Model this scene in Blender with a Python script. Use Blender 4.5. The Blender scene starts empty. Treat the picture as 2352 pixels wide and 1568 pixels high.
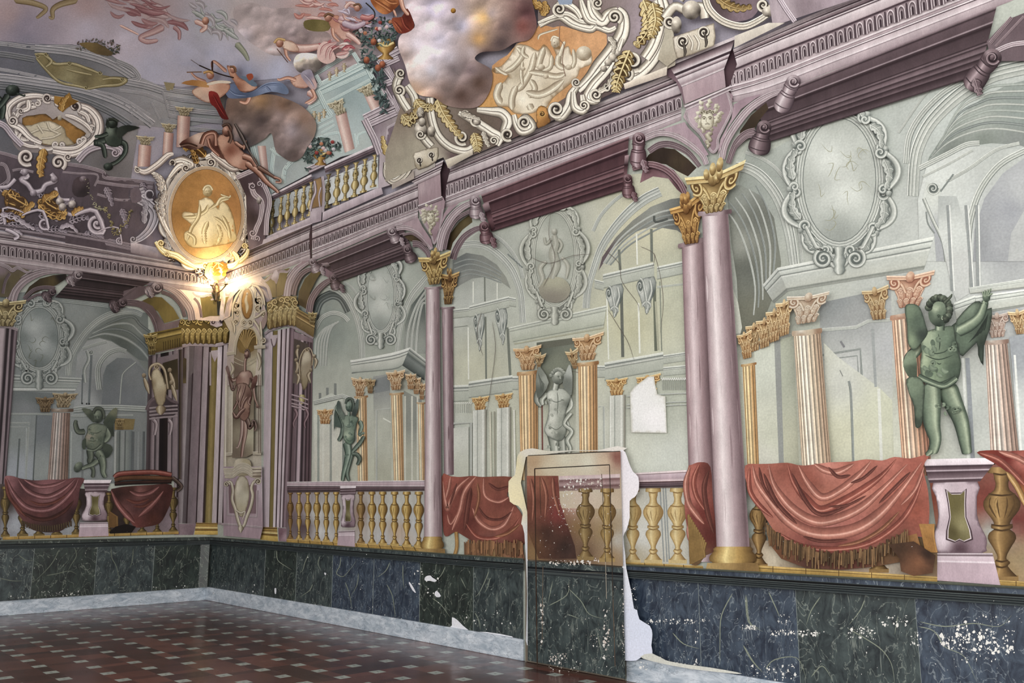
import bpy,bmesh,math,random
import numpy as np
from mathutils import Vector,Matrix
from mathutils.geometry import delaunay_2d_cdt
random.seed(7)
scn=bpy.context.scene
# ------------------------------------------------------------------ camera, light, exposure
PW,PH,FOC=2352,1568,2021.0
PITCH=math.atan2(364,FOC)
PHI=math.radians(47.28)
RGT=np.array([math.cos(PHI),math.sin(PHI),0.0])
HFW=np.array([-math.sin(PHI),math.cos(PHI),0.0])
FWD=HFW*math.cos(PITCH)+np.array([0,0,math.sin(PITCH)])
UPV=-HFW*math.sin(PITCH)+np.array([0,0,math.cos(PITCH)])
EYE=1.6
def ray(px,py):
 px=np.asarray(px,float);py=np.asarray(py,float)
 d=((px-PW/2)/FOC)[...,None]*RGT+((PH/2-py)/FOC)[...,None]*UPV+FWD
 return d/np.linalg.norm(d,axis=-1,keepdims=True)
_d=ray(474,1377)
CAM=-_d*(EYE/-_d[2]);CAM=np.array([CAM[0],CAM[1],EYE])
cam_d=bpy.data.cameras.new('camera');cam=bpy.data.objects.new('camera',cam_d)
scn.collection.objects.link(cam);scn.camera=cam
cam.location=CAM
cam.matrix_world=Matrix(((RGT[0],UPV[0],-FWD[0],CAM[0]),(RGT[1],UPV[1],-FWD[1],CAM[1]),(RGT[2],UPV[2],-FWD[2],CAM[2]),(0,0,0,1)))
cam_d.sensor_width=36;cam_d.lens=FOC/PW*36;cam_d.clip_end=200;cam_d.clip_start=0.05
vs=scn.view_settings
vs.view_transform='Standard';vs.look='None';vs.gamma=1;vs.exposure=0.0;vs.use_curve_mapping=False
w=bpy.data.worlds.new('daylight');scn.world=w;w.use_nodes=True
w.node_tree.nodes['Background'].inputs[0].default_value=(1.0,0.975,0.945,1)
w.node_tree.nodes['Background'].inputs[1].default_value=1.15
def area(name,loc,target,sx,sy,power,col):
 l=bpy.data.lights.new(name,'AREA');l.shape='RECTANGLE';l.size=sx;l.size_y=sy;l.energy=power;l.color=col
 o=bpy.data.objects.new(name,l);scn.collection.objects.link(o);o.location=loc
 o.rotation_euler=(Vector(target)-Vector(loc)).to_track_quat('-Z','Y').to_euler();return o
area('window_daylight',(15,-14,3.2),(6,0,2.2),9,4,900,(1.0,0.975,0.94))
area('window_daylight',(19,-6,3.2),(5,-2,2.5),8,4,500,(1.0,0.975,0.94))
# ------------------------------------------------------------------ the room's inner surface: two walls, cove, ceiling
H1,RC,VC=5.32,3.0,2.9
def inside(p,off=0.0):
 a=p[...,0]-off;b=-p[...,1]-off;z=p[...,2]+off
 t=np.clip((z-H1)/VC,0,None)
 k=1e-4+1.6*np.clip(t,0,1)
 h=np.clip(k-np.abs(a-b),0,None)/k
 d=np.minimum(a,b)-h*h*k/4
 return 1-np.clip(1-d/RC,0,None)**2-t*t
def cast(px,py,off=0.0):
 d=ray(px,py);lo=np.zeros(d.shape[:-1]);hi=np.full(d.shape[:-1],60.0)
 for _ in range(34):
  m=(lo+hi)/2;p=CAM+d*m[...,None]
  ok=inside(p,off)>0
  lo=np.where(ok,m,lo);hi=np.where(ok,hi,m)
 return CAM+d*lo[...,None]
def proj(P):
 v=np.asarray(P,float)-CAM;z=v@FWD
 return np.stack([PW/2+FOC*(v@RGT)/z,PH/2-FOC*(v@UPV)/z],-1)
def wr(x,z):return tuple(proj((x,0,z)))
def wl(y,z):return tuple(proj((0,-y,z)))
# ------------------------------------------------------------------ paint materials
def lin(c):
 c=np.asarray(c,float)/255.0
 return np.where(c<=0.04045,c/12.92,((c+0.055)/1.055)**2.4)
def mat_new(name):
 m=bpy.data.materials.new(name);m.use_nodes=True;return m,m.node_tree.nodes,m.node_tree.links
def paint(name,mott=0.22,scale=3.0,fleck=0.0,fleckscale=30,rough=0.5,stretch=(1,1,1),spec=0.18):
 m,N,L=mat_new(name);b=N['Principled BSDF']
 at=N.new('ShaderNodeVertexColor');at.layer_name='paint'
 tc=N.new('ShaderNodeTexCoord');mp=N.new('ShaderNodeMapping');mp.inputs['Scale'].default_value=stretch
 L.new(tc.outputs['Object'],mp.inputs[0])
 n1=N.new('ShaderNodeTexNoise');n1.inputs['Scale'].default_value=scale;n1.inputs['Detail'].default_value=8;n1.inputs['Roughness'].default_value=0.7
 L.new(mp.outputs[0],n1.inputs[0])
 r=N.new('ShaderNodeMapRange');r.inputs[1].default_value=0.3;r.inputs[2].default_value=0.7
 r.inputs[3].default_value=1-mott;r.inputs[4].default_value=1+mott;r.clamp=False
 L.new(n1.outputs[0],r.inputs[0])
 mx=N.new('ShaderNodeVectorMath');mx.operation='SCALE';L.new(at.outputs[0],mx.inputs[0]);L.new(r.outputs[0],mx.inputs['Scale'])
 n3=N.new('ShaderNodeTexNoise');n3.inputs['Scale'].default_value=60;n3.inputs['Detail'].default_value=4;L.new(mp.outputs[0],n3.inputs[0])
 r3=N.new('ShaderNodeMapRange');r3.inputs[1].default_value=0.3;r3.inputs[2].default_value=0.7;r3.inputs[3].default_value=0.9;r3.inputs[4].default_value=1.1
 L.new(n3.outputs[0],r3.inputs[0])
 mx3=N.new('ShaderNodeVectorMath');mx3.operation='SCALE';L.new(mx.outputs[0],mx3.inputs[0]);L.new(r3.outputs[0],mx3.inputs['Scale'])
 out=mx3.outputs[0]
 if fleck:
  n2=N.new('ShaderNodeTexNoise');n2.inputs['Scale'].default_value=fleckscale;n2.inputs['Detail'].default_value=5;n2.inputs['Roughness'].default_value=0.75
  L.new(tc.outputs['Object'],n2.inputs[0])
  cr=N.new('ShaderNodeMapRange');cr.inputs[1].default_value=fleck;cr.inputs[2].default_value=fleck+0.02
  L.new(n2.outputs[0],cr.inputs[0])
  mm=N.new('ShaderNodeMix');mm.data_type='RGBA'
  L.new(cr.outputs[0],mm.inputs[0]);L.new(out,mm.inputs[6]);mm.inputs[7].default_value=(0.62,0.62,0.6,1)
  out=mm.outputs[2]
 L.new(out,b.inputs['Base Color']);b.inputs['Roughness'].default_value=rough
 b.inputs['Specular IOR Level'].default_value=spec
 return m
MATS={'wall':paint('weathered_wall_paint',0.10,1.6),'grey':paint('grey_green_grisaille_paint',0.16,2.2),'pink':paint('rose_marble_paint',0.2,3.0,stretch=(3,3,1)),'gold':paint('ochre_gilding_paint',0.24,5.0),'stone':paint('cream_stucco_paint',0.16,4.0),'green':paint('green_bronze_paint',0.25,6.0,fleck=0.72,fleckscale=25),'red':paint('red_drapery_paint',0.34,5.0,fleck=0.705,fleckscale=22),'sky':paint('cove_sky_paint',0.10,1.2,rough=0.7,spec=0.1),'flesh':paint('figure_paint',0.10,4.0,rough=0.7,spec=0.1),'base':paint('ochre_base_paint',0.3,6.0,fleck=0.70,fleckscale=18),'plaster':paint('bare_plaster',0.05,3.0,rough=0.9,spec=0.1),}
# ------------------------------------------------------------------ painting kit: everything below lies on the real wall, cove or ceiling surface
SAT={'red':.68,'gold':.74,'pink':.66,'green':.6,'base':.75,'flesh':.85}
COVE=False
CELL=6;GX,GY=520,400
LEV=np.zeros((GX,GY),int);STEP=0.0003
TONE=[1.0,1.0,1.0]
XF=None;DOFF=0.0
class Part:
 def __init__(s,name,mat,label=None):s.name,s.mat,s.label=name,mat,label;s.v=[];s.c=[];s.f=[];s.n=0;s.up=None
class Thing:pass
CUR=None;THINGS=[]
def T(name,label,cat,group=None,kind=None,mat='stone',part=None):
 global CUR
 CUR=Thing();CUR.name,CUR.label,CUR.cat,CUR.group,CUR.kind=name,label,cat,group,kind
 CUR.parts=[];CUR.mat=mat;THINGS.append(CUR)
 P(part or name,mat)
def P(name,mat=None,label=None):
 CUR.parts.append(Part(name,mat or CUR.mat,label));CUR.part=CUR.parts[-1]
class Sub:
 def __init__(s,name,mat=None):s.name,s.mat=name,mat
 def __enter__(s):
  s.old=CUR.part
  if s.old.up:return
  P(s.name,s.mat or s.old.mat);CUR.part.up=s.old
 def __exit__(s,*a):CUR.part=s.old
def homog(q):
 A=[];B=[]
 for(u,v),(x,y)in zip(((0,0),(1,0),(1,1),(0,1)),q):
  A.append([u,v,1,0,0,0,-u*x,-v*x]);B.append(x)
  A.append([0,0,0,u,v,1,-u*y,-v*y]);B.append(y)
 return np.append(np.linalg.solve(np.array(A,float),np.array(B,float)),1).reshape(3,3)
class Frame:
 def __init__(s,q):s.h=homog(q)
 def __enter__(s):
  global XF
  s.old=XF;XF=s.h if XF is None else XF@s.h
 def __exit__(s,*a):
  global XF
  XF=s.old
def Box(x,y,w_,h_,rot=0.0,flip=False):
 c,s_=math.cos(rot),math.sin(rot);q=[]
 for u,v in((-.5,-.5),(.5,-.5),(.5,.5),(-.5,.5)):
  if flip:u=-u
  q.append((x+u*w_*c-v*h_*s_,y+u*w_*s_+v*h_*c))
 return Frame(q)
def xf(p):
 p=np.asarray(p,float)
 if XF is None:return p
 q=np.concatenate([p,np.ones(p.shape[:-1]+(1,))],-1)@XF.T
 return q[...,:2]/q[...,2:3]
def emit(p2,col,faces):
 """p2 (n,2) in picture pixels after xf, col (n,3) 0..255, faces list"""
 p2=np.asarray(p2,float);faces=np.asarray(faces,int)
 if len(faces)==0:return
 q=p2[faces];e=np.abs(q-np.roll(q,1,1)).max()if len(q)else 1
 k=int(min(max(2,math.ceil(e/CELL)+1),40));pts=[]
 us=np.linspace(0,1,k)
 if faces.shape[1]==4:
  for u in us:
   a=q[:,0]*(1-u)+q[:,1]*u;b=q[:,3]*(1-u)+q[:,2]*u
   for v in us:pts.append(a*(1-v)+b*v)
 else:
  for u in us:
   for v in us:
    pts.append(q[:,0]*(1-u)+(q[:,1]*(1-v)+q[:,2]*v)*u)
 pts=np.concatenate(pts);ix=np.clip((pts[:,0]//CELL).astype(int)+30,1,GX-2);iy=np.clip((pts[:,1]//CELL).astype(int)+30,1,GY-2)
 key=np.unique(ix*GY+iy);ix,iy=key//GY,key%GY
 lev=1
 for dx in(-1,0,1):
  for dy in(-1,0,1):lev=max(lev,LEV[ix+dx,iy+dy].max()+1)
 LEV[ix,iy]=lev
 P_=CUR.part
 P_.v.append(np.concatenate([p2,np.full((len(p2),1),DOFF+lev*STEP)],1));P_.c.append(np.asarray(col,float)*np.array(TONE))
 P_.f.append(faces+P_.n);P_.n+=len(p2)
def cr(pts,n=6,closed=False):
 p=np.asarray(pts,float)
 if len(p)<3:
  t=np.linspace(0,1,n+1)[:,None];return p[0]*(1-t)+p[-1]*t
 m=len(p);out=[]
 rng=range(m)if closed else range(m-1)
 for i in rng:
  if closed:a,b,c,d=p[(i-1)%m],p[i],p[(i+1)%m],p[(i+2)%m]
  else:a,b,c,d=p[max(i-1,0)],p[i],p[i+1],p[min(i+2,m-1)]
  for t in np.arange(n)/n:
   out.append(0.5*((2*b)+(-a+c)*t+(2*a-5*b+4*c-d)*t*t+(-a+3*b-3*c+d)*t**3))
 if not closed:out.append(p[-1])
 return np.array(out)
def jit(col,a=4):return np.asarray(col,float)+np.random.RandomState(int(abs(hash(str(len(THINGS)))))%999).normal(0,a,3)*0
def mixc(a,b,t):return tuple(np.asarray(a,float)*(1-t)+np.asarray(b,float)*t)
def prof(pal,kind='round'):
 d,m,l=pal
 K={'round':[(0,mixc(d,m,.3)),(.12,mixc(d,m,.8)),(.3,l),(.5,mixc(m,l,.4)),(.75,m),(.92,mixc(d,m,.3)),(1,d)],'roundr':[(0,d),(.1,mixc(d,m,.5)),(.35,m),(.6,mixc(m,l,.5)),(.75,l),(.9,m),(1,mixc(d,m,.4))],'mould':[(0,l),(.14,l),(.15,d),(.2,d),(.21,m),(.45,mixc(m,l,.6)),(.5,l),(.52,d),(.58,mixc(d,m,.5)),(.6,m),(.8,mixc(m,l,.5)),(.86,l),(.88,d),(1,mixc(d,m,.4))],'scroll':[(0,d),(.06,mixc(d,m,.5)),(.14,mixc(m,l,.6)),(.3,l),(.42,l),(.46,mixc(d,m,.3)),(.5,mixc(d,m,.5)),(.54,mixc(m,l,.8)),(.66,l),(.74,m),(.9,mixc(d,m,.6)),(1,d)],'fillet':[(0,l),(.35,l),(.4,m),(.7,m),(.75,d),(1,d)],'flat':[(0,m),(1,m)],'light':[(0,l),(1,l)],'dark':[(0,d),(1,d)],'groove':[(0,m),(.3,m),(.35,d),(.6,d),(.65,l),(1,m)],'arch':[(0,l),(.08,l),(.1,d),(.14,d),(.16,m),(.3,mixc(m,l,.5)),(.34,l),(.37,d),(.41,m),(.6,mixc(m,l,.7)),(.64,l),(.67,d),(.7,m),(.95,mixc(m,l,.4)),(1,d)],'soffit':[(0,d),(.12,d),(.14,m),(.2,m),(.22,d),(.5,mixc(d,m,.5)),(.52,mixc(m,l,.4)),(.56,d),(.75,mixc(d,m,.7)),(.78,l),(.8,m),(.9,d),(1,m)],'soft':[(0,mixc(d,m,.6)),(.35,m),(.5,mixc(m,l,.7)),(.65,m),(1,mixc(d,m,.6))],'fold':[(0,d),(.3,mixc(d,m,.7)),(.5,m),(.62,l),(.72,mixc(m,l,.3)),(.85,m),(1,d)],}
 return K[kind]
def S(path,wd,pal,kind='round',n=5,closed=False,taper=None,side=0.0,smooth=True,mod=None):
 """ribbon along path; wd width(s); pal palette or explicit stops; side shifts it off the path (-1..1)"""
 p=cr(path,n,closed)if smooth else np.asarray(path,float)
 if not smooth and n>1 and len(p)==2:p=cr(path,n)
 m=len(p)
 wv=np.interp(np.linspace(0,1,m),np.linspace(0,1,len(wd)),wd)if hasattr(wd,'__len__')else np.full(m,float(wd))
 if taper:
  t=np.linspace(0,1,m);wv=wv*np.clip(np.minimum(t/max(taper[0],1e-3),(1-t)/max(taper[1],1e-3)),0.04,1)**0.6
 if closed:tg=np.roll(p,-1,0)-np.roll(p,1,0)
 else:tg=np.gradient(p,axis=0)
 tg/=np.linalg.norm(tg,axis=1,keepdims=True)+1e-9
 nr=np.stack([-tg[:,1],tg[:,0]],1)
 st=prof(pal,kind)if len(pal)==3 and not(len(pal[0])==2)else list(pal)
 K=len(st);us=np.array([s[0]for s in st]);cs=np.array([s[1]for s in st],float)
 V=p[:,None,:]+nr[:,None,:]*((us-.5+side*.5)[None,:,None]*wv[:,None,None])
 C=np.repeat(cs[None],m,0)
 if mod is not None:
  mv=np.interp(np.linspace(0,1,m),np.linspace(0,1,len(mod)),mod);C=C*mv[:,None,None]
 ii,jj=np.meshgrid(np.arange(m if closed else m-1),np.arange(K-1),indexing='ij');i2=(ii+1)%m
 F_=np.stack([ii*K+jj,ii*K+jj+1,i2*K+jj+1,i2*K+jj],-1).reshape(-1,4)
 emit(xf(V.reshape(-1,2)),C.reshape(-1,3),F_)
def Q(a,b,c,d,stops,n=6,across=None):
 """moulding between line a-b (first edge) and line d-c (last edge); stops run from a-b to d-c"""
 a,b,c,d=[np.asarray(t,float)for t in(a,b,c,d)]
 us=[s[0]for s in stops];cs=[s[1]for s in stops];V=[];C=[]
 for i in range(n+1):
  t=i/n;p=a*(1-t)+b*t;q=d*(1-t)+c*t
  for u,cc in zip(us,cs):V.append(p*(1-u)+q*u);C.append(cc)
 K=len(us);F_=[(i*K+j,i*K+j+1,(i+1)*K+j+1,(i+1)*K+j)for i in range(n)for j in range(K-1)]
 emit(xf(V),C,F_)
def R2(top,bot,stops,n=6):
 """like Q but between two poly/curve paths of pictures points"""
 p=cr(top,n);q=cr(bot,n)
 if len(p)!=len(q):
  t=np.linspace(0,1,max(len(p),len(q)))
  rs=lambda a:np.stack([np.interp(t,np.linspace(0,1,len(a)),a[:,k])for k in(0,1)],1)
  p,q=rs(p),rs(q)
 us=np.array([s[0]for s in stops]);cs=np.array([s[1]for s in stops],float);K=len(us);m=len(p)
 V=p[:,None]*(1-us)[None,:,None]+q[:,None]*us[None,:,None]
 F_=[(i*K+j,i*K+j+1,(i+1)*K+j+1,(i+1)*K+j)for i in range(m-1)for j in range(K-1)]
 emit(xf(V.reshape(-1,2)),np.repeat(cs[None],m,0).reshape(-1,3),F_)
def field(P2,ctrl,pw=2.2):
 c=np.array([k[:2]for k in ctrl],float);v=np.array([k[2]for k in ctrl],float)
 d2=((P2[:,None]-c[None])**2).sum(-1)+1e-6;wgt=d2**(-pw/2)
 return(wgt[...,None]*v[None]).sum(1)/wgt.sum(1)[:,None]
def fill(pts,col,step=None,smooth=0,closed=True,rim=None,rimw=0.0,post=None):
 """filled area; col is one colour or a list of (x, y, colour) control points; rim darkens towards the outline"""
 b=cr(pts,smooth,True)if smooth else np.asarray(pts,float)
 multi=isinstance(col,list)
 px=xf(b);ext=px.max(0)-px.min(0)
 if step is None:step=max(ext.max()/22,4)if multi or post or rim is not None else max(ext.max()/8,24)
 if COVE:step=min(step,13)
 lo,hi=px.min(0),px.max(0)
 gx=np.arange(lo[0]+step/2,hi[0],step);gy=np.arange(lo[1]+step/2,hi[1],step)
 pin=[]
 if len(gx)and len(gy):
  G=np.stack(np.meshgrid(gx,gy),-1).reshape(-1,2)
  G=G+(np.sin(G[:,::-1]*12.9898)*0.2*step)
  ins=np.zeros(len(G),bool);j=len(px)-1
  for i in range(len(px)):
   xi,yi=px[i];xj,yj=px[j]
   cnd=((yi>G[:,1])!=(yj>G[:,1]))&(G[:,0]<(xj-xi)*(G[:,1]-yi)/(yj-yi+1e-12)+xi)
   ins^=cnd;j=i
  G=G[ins]
  if len(G):
   A_=px;B_=np.roll(px,-1,0);dmin=np.full(len(G),1e9)
   for a,c2 in zip(A_,B_):
    ab=c2-a;t=np.clip(((G-a)@ab)/(ab@ab+1e-9),0,1);dmin=np.minimum(dmin,np.linalg.norm(G-a-t[:,None]*ab,axis=1))
   G=G[dmin>step*0.35];dmin=dmin[dmin>step*0.35]
  pin=G
 bb=[]
 for i in range(len(px)):
  a,c2=px[i],px[(i+1)%len(px)];k=max(1,int(np.linalg.norm(c2-a)//(step*1.3)))
  for t in range(k):bb.append(a+(c2-a)*t/k)
 nb=len(bb);allp=bb+[tuple(g)for g in pin]
 dist=np.concatenate([np.zeros(nb),dmin if len(pin)else np.zeros(0)])
 vo,eo,fo,ov,oe,of=delaunay_2d_cdt([Vector((float(x),float(y)))for x,y in allp],[(i,(i+1)%nb)for i in range(nb)],[list(range(nb))],1,1e-4)
 fo=[f for f in fo if len(f)==3]
 if not fo:return
 V=np.array([(v.x,v.y)for v in vo])
 if multi:
  if XF is None:cl=col
  else:cl=[(*xf((c[0],c[1])),c[2])for c in col]
  C=field(V,cl)
 else:C=np.repeat(np.array([col],float),len(V),0)
 if post is not None:C=post(V,C)
 if rim is not None:
  dd=np.array([dist[o[0]]if o else 0 for o in ov]);t=np.clip(dd/max(rimw,1e-3),0,1)[:,None]
  C=np.array(rim,float)*(1-t)+C*t
 F_=[]
 for f in fo:
  a,b2,c2=V[f[0]],V[f[1]],V[f[2]]
  F_.append(f if(b2[0]-a[0])*(c2[1]-a[1])-(b2[1]-a[1])*(c2[0]-a[0])>0 else f[::-1])
 emit(V,C,[(f[0],f[1],f[2])for f in F_])
def ell(cx,cy,rx,ry,rot=0,n=28,a0=0,a1=360):
 t=np.radians(np.linspace(a0,a1,n,endpoint=(a1-a0)<360));c,s=math.cos(rot),math.sin(rot)
 x,y=rx*np.cos(t),ry*np.sin(t)
 return np.stack([cx+x*c-y*s,cy+x*s+y*c],1)
def blob(cx,cy,rx,ry,pal,rot=0,lx=-.3,ly=-.35):
 d,m,l=pal
 fill(ell(cx,cy,rx,ry,rot,20),[(cx,cy,m),(cx+lx*rx,cy+ly*ry,l),(cx-lx*rx*1.6,cy-ly*ry*1.8,mixc(d,m,.4)),(cx+rx*.9,cy+ry*.3,d),(cx-rx*.95,cy,mixc(d,m,.6)),(cx,cy-ry,mixc(m,l,.3)),(cx,cy+ry,d)])
def spiral(cx,cy,r,wd,pal,turns=1.6,start=0.0,cw=1,kind='round',tail=None,tailw=None):
 """volute: optional tail is a list of points leading into it"""
 n=int(14*turns);pts=[]
 for i in range(n+1):
  t=i/n;a=start+cw*t*turns*2*math.pi;rr=r*(1-.86*t)
  pts.append((cx+rr*math.cos(a),cy+rr*math.sin(a)))
 ws=[wd*(1-.55*i/n)for i in range(n+1)]
 if tail is not None:
  k=len(tail);pts=list(tail)+pts;tw=tailw or[wd]*k;ws=list(tw)+ws
 fill(ell(cx,cy,r*.8,r*.8,0,16),pal[0])
 S(pts,ws,pal,kind,n=2)
 blob(cx,cy,r*.16,r*.16,pal)
def flip_check():pass
def build_all():
 allv=[np.concatenate(p.v)for t in THINGS for p in t.parts if p.n]
 if not allv:return
 big=np.concatenate(allv);P3=cast(big[:,0],big[:,1],big[:,2]);k=0
 print('paint vertices',len(big),'max level',LEV.max())
 for t in THINGS:
  parts=[p for p in t.parts if p.n];objs=[]
  for p in parts:
   n=p.n;v=P3[k:k+n];k+=n
   c=np.concatenate(p.c);fs=[tuple(map(int,f))for blk in p.f for f in blk]
   objs.append((p,v,c,fs))
  if not objs:continue
  tops=[o for o in objs if o[0].up is None or not o[0].up.n];single=len(tops)==1;made={};locs={}
  if not single:
   allp=np.concatenate([o[1]for o in objs]);org=np.array([allp[:,0].mean(),allp[:,1].mean(),allp[:,2].min()])
   root=bpy.data.objects.new(t.name,None);scn.collection.objects.link(root);root.location=org;root.empty_display_size=.1
  for p,v,c,fs in sorted(objs,key=lambda o:o[0].up is not None and o[0].up.n>0):
   top=p.up is None or not p.up.n;solo=single and top
   o0=np.array([v[:,0].mean(),v[:,1].mean(),v[:,2].min()]);nm=t.name if solo else p.name
   me=bpy.data.meshes.new(nm);me.from_pydata((v-o0).tolist(),[],fs)
   ca=me.color_attributes.new('paint','FLOAT_COLOR','POINT')
   sat_=SAT.get(p.mat,.92);gr=(c@np.array([.3,.59,.11]))[:,None];c=gr+(c-gr)*sat_
   cc=np.concatenate([lin(np.clip(c,0,255)),np.ones((len(c),1))],1)
   ca.data.foreach_set('color',cc.astype(np.float32).ravel())
   me.materials.append(MATS[p.mat]);me.update()
   ob=bpy.data.objects.new(nm,me);scn.collection.objects.link(ob);made[p]=ob;locs[p]=o0
   if solo:ob.location=o0;root=ob
   elif top:ob.parent=root;ob.location=o0-org
   else:ob.parent=made[p.up];ob.location=o0-locs[p.up]
   if p.label and not solo:ob['label']=p.label
  root['kind']=t.kind or 'thing'
  if t.label:root['label']=t.label
  if t.cat:root['category']=t.cat
  if t.group:root['group']=t.group
# ------------------------------------------------------------------ palettes (dark, middle, light)
PINK=((60,42,50),(156,132,138),(218,204,207))
PINKD=((40,26,31),(106,82,88),(172,148,152))
GREY=((92,100,96),(160,166,158),(216,220,212))
GREYD=((62,70,68),(120,128,124),(180,186,180))
GOLD=((84,56,22),(176,138,66),(232,208,128))
PGOLD=((140,96,52),(204,168,108),(236,214,160))
STONE=((84,74,66),(180,172,156),(234,230,216))
GREEN=((32,46,38),(84,104,82),(156,176,140))
RED=((112,48,38),(150,66,50),(216,132,108))
BROWN=((56,34,30),(128,92,82),(200,172,158))
# ------------------------------------------------------------------ THE SETTING
def newobj(name,verts,faces,mat,parent=None,kind=None,cols=None,smooth=False,loc=None):
 v=np.asarray(verts,float)
 if loc is None:loc=np.array([v[:,0].mean(),v[:,1].mean(),v[:,2].min()])if parent is None else np.zeros(3)
 me=bpy.data.meshes.new(name);me.from_pydata((v-loc).tolist(),[],[tuple(f)for f in faces])
 if cols is not None:
  ca=me.color_attributes.new('paint','FLOAT_COLOR','POINT')
  ca.data.foreach_set('color',np.concatenate([lin(cols),np.ones((len(v),1))],1).astype(np.float32).ravel())
 if mat:me.materials.append(mat)
 if smooth:me.polygons.foreach_set('use_smooth',[True]*len(me.polygons))
 me.update();o=bpy.data.objects.new(name,me);scn.collection.objects.link(o)
 o.location=loc
 if parent:o.parent=parent
 if kind:o['kind']=kind
 return o
def gridmesh(fn,nu,nv):
 V=[fn(i/nu,j/nv)for i in range(nu+1)for j in range(nv+1)]
 F_=[(i*(nv+1)+j,(i+1)*(nv+1)+j,(i+1)*(nv+1)+j+1,i*(nv+1)+j+1)for i in range(nu)for j in range(nv)]
 return V,F_
def boxv(x0,x1,y0,y1,z0,z1):
 V=[(x,y,z)for x in(x0,x1)for y in(y0,y1)for z in(z0,z1)]
 return V,[(0,1,3,2),(4,6,7,5),(0,4,5,1),(2,3,7,6),(0,2,6,4),(1,5,7,3)]
XL,YL=15.0,14.0
for nm,bx_ in(('wall_right',(-.12,XL,0,.12,-.1,H1)),('wall_left',(-.12,0,-YL,0,-.1,H1))):
 V,F_=boxv(*bx_);V=[(x,y,z if z<H1 else H1+.3)for x,y,z in V];newobj(nm,V,F_,MATS['wall'],kind='structure',cols=np.repeat([[176,182,172]],8,0))
def vault(a,b):
 lo=np.full(np.shape(a),H1);hi=np.full(np.shape(a),H1+VC+.05)
 for _ in range(30):
  m=(lo+hi)/2;ok=inside(np.stack([a,-b,m],-1),-.006)>0
  lo=np.where(ok,m,lo);hi=np.where(ok,hi,m)
 return lo
def cells(L_,n1=90,n2=24):
 a=RC*(1-np.cos(np.linspace(0,math.pi/2,n1)));return np.concatenate([a,np.linspace(RC,L_,n2)[1:]])
ca_,cb_=cells(XL),cells(YL);A_,B_=np.meshgrid(ca_,cb_,indexing='ij');Z_=vault(A_,B_)
nv_=len(cb_)
V=np.stack([A_,-B_,Z_],-1).reshape(-1,3)
F_=[(i*nv_+j,i*nv_+j+1,(i+1)*nv_+j+1,(i+1)*nv_+j)for i in range(len(ca_)-1)for j in range(nv_-1)]
ceil_o=newobj('ceiling',V,F_,MATS['sky'],kind='structure',cols=np.repeat([[168,164,176]],len(V),0),smooth=True)
# ---- floor: terracotta tiles with small pale inset squares
def floor_mat():
 m,N,L=mat_new('terracotta_tile_floor');b=N['Principled BSDF']
 g=N.new('ShaderNodeNewGeometry');sep=N.new('ShaderNodeSeparateXYZ');L.new(g.outputs['Position'],sep.inputs[0])
 def M_(op,a,b_=None,c=None):
  n=N.new('ShaderNodeMath');n.operation=op
  for k,v in enumerate((a,b_,c)):
   if v is None:continue
   if isinstance(v,(int,float)):n.inputs[k].default_value=v
   else:L.new(v,n.inputs[k])
  return n.outputs[0]
 return m,N,L,b,sep,M_
m,N,L,b,sep,M_=floor_mat()
X_,Y_=sep.outputs[0],sep.outputs[1]
PX,PYY=.413,.385
u_=M_('DIVIDE',M_('SUBTRACT',X_,4.94),PX)
v_=M_('DIVIDE',M_('ADD',M_('ADD',Y_,M_('MULTIPLY',X_,.015)),1.315),PYY)
fu=M_('SUBTRACT',M_('FRACT',M_('ADD',u_,.5)),.5);fv=M_('SUBTRACT',M_('FRACT',M_('ADD',v_,.5)),.5)
au,av=M_('ABSOLUTE',fu),M_('ABSOLUTE',fv)
sq=M_('LESS_THAN',M_('MAXIMUM',au,av),.155)
iu=M_('FLOOR',M_('ADD',u_,.155));iv=M_('FLOOR',M_('ADD',v_,.155))
hv=N.new('ShaderNodeCombineXYZ');L.new(iu,hv.inputs[0]);L.new(iv,hv.inputs[1])
kind_=M_('ADD',M_('LESS_THAN',au,.155),M_('MULTIPLY',M_('LESS_THAN',av,.155),2.0));L.new(kind_,hv.inputs[2])
wn=N.new('ShaderNodeTexWhiteNoise');wn.noise_dimensions='3D';L.new(hv.outputs[0],wn.inputs[0])
cr_=N.new('ShaderNodeValToRGB');e=cr_.color_ramp.elements
e[0].position=0;e[0].color=(.055,.026,.024,1);e[1].position=1;e[1].color=(.19,.078,.06,1)
x2=cr_.color_ramp.elements.new(.5);x2.color=(.115,.048,.04,1)
L.new(wn.outputs[0],cr_.inputs[0])
gl=M_('MAXIMUM',M_('LESS_THAN',M_('ABSOLUTE',M_('SUBTRACT',au,.155)),.012),M_('LESS_THAN',M_('ABSOLUTE',M_('SUBTRACT',av,.155)),.012))
tcf=N.new('ShaderNodeTexCoord');nf=N.new('ShaderNodeTexNoise');nf.inputs['Scale'].default_value=9;nf.inputs['Detail'].default_value=6;L.new(tcf.outputs['Object'],nf.inputs[0])
def mix_(f,a,b_):
 n=N.new('ShaderNodeMix');n.data_type='RGBA'
 for k,v in((0,f),(6,a),(7,b_)):
  if isinstance(v,(tuple,float)):n.inputs[k].default_value=v
  else:L.new(v,n.inputs[k])
 return n.outputs[2]
c1=mix_(M_('MULTIPLY',gl,.45),cr_.outputs[0],(.14,.08,.075,1))
cm=mix_(nf.outputs[0],(.30,.36,.32,1),(.56,.62,.56,1))
dot=M_('LESS_THAN',M_('MAXIMUM',au,av),.03)
cm2=mix_(M_('MULTIPLY',dot,.6),cm,(.10,.11,.09,1))
c2_=mix_(sq,c1,cm2)
L.new(c2_,b.inputs['Base Color'])
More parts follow.
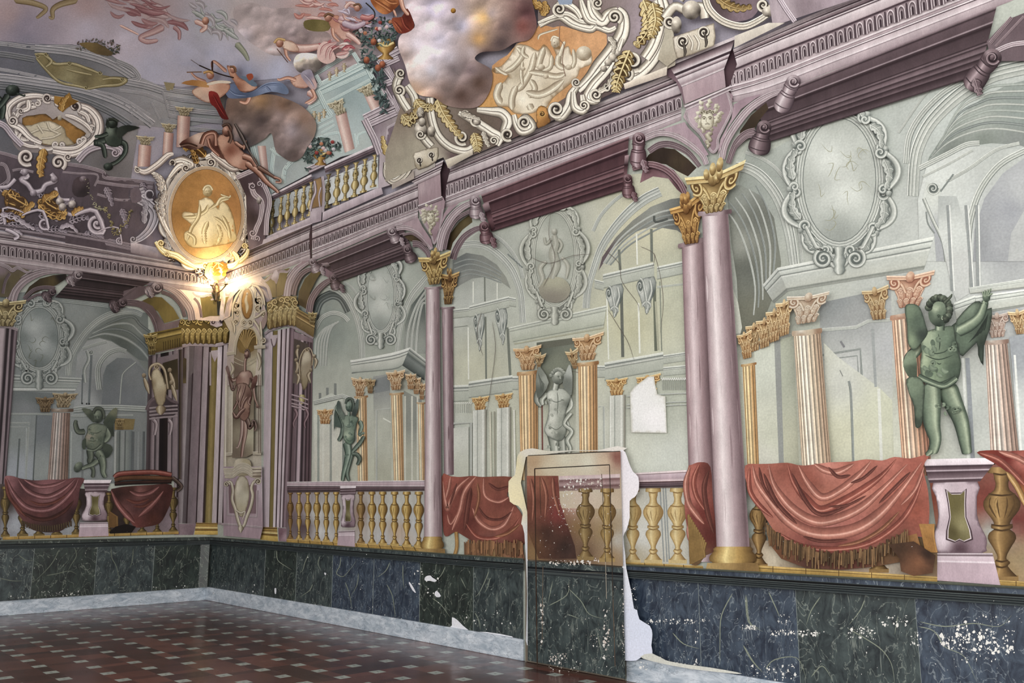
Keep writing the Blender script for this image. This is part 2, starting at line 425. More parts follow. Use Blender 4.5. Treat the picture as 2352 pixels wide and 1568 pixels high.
rr=N.new('ShaderNodeMapRange');rr.inputs[3].default_value=.12;rr.inputs[4].default_value=.34;L.new(nf.outputs[0],rr.inputs[0]);L.new(rr.outputs[0],b.inputs['Roughness'])
b.inputs['Specular IOR Level'].default_value=.6
V,F_=boxv(-.12,XL,-YL,.12,-.15,0);newobj('floor',V,F_,m,kind='structure')
# ---- marble skirting, real slabs 3 cm proud of the wall
def marble(name,c_dark,c_mid,c_vein,scale=1.6,dist=2.5,rough=.25,lo=.46,stretch=(1,1,1)):
 m,N,L=mat_new(name);b=N['Principled BSDF']
 tc=N.new('ShaderNodeTexCoord');mp=N.new('ShaderNodeMapping');mp.inputs['Scale'].default_value=stretch;L.new(tc.outputs['Object'],mp.inputs[0])
 n1=N.new('ShaderNodeTexNoise');n1.inputs['Scale'].default_value=scale*2.2;n1.inputs['Detail'].default_value=9;n1.inputs['Roughness'].default_value=.72;n1.inputs['Distortion'].default_value=.6
 n2=N.new('ShaderNodeTexNoise');n2.inputs['Scale'].default_value=scale;n2.inputs['Detail'].default_value=6;n2.inputs['Distortion'].default_value=dist
 L.new(mp.outputs[0],n1.inputs[0]);L.new(mp.outputs[0],n2.inputs[0])
 r1=N.new('ShaderNodeValToRGB');r1.color_ramp.elements[0].position=.38;r1.color_ramp.elements[0].color=(*c_dark,1);r1.color_ramp.elements[1].position=.66;r1.color_ramp.elements[1].color=(*c_mid,1)
 L.new(n1.outputs[0],r1.inputs[0])
 s=N.new('ShaderNodeMath');s.operation='SUBTRACT';L.new(n2.outputs[0],s.inputs[0]);s.inputs[1].default_value=.5
 a=N.new('ShaderNodeMath');a.operation='ABSOLUTE';L.new(s.outputs[0],a.inputs[0])
 v=N.new('ShaderNodeMapRange');v.inputs[1].default_value=0;v.inputs[2].default_value=.014;v.inputs[3].default_value=lo;v.inputs[4].default_value=0;L.new(a.outputs[0],v.inputs[0])
 mx=N.new('ShaderNodeMix');mx.data_type='RGBA';L.new(v.outputs[0],mx.inputs[0]);L.new(r1.outputs[0],mx.inputs[6]);mx.inputs[7].default_value=(*c_vein,1)
 L.new(mx.outputs[2],b.inputs['Base Color']);b.inputs['Roughness'].default_value=rough
 return m
MATS['skirt']=marble('pale_grey_veined_marble',(.34,.41,.48),(.72,.78,.84),(.14,.17,.22),2.2,3.4,.3,.7,(1,1,2.5))
DX0,DX1=7.54,8.86
def skirt(name,segs):
 V=[];F_=[]
 for(x0,x1,y0,y1)in segs:
  v,f=boxv(x0,x1,y0,y1,0,.21);F_+=[tuple(i+len(V)for i in q)for q in f];V+=v
 o=newobj(name,V,F_,MATS['skirt'],kind='structure');bv=o.modifiers.new('bevel','BEVEL');bv.width=.008;bv.segments=2
skirt('baseboard_left',[(0,.03,-YL,-.03)])
skirt('baseboard_right',[(0,DX0,-.03,0),(DX1+.03,XL,-.03,0)])
# ------------------------------------------------------------------ ornament kit
def Z(ox,oy,s):
 return lambda*a:[(ox+a[i]/s,oy+a[i+1]/s)for i in range(0,len(a),2)]
Z0=Z(0,0,1)
def line(a,b,wd,col,n=4):S([a,b],wd,[(0,col),(1,col)],smooth=False,n=n)
def curve(pts,wd,col,n=5,taper=None):S(pts,wd,[(0,col),(1,col)],n=n,taper=taper)
def lathe(prof_,pal,x=.5,w_=1.0,y0=0.0,y1=1.0,n=2,lit=.34):
 """turned form: prof_ = (t, half width) pairs down a vertical axis"""
 d,m,l=pal
 L_=[(x-hw*w_,y0+(y1-y0)*t)for t,hw in prof_];R_=[(x+hw*w_,y0+(y1-y0)*t)for t,hw in prof_]
 R2(L_,R_,[(0,mixc(d,m,.3)),(.12,mixc(d,m,.9)),(lit-.08,mixc(m,l,.5)),(lit,l),(lit+.1,mixc(m,l,.5)),(.62,m),(.82,mixc(d,m,.5)),(1,d)],n)
BAL=[(0,.34),(.05,.36),(.055,.22),(.1,.2),(.14,.16),(.2,.2),(.235,.34),(.3,.47),(.37,.44),(.44,.28),(.49,.2),(.5,.27),(.53,.27),(.54,.2),(.57,.32),(.62,.36),(.68,.26),(.76,.13),(.8,.12),(.82,.2),(.84,.2),(.86,.15),(.92,.3),(.95,.4)]
def baluster(q,pal,eye=False,flip=False):
 prof_=[(1-t,h)for t,h in BAL][::-1]if flip else BAL
 with Frame(q):
  d,m,l=pal
  fill([(.08,.94),(.92,.94),(.92,1),(.08,1)],mixc(m,l,.4))
  lathe(prof_,pal)
  for t in(.055,.235,.5,.54,.81,.86):
   tt=t;h=np.interp(tt,[a for a,b in BAL],[b for a,b in BAL]);S([(.5-h,tt),(.5,tt+.012),(.5+h,tt)],.016,[(0,d),(1,mixc(d,m,.4))],n=2)
  for k in(-.28,-.1,.12,.28):
   curve([(.5+k,.26),(.5+k*1.15,.33),(.5+k*.5,.44)],.035,mixc(d,m,.35),2,taper=(.4,.4))
  S([(.4,.27),(.33,.32),(.36,.4)],.06,[(0,m),(.5,l),(1,m)],n=2,taper=(.3,.5))
  if eye:blob(.5,.36,.07,.025,(d,d,m))
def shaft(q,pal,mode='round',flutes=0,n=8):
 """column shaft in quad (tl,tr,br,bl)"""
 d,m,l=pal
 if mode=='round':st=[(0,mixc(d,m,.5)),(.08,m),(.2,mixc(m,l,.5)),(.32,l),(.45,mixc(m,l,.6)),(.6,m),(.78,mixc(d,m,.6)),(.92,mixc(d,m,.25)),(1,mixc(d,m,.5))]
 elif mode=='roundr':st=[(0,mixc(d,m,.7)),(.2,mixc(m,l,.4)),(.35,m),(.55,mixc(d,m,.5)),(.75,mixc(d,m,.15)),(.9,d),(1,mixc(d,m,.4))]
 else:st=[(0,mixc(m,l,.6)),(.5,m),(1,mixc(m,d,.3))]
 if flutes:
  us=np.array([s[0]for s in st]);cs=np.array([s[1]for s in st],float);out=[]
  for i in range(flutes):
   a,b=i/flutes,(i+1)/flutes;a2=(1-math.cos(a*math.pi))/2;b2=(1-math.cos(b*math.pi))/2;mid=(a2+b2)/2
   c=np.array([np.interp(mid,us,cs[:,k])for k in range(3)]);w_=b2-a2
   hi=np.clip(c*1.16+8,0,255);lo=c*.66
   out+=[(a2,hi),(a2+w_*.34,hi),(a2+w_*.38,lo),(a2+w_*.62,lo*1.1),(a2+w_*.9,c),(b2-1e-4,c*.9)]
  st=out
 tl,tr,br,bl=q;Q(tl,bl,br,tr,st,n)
def ring(q,pal,bulge=.06):
 """torus ring seen edge-on in quad"""
 with Frame(q):
  d,m,l=pal
  fill([(0,.2),(.5,.2+bulge),(1,.2),(1.02,.5),(1,.8),(.5,.85+bulge),(0,.8),(-.02,.5)],[(.3,.3,l),(.3,.8,mixc(d,m,.5)),(.9,.6,d),(0,.6,mixc(d,m,.6)),(.6,.4,m)],step=3)
def leafcurl(x,y,w_,h,pal,lean=0.0):
 """upright acanthus leaf with a curled tip, base at x,y (y down)"""
 d,m,l=pal;tx=x+lean
 fill([(x-w_*.35,y),(x-w_*.5,y-h*.5),(tx-w_*.45,y-h*.85),(tx,y-h),(tx+w_*.45,y-h*.85),(x+w_*.5,y-h*.5),(x+w_*.35,y)],[(x-w_*.3,y-h*.5,mixc(m,l,.5)),(x+w_*.4,y-h*.4,mixc(d,m,.5)),(x,y,mixc(d,m,.4)),(tx,y-h,l)],smooth=2,rim=d,rimw=1.2)
 S([(x,y),((x+tx)/2,y-h*.5),(tx,y-h*.85)],w_*.14,[(0,d),(.4,m),(1,l)],n=3)
 for s in(-1,1):
  for k in(.25,.5,.72):S([(x+lean*k,y-h*k),(x+lean*k+s*w_*.3,y-h*(k+.12))],w_*.09,[(0,d),(1,mixc(m,l,.4))],smooth=False,n=2)
 S([(tx-w_*.42,y-h*.82),(tx,y-h*.98),(tx+w_*.42,y-h*.82),(tx+w_*.2,y-h*.74)],h*.1,[(0,mixc(m,l,.6)),(.4,l),(.7,m),(1,d)],n=3,taper=(.2,.2))
def capital(q,pal,part=True,seed=1,grape=False):
 d,m,l=pal;r=random.Random(seed)
 with Frame(q):
  fill([(.2,1),(.16,.6),(.06,.22),(.02,.1),(.98,.1),(.94,.22),(.84,.6),(.8,1)],[(.3,.6,m),(.75,.6,mixc(d,m,.35)),(.5,.15,d),(.4,1,mixc(d,m,.6)),(.35,.4,mixc(m,l,.3))],step=5)
  for k in range(6):
   x=.22+k*.112;S([(x,.98),(x+(x-.5)*.1,.6),(x+(x-.5)*.25,.45)],.05,[(0,d),(.3,m),(.6,l),(1,mixc(d,m,.4))],n=3)
  for x in(.3,.5,.7):leafcurl(x,.7,.2,.34,pal,(x-.5)*.2)
  for x in(.24,.42,.6,.78):leafcurl(x,1.0,.17,.34,pal,(x-.5)*.15)
  for s in(-1,1):
   with Sub('volute'):
    cx=.5+s*.37;S([(.5+s*.1,.5),(.5+s*.18,.3),(.5+s*.3,.18)],.07,(d,m,l),'round',4)
    spiral(cx,.22,.15,.07,pal,1.5,math.pi*(1 if s<0 else 0)+.6*s,s)
  S([(-.02,.1),(.25,.13),(.5,.15),(.75,.13),(1.02,.1)],.09,[(0,l),(.3,l),(.4,d),(.5,m),(.85,mixc(m,l,.5)),(1,d)],n=3)
  blob(.5,.14,.1,.11,pal)
  if grape:
   for k in range(7):blob(.38+r.random()*.26,.02+r.random()*.16,.055,.06,pal)
def acanthus(pts,wd,pal,lobes=6,n=4,curl=1):
 """full leaf along a spine: scalloped body, then lit lobes and midrib"""
 d,m,l=pal;p=cr(pts,6);k=len(p);tg=np.gradient(p,axis=0);tg/=np.linalg.norm(tg,axis=1,keepdims=True)+1e-9;nr=np.stack([-tg[:,1],tg[:,0]],1)
 t=np.linspace(0,1,k);hw=wd*.62*(1-.72*t)**.8*(.45+.55*np.minimum(t*5,1))
 N_=lobes*6;tt=np.linspace(0,1,N_);ph=(tt*lobes)%1;sc=.62+.5*np.sin(ph*math.pi)**.7-.18*ph
 I_=lambda a:np.stack([np.interp(tt,t,a[:,0]),np.interp(tt,t,a[:,1])],1)
 P_,Nn,Tt,H=I_(p),I_(nr),I_(tg),np.interp(tt,t,hw)*sc
 for q,c in((1.16,d),(1.0,None)):
  L_=P_+Nn*(H*q)[:,None]+Tt*(H*.35)[:,None];R_=P_-Nn*(H*q)[:,None]+Tt*(H*.35)[:,None]
  R2(L_,R_,[(0,d),(1,d)]if c else[(0,mixc(m,l,.3)),(.2,mixc(m,l,.7)),(.42,mixc(d,m,.7)),(.5,mixc(d,m,.2)),(.58,m),(.8,mixc(d,m,.8)),(1,mixc(d,m,.4))],1)
 for i in range(lobes):
  j=min(int((i+.45)/lobes*(k-1)),k-1);h=hw[j]
  for s in(-1,1):
   a=p[j];b=a+nr[j]*s*h*.55+tg[j]*h*.3;c=a+nr[j]*s*h*.95+tg[j]*h*.75
   S([a,b,c],[h*.16,h*.3,h*.12],[(0,d),(.3,mixc(d,m,.6)),(.5,l),(1,m)],n=n)
 S(pts,[wd*.16,wd*.13,wd*.04],[(0,d),(.3,m),(.6,l),(1,m)],n=4)
def cscroll(a,b,bulge,wd,pal,r=None,kind='round',e0=1,e1=1):
 """C-scroll from a to b with volutes at its ends"""
 a=np.array(a,float);b=np.array(b,float);v=b-a;L_=np.linalg.norm(v);u=v/L_;nr=np.array([-u[1],u[0]]);r=r or wd*.9
 s=1 if bulge>0 else-1
 pts=[a+v*t+nr*bulge*4*t*(1-t)for t in(0,.2,.4,.6,.8,1)]
 S(pts,[wd*.7,wd,wd*1.1,wd,wd*.7],pal,kind,n=4)
 for e,p,dr in((e0,a,1),(e1,b,-1)):
  if e:
   c=p-nr*s*r*.8;spiral(c[0],c[1],r,wd*.55,pal,1.3,math.atan2(nr[1]*s,nr[0]*s),-dr*s)
def garland(pts,wd,pal,n=26,seed=3,alt=None):
 r=random.Random(seed);p=cr(pts,12);d,m,l=pal
 for i in range(n):
  t=(i+.5)/n;j=int(t*(len(p)-1));ww=wd[0]*(1-t)+wd[1]*t if hasattr(wd,'__len__')else wd
  q=p[j]+np.array([r.uniform(-.5,.5),r.uniform(-.5,.5)])*ww;a=r.uniform(0,6.28)
  pp=alt if(alt and r.random()<.35)else pal;rr=ww*r.uniform(.28,.5)
  if r.random()<.5:blob(q[0],q[1],rr,rr*.7,pp,a)
  else:S([q-rr*np.array([math.cos(a),math.sin(a)]),q,q+rr*1.4*np.array([math.cos(a+.5),math.sin(a+.5)])],rr*.8,pp,'round',3,taper=(.3,.5))
def leaves(cx,cy,rx,ry,cols,n=60,size=5,seed=5):
 r=random.Random(seed)
 for i in range(n):
  a=r.uniform(0,6.283);q=math.sqrt(r.random());x=cx+rx*q*math.cos(a);y=cy+ry*q*math.sin(a);c=cols[i%len(cols)];th=r.uniform(0,3.14);s=size*r.uniform(.6,1.3)
  S([(x-s*math.cos(th),y-s*math.sin(th)),(x,y),(x+s*math.cos(th),y+s*math.sin(th))],s*.8,[(0,mixc(c,(0,0,0),.35)),(.5,c),(1,mixc(c,(255,255,255),.12))],n=2,taper=(.5,.5))
def dentils(a0,a1,b0,b1,n,pal,arch=True,ratio=1.0):
 """row of n arched dentils in strip top line a0-a1, bottom line b0-b1; spacing follows perspective ratio (width at end / width at start)"""
 d,m,l=pal;a0,a1,b0,b1=[np.array(t,float)for t in(a0,a1,b0,b1)]
 ws=np.geomspace(1,ratio,n+1)[:n]if n else[];cum=np.concatenate([[0],np.cumsum(ws)]);cum=cum/cum[-1]
 for i in range(n):
  t0,t1=cum[i],cum[i+1];q=[a0+(a1-a0)*t0,a0+(a1-a0)*t1,b0+(b1-b0)*t1,b0+(b1-b0)*t0]
  with Frame(q):
   fill([(.0,.05),(.16,.05),(.16,1),(.0,1)],mixc(d,m,.15))
   if arch:
    S([(.3,1.0),(.3,.35),(.55,.12),(.82,.35),(.84,.95)],.15,[(0,l),(.45,mixc(m,l,.7)),(.6,mixc(d,m,.4)),(1,mixc(d,m,.3))],n=3)
    fill([(.5,.9),(.5,.45),(.6,.38),(.68,.45),(.68,.9)],d)
    fill([(.42,.9),(.42,.45),(.5,.4),(.5,.9)],mixc(m,l,.8))
def limb(pts,wd,pal,n=5,kind='round'):
 S(pts,wd,pal,kind,n=n,taper=(.06,.06))
def oval_frame(cx,cy,rx,ry,wd,pal,kind='mould',rot=0,n=36):
 S(ell(cx,cy,rx,ry,rot,n),wd,pal,kind,n=1,closed=True,smooth=False)
def cracks(pts,col,wd=1.0):curve(pts,wd,col,3)
def drapery(outline,ctrl,folds,pal,step=None,kind='fold'):
 fill(outline,ctrl,smooth=3,step=step)
 for f in folds:
  pts,w_=f[0],f[1];pl=f[2]if len(f)>2 else pal
  S(pts,w_,pl,'soft' if len(f)>3 else kind,n=6,taper=(.25,.25))
def lighter(pal,t,c=(255,255,255)):return tuple(mixc(p,c,t)for p in pal)
def darker(pal,t,c=(0,0,0)):return tuple(mixc(p,c,t)for p in pal)
def flecks(area_,n,seed=1,size=1.6,cols=((225,225,220),)):
 """chips of lost paint scattered in the box (x0,y0,x1,y1)"""
 r=random.Random(seed);x0,y0,x1,y1=area_
 for i in range(n):
  x,y=r.uniform(x0,x1),r.uniform(y0,y1);s=size*(.22+.9*r.random()**3);k=r.randint(5,8);e=r.uniform(.5,1.6)
  fill([(x+s*r.uniform(.4,1.4)*math.cos(j*6.283/k),y+s*e*r.uniform(.4,1.4)*math.sin(j*6.283/k))for j in range(k)],cols[i%len(cols)],step=50)
def billow(px,n,seed,rmin,rmax,k=.55,big=()):
 """shading of a bank of rounded puffs, lit from the upper left"""
 r=random.Random(seed);px=np.asarray(px);lo,hi=px.min(0),px.max(0)
 pf=[(r.uniform(lo[0],hi[0]),r.uniform(lo[1],hi[1]),r.uniform(rmin,rmax),r.uniform(.7,1.2))for _ in range(n)]+list(big)
 def fn(V,C):
  C=C.copy()
  for x,y,rr,e in pf:
   dx=(V[:,0]-x)/rr;dy=(V[:,1]-y)/(rr*e);d=np.sqrt(dx*dx+dy*dy);ms=np.clip((1-d)/.3,0,1);ms=ms*ms*(3-2*ms)*k
   lam=1.03-.22*(dx*.55+dy*.83);C=C*(1-ms[:,None])+C*lam[:,None]*ms[:,None]
  return C
 return fn
def swirl(cx,cy,rx,ry,rot,pals,n=12,seed=1,w_=8):
 """crumpled cloth: short curved folds laid along one direction"""
 r=random.Random(seed);c,s_=math.cos(rot),math.sin(rot)
 for i in range(n):
  a=r.uniform(0,6.28);q=math.sqrt(r.random());u,v=rx*q*math.cos(a),ry*q*math.sin(a);L_=rx*r.uniform(.35,.8);b=ry*r.uniform(-.6,.6)
  pts=[(u-L_/2,v),(u-L_*.15,v+b*.5),(u+L_*.2,v+b*.45),(u+L_/2,v-b*.2)]
  S([(cx+x*c-y*s_,cy+x*s_+y*c)for x,y in pts],w_*r.uniform(.7,1.4),pals[i%len(pals)],'soft' if i%2 else 'round',4,taper=(.3,.35))
# ------------------------------------------------------------------ RIGHT WALL: grey architecture seen through the arcade
C_=(184,190,180)
def gbg(name,label,pts,ctrl,cat='painted hall',step=None):
 T(name,label,cat,mat='grey');fill(pts,ctrl,step=step)
gbg('painted_hall','pale grey-green hall painted behind the left bay of the right wall',Z0(690,700,735,690,1000,520,1010,1110,680,1110),[(720,700,(150,160,152)),(760,760,(140,150,142)),(800,900,(176,182,170)),(770,1000,(196,198,186)),(850,1080,(186,190,172)),(950,1000,(182,184,168)),(950,760,(150,158,148)),(860,640,(182,190,180)),(740,950,(186,190,178))])
z=Z(500,400,4)
def fluted(tl,tr,br,bl,pal,n=7):shaft([tl,tr,br,bl],pal,'round',n)
P('rear_vault')
S(z(880,1330,930,1180,1010,1120,1080,1110,1150,1150,1210,1260),22,GREYD,'soffit')
S(z(900,1420,960,1320,1060,1275,1150,1300,1200,1350),10,GREY,'mould')
for k in range(5):
 S(z(900+k*24,1760,905+k*26,1540,960+k*22,1440-k*8,1010+k*26,1400-k*12),4,GREY,'mould')
for i,(x,y)in enumerate([(735,902),(752,890),(770,880)]):line((x,y),(x,935),6,(128,134,130))
P('arch')
S(z(990,1060,1080,1085,1160,1150,1230,1280,1270,1400,1295,1560,1300,1780),[20,16,14,14,13],GREY,'arch',side=-1)
S(z(1150,985,1230,1040,1280,1110),5,GREY,'mould')
S(z(1590,1700,1670,1700,1650,1650,1680,1400,1720,1260,1790,1110,1880,1000,1930,940),[2,8,12,14,16,14],GREY,'arch')
fill(z(1700,1640,1720,1380,1780,1200,1900,1050,1920,1650),[(930,720,(112,120,114)),(945,780,(150,156,148)),(970,690,(90,98,94))])
for k in range(3):S(z(1735+k*45,1640,1760+k*40,1400,1830+k*25,1200,1915,1070+k*60),5,GREY,'mould')
T('painted_cornice','stepped grey cornice under the oval medallion of the left bay','cornice',mat='grey')
z2=Z(500,450,3.1367)
R2(z2(955,1180,1080,1180),z2(965,1280,1200,1240),[(0,GREY[2]),(.2,GREY[1]),(.22,GREY[0]),(.3,GREY[2]),(.35,GREY[1]),(.9,(172,178,168)),(1,GREY[0])],3)
R2(z2(955,1185,1250,1130,1385,1090),z2(968,1275,1260,1250,1330,1220),[(0,(224,228,220)),(.14,GREY[2]),(.2,GREY[0]),(.26,GREY[2]),(.34,(180,186,176)),(.38,GREY[0]),(.42,(196,200,190)),(.9,(172,178,168)),(1,GREY[0])],3)
R2(z2(1385,1090,1500,1180),z2(1330,1220,1490,1330),[(0,GREY[2]),(.15,GREY[0]),(.2,GREY[1]),(.35,GREY[0]),(.5,GREYD[1]),(1,GREYD[0])],3)
def medallion(name,label,cx,cy,rx,ry,pal,inner,scrolls=8,rot=0,wd=12,group=None,mat='grey',base=True,foot=True):
 """oval relief in a scrolled frame"""
 T(name,label,'medallion',mat=mat,part='oval',group=group)
 d,m,l=pal
 sh=ell(cx+wd*.15,cy,rx+wd*1.0,ry+wd*1.0,rot,44);k_=1+.05*np.sin(np.arange(44)*2*math.pi*scrolls/44)
 fill((sh-(cx,cy))*k_[:,None]+(cx+wd*.2,cy+wd*.12),mixc(d,m,.25));fill((sh-(cx,cy))*(k_[:,None]*.965)+(cx,cy),[(cx-rx,cy-ry,mixc(m,l,.5)),(cx+rx,cy+ry,mixc(d,m,.5)),(cx+rx,cy-ry,mixc(m,l,.2)),(cx-rx,cy+ry,m)])
 fill(ell(cx,cy,rx,ry,rot,30),[(cx-rx*.3,cy-ry*.3,inner[1]),(cx+rx*.8,cy,inner[0]),(cx,cy+ry*.9,mixc(inner[0],d,.3)),(cx-rx*.9,cy,inner[0]),(cx+rx*.2,cy+ry*.2,inner[1]),(cx,cy-ry,inner[0])])
 oval_frame(cx,cy,rx*1.06,ry*1.05,wd*.7,pal,'mould',rot)
 P('frame')
 a=np.linspace(0,2*math.pi,scrolls+1)[:-1]+.2
 E=lambda t,k:np.array([cx+(rx*k+wd*.5)*math.cos(t)*math.cos(rot)-(ry*k+wd*.5)*math.sin(t)*math.sin(rot),cy+(rx*k+wd*.5)*math.cos(t)*math.sin(rot)+(ry*k+wd*.5)*math.sin(t)*math.cos(rot)])
 st=a[1]-a[0]
 for i,t in enumerate(a):
  p,q=E(t,1.16),E(t+st*.86,1.16);p=p;q=q
  cscroll(p,q,-(wd*.75 if i%2 else wd*1.15),wd*.62,pal,r=wd*(.42 if i%2 else.55))
  mid=E(t+st*.95,1.2);blob(mid[0],mid[1],wd*.28,wd*.28,pal)
  acanthus([E(t+st*.15,1.1),E(t+st*.5,1.2),E(t+st*.85,1.12)],wd*.9,pal,4,3)
 if foot:
  P('foot')
  y=cy+ry*1.12+wd*.9
  for s in(-1,1):spiral(cx+s*wd*1.55,y,wd*.95,wd*.42,pal,1.7,-math.pi/2,s,tail=[(cx+s*rx*.9,cy+ry*.75),(cx+s*rx*.62,cy+ry*1.08)],tailw=[wd*.4,wd*.45])
  lathe([(0,.4),(.3,.3),(.5,.5),(.7,.35),(.85,.45),(1,.2)],pal,x=cx,w_=wd*1.3,y0=y-wd*1.1,y1=y+wd*1.5)
def relief_figures(cx,cy,s,col,seed=2,n=9):
 r=random.Random(seed)
 for i in range(n):
  P('relief_line')
  x=cx+r.uniform(-.45,.45)*s;y=cy+r.uniform(-.9,.9)*s;a=r.uniform(0,6.28)
  curve([(x,y),(x+s*.14*math.cos(a),y+s*.14*math.sin(a)),(x+s*.12*math.cos(a+1),y+s*.26*math.sin(a+1)),(x+s*.25*math.cos(a+1.6),y+s*.3*math.sin(a+1.6))],1.3 if s>40 else.9,col,4,taper=(.3,.4))
medallion('medallion','smallest grey oval medallion on the right wall, in the left bay',874,680,33,78,GREY,((168,176,168),(204,210,202)),10,wd=14)
relief_figures(876,675,60,(150,158,150),4,10)
def ochre_column(label,q,capq,n=7,pal=PGOLD,group='ochre fluted columns painted in the grey hall',capseed=1,base=None):
 T('column',label,'column',mat='gold',part='shaft',group=group)
 fluted(q[0],q[1],q[2],q[3],pal,n)
 (x0,y0),(x1,y1)=q[0],q[1];h=(x1-x0)*.16
 P('neck_ring');ring([(x0-3,y0-h),(x1+3,y1-h),(x1+3,y1+h),(x0-3,y0+h)],pal)
 if capq is not None:
  P('capital');capital(capq,pal,seed=capseed)
OG=(((148,100,56)),(206,170,118),(232,214,176))
T('corner_pier','grey-green pier with a sunken panel behind the ochre columns of the left bay','pier',mat='grey')
fill(z2(1120,1300,1240,1280,1250,2080,1130,2080),[(880,880,(150,154,150)),(880,1000,(180,184,170)),(880,1100,(176,178,160))])
fill(z2(1130,1320,1240,1290,1240,1400,1135,1420),(132,138,138));S(z2(1145,2080,1145,1540,1245,1530),4,GREY,'mould',smooth=False,n=1)
line((880,960),(898,970),3,(214,218,206));fill(z2(1340,1400,1470,1470,1470,2070,1345,2070),[(940,950,(136,140,132)),(940,1080,(170,172,156))])
for x in(1350,1400,1440):line(z2(x,1440)[0],z2(x,2070)[0],4,(196,198,184))
ochre_column('left ochre fluted column of the painted hall behind the small green putto',[(817,912),(842,910),(845,1106),(822,1106)],z2(960,1290,1090,1300,1060,1440,985,1440),6,OG)
T('half_capital','dim ochre half capital beside the left ochre column','capital',mat='gold');capital(z2(1060,1300,1140,1310,1120,1420,1075,1420),darker(PGOLD,.15),seed=4)
T('capital','row of receding ochre capitals right of the oval medallion in the left bay','capital',mat='gold')
for k,(x,y,w_,h)in enumerate([(1470,1400,60,130),(1430,1360,70,130),(1390,1330,80,120)]):capital(z2(x-w_/2,y-h/2,x+w_/2,y-h/2,x+w_/2-10,y+h/2,x-w_/2+10,y+h/2),OG,seed=k)
ochre_column('ochre fluted column right of the small green putto in the left bay',[(898,905),(924,903),(928,1106),(905,1106)],z2(1210,1255,1350,1235,1330,1390,1240,1400),6,OG,capseed=3)
ochre_column('thin ochre column half hidden behind the left pair of rose columns',[(960,925),(974,925),(976,1104),(964,1104)],None,4,OG)
T('distant_window','bright arched opening far behind the small green putto','window',mat='grey')
fill(z2(690,1480,820,1420,900,1460,900,2080,700,2080),[(740,930,(198,204,192)),(770,1000,(206,208,196)),(760,1080,(204,204,190))])
for x,c in((725,(150,158,150)),(760,(214,216,204)),(815,(150,156,148)),(860,(206,208,194)),(905,(140,148,140)),(935,(206,206,192))):line(z2(x,1560)[0],z2(x,2080)[0],5,c)
S(z2(690,1490,900,1440,1000,1480),10,GREY,'mould',smooth=False,n=1);capital(z2(715,1530,830,1525,820,1640,725,1640),OG,seed=9)
# ---- middle bay
z3=Z(1050,450,2.8517)
BE=(198,196,168);GG=(182,188,176)
gbg('painted_hall','pale hall with tall windows painted behind the doorway bay of the right wall',Z0(1036,600,1060,560,1150,500,1400,430,1450,400,1580,390,1600,1110,1036,1110),[(1060,620,(150,156,148)),(1080,700,(184,190,182)),(1100,850,(186,188,166)),(1060,1000,(186,192,182)),(1180,700,(178,184,172)),(1280,520,(184,188,176)),(1170,560,(172,178,168)),(1200,1000,(190,192,172)),(1480,520,(196,194,166)),(1540,650,(182,186,164)),(1450,750,(190,190,160)),(1540,900,(176,182,168)),(1420,1000,(196,200,186)),(1540,1050,(196,202,192))])
T('painted_arch','grey arch with shaded soffit left of the central oval medallion','arch',mat='grey',part='soffit')
fill(z3(-30,420,60,372,170,390,260,450,320,530,352,610,330,592,260,545,180,530,100,540,-30,610),[(1060,600,(104,110,108)),(1110,595,(128,132,126)),(1150,640,(140,144,134)),(1060,640,(138,142,136))])
for k,y in enumerate((425,460,500,530)):S(z3(-20,y+20,80,y-10-k*3,190,y+20-k*6,290,y+80-k*14),3,GREYD,'mould')
P('arch_band');S(z3(0,345,60,325,170,330,260,385,340,470,385,560,412,660,425,830),[15,16,17,17,15,14],GREY,'arch',side=-.3)
S(z3(225,250,300,300,360,370,410,460,430,540),8,GREY,'mould');line(z3(330,380)[0],z3(430,470)[0],3,GREYD[1])
T('painted_arch','large grey arch with dark soffit right of the central oval medallion','arch',mat='grey',part='soffit')
fill(z3(925,490,950,400,1040,270,1150,160,1270,70,1400,20,1480,10,1490,260,1440,225,1340,208,1230,212,1120,255,1020,345),[(1400,590,(96,84,88)),(1440,530,(124,128,118)),(1500,490,(140,144,136)),(1550,500,(106,110,106)),(1460,540,(138,140,132)),(1570,470,(110,114,108))])
for k,c in enumerate((GREY,GREYD,GREY,GREYD)):S(z3(960+k*14,440+k*4,1060+k*18,290+k*14,1190+k*22,180+k*22,1320+k*16,110+k*28,1470,80+k*36),4,c,'mould')
S(z3(1290,130,1300,170,1380,150),5,(GREYD[0],(70,74,70),GREYD[1]),'soft')
P('arch_band');S(z3(850,735,862,600,900,460,950,330,1030,210,1130,100,1230,20,1330,-30),[13,14,16,19,22,24,24],GREY,'arch')
S(z3(890,230,940,130,1020,40,1100,-20),8,GREY,'mould');S(z3(830,735,840,600),7,GREY,'mould')
def console(q,pal=GREY):
 with Frame(q):
  d,m,l=pal
  fill([(.1,.05),(.95,.0),(1,.35),(.8,.6),(.75,.8),(.55,1),(.45,.8),(.3,.7),(.2,.5),(.05,.3)],[(.4,.3,l),(.9,.4,d),(.5,.9,mixc(m,l,.5)),(.2,.2,m)],smooth=2,step=4,rim=d,rimw=1)
  spiral(.22,.2,.22,.09,pal,1.5,-1.5,1);S([(.4,.1),(.5,.4),(.55,.6),(.55,.95)],.14,pal,'round',3);S([(.75,.08),(.82,.35),(.66,.6),(.6,.85)],.12,pal,'round',3)
  for s in(-1,1):S([(.55,.62),(.55+s*.2,.7),(.55+s*.22,.8)],.1,pal,'round',2,taper=(.2,.5))
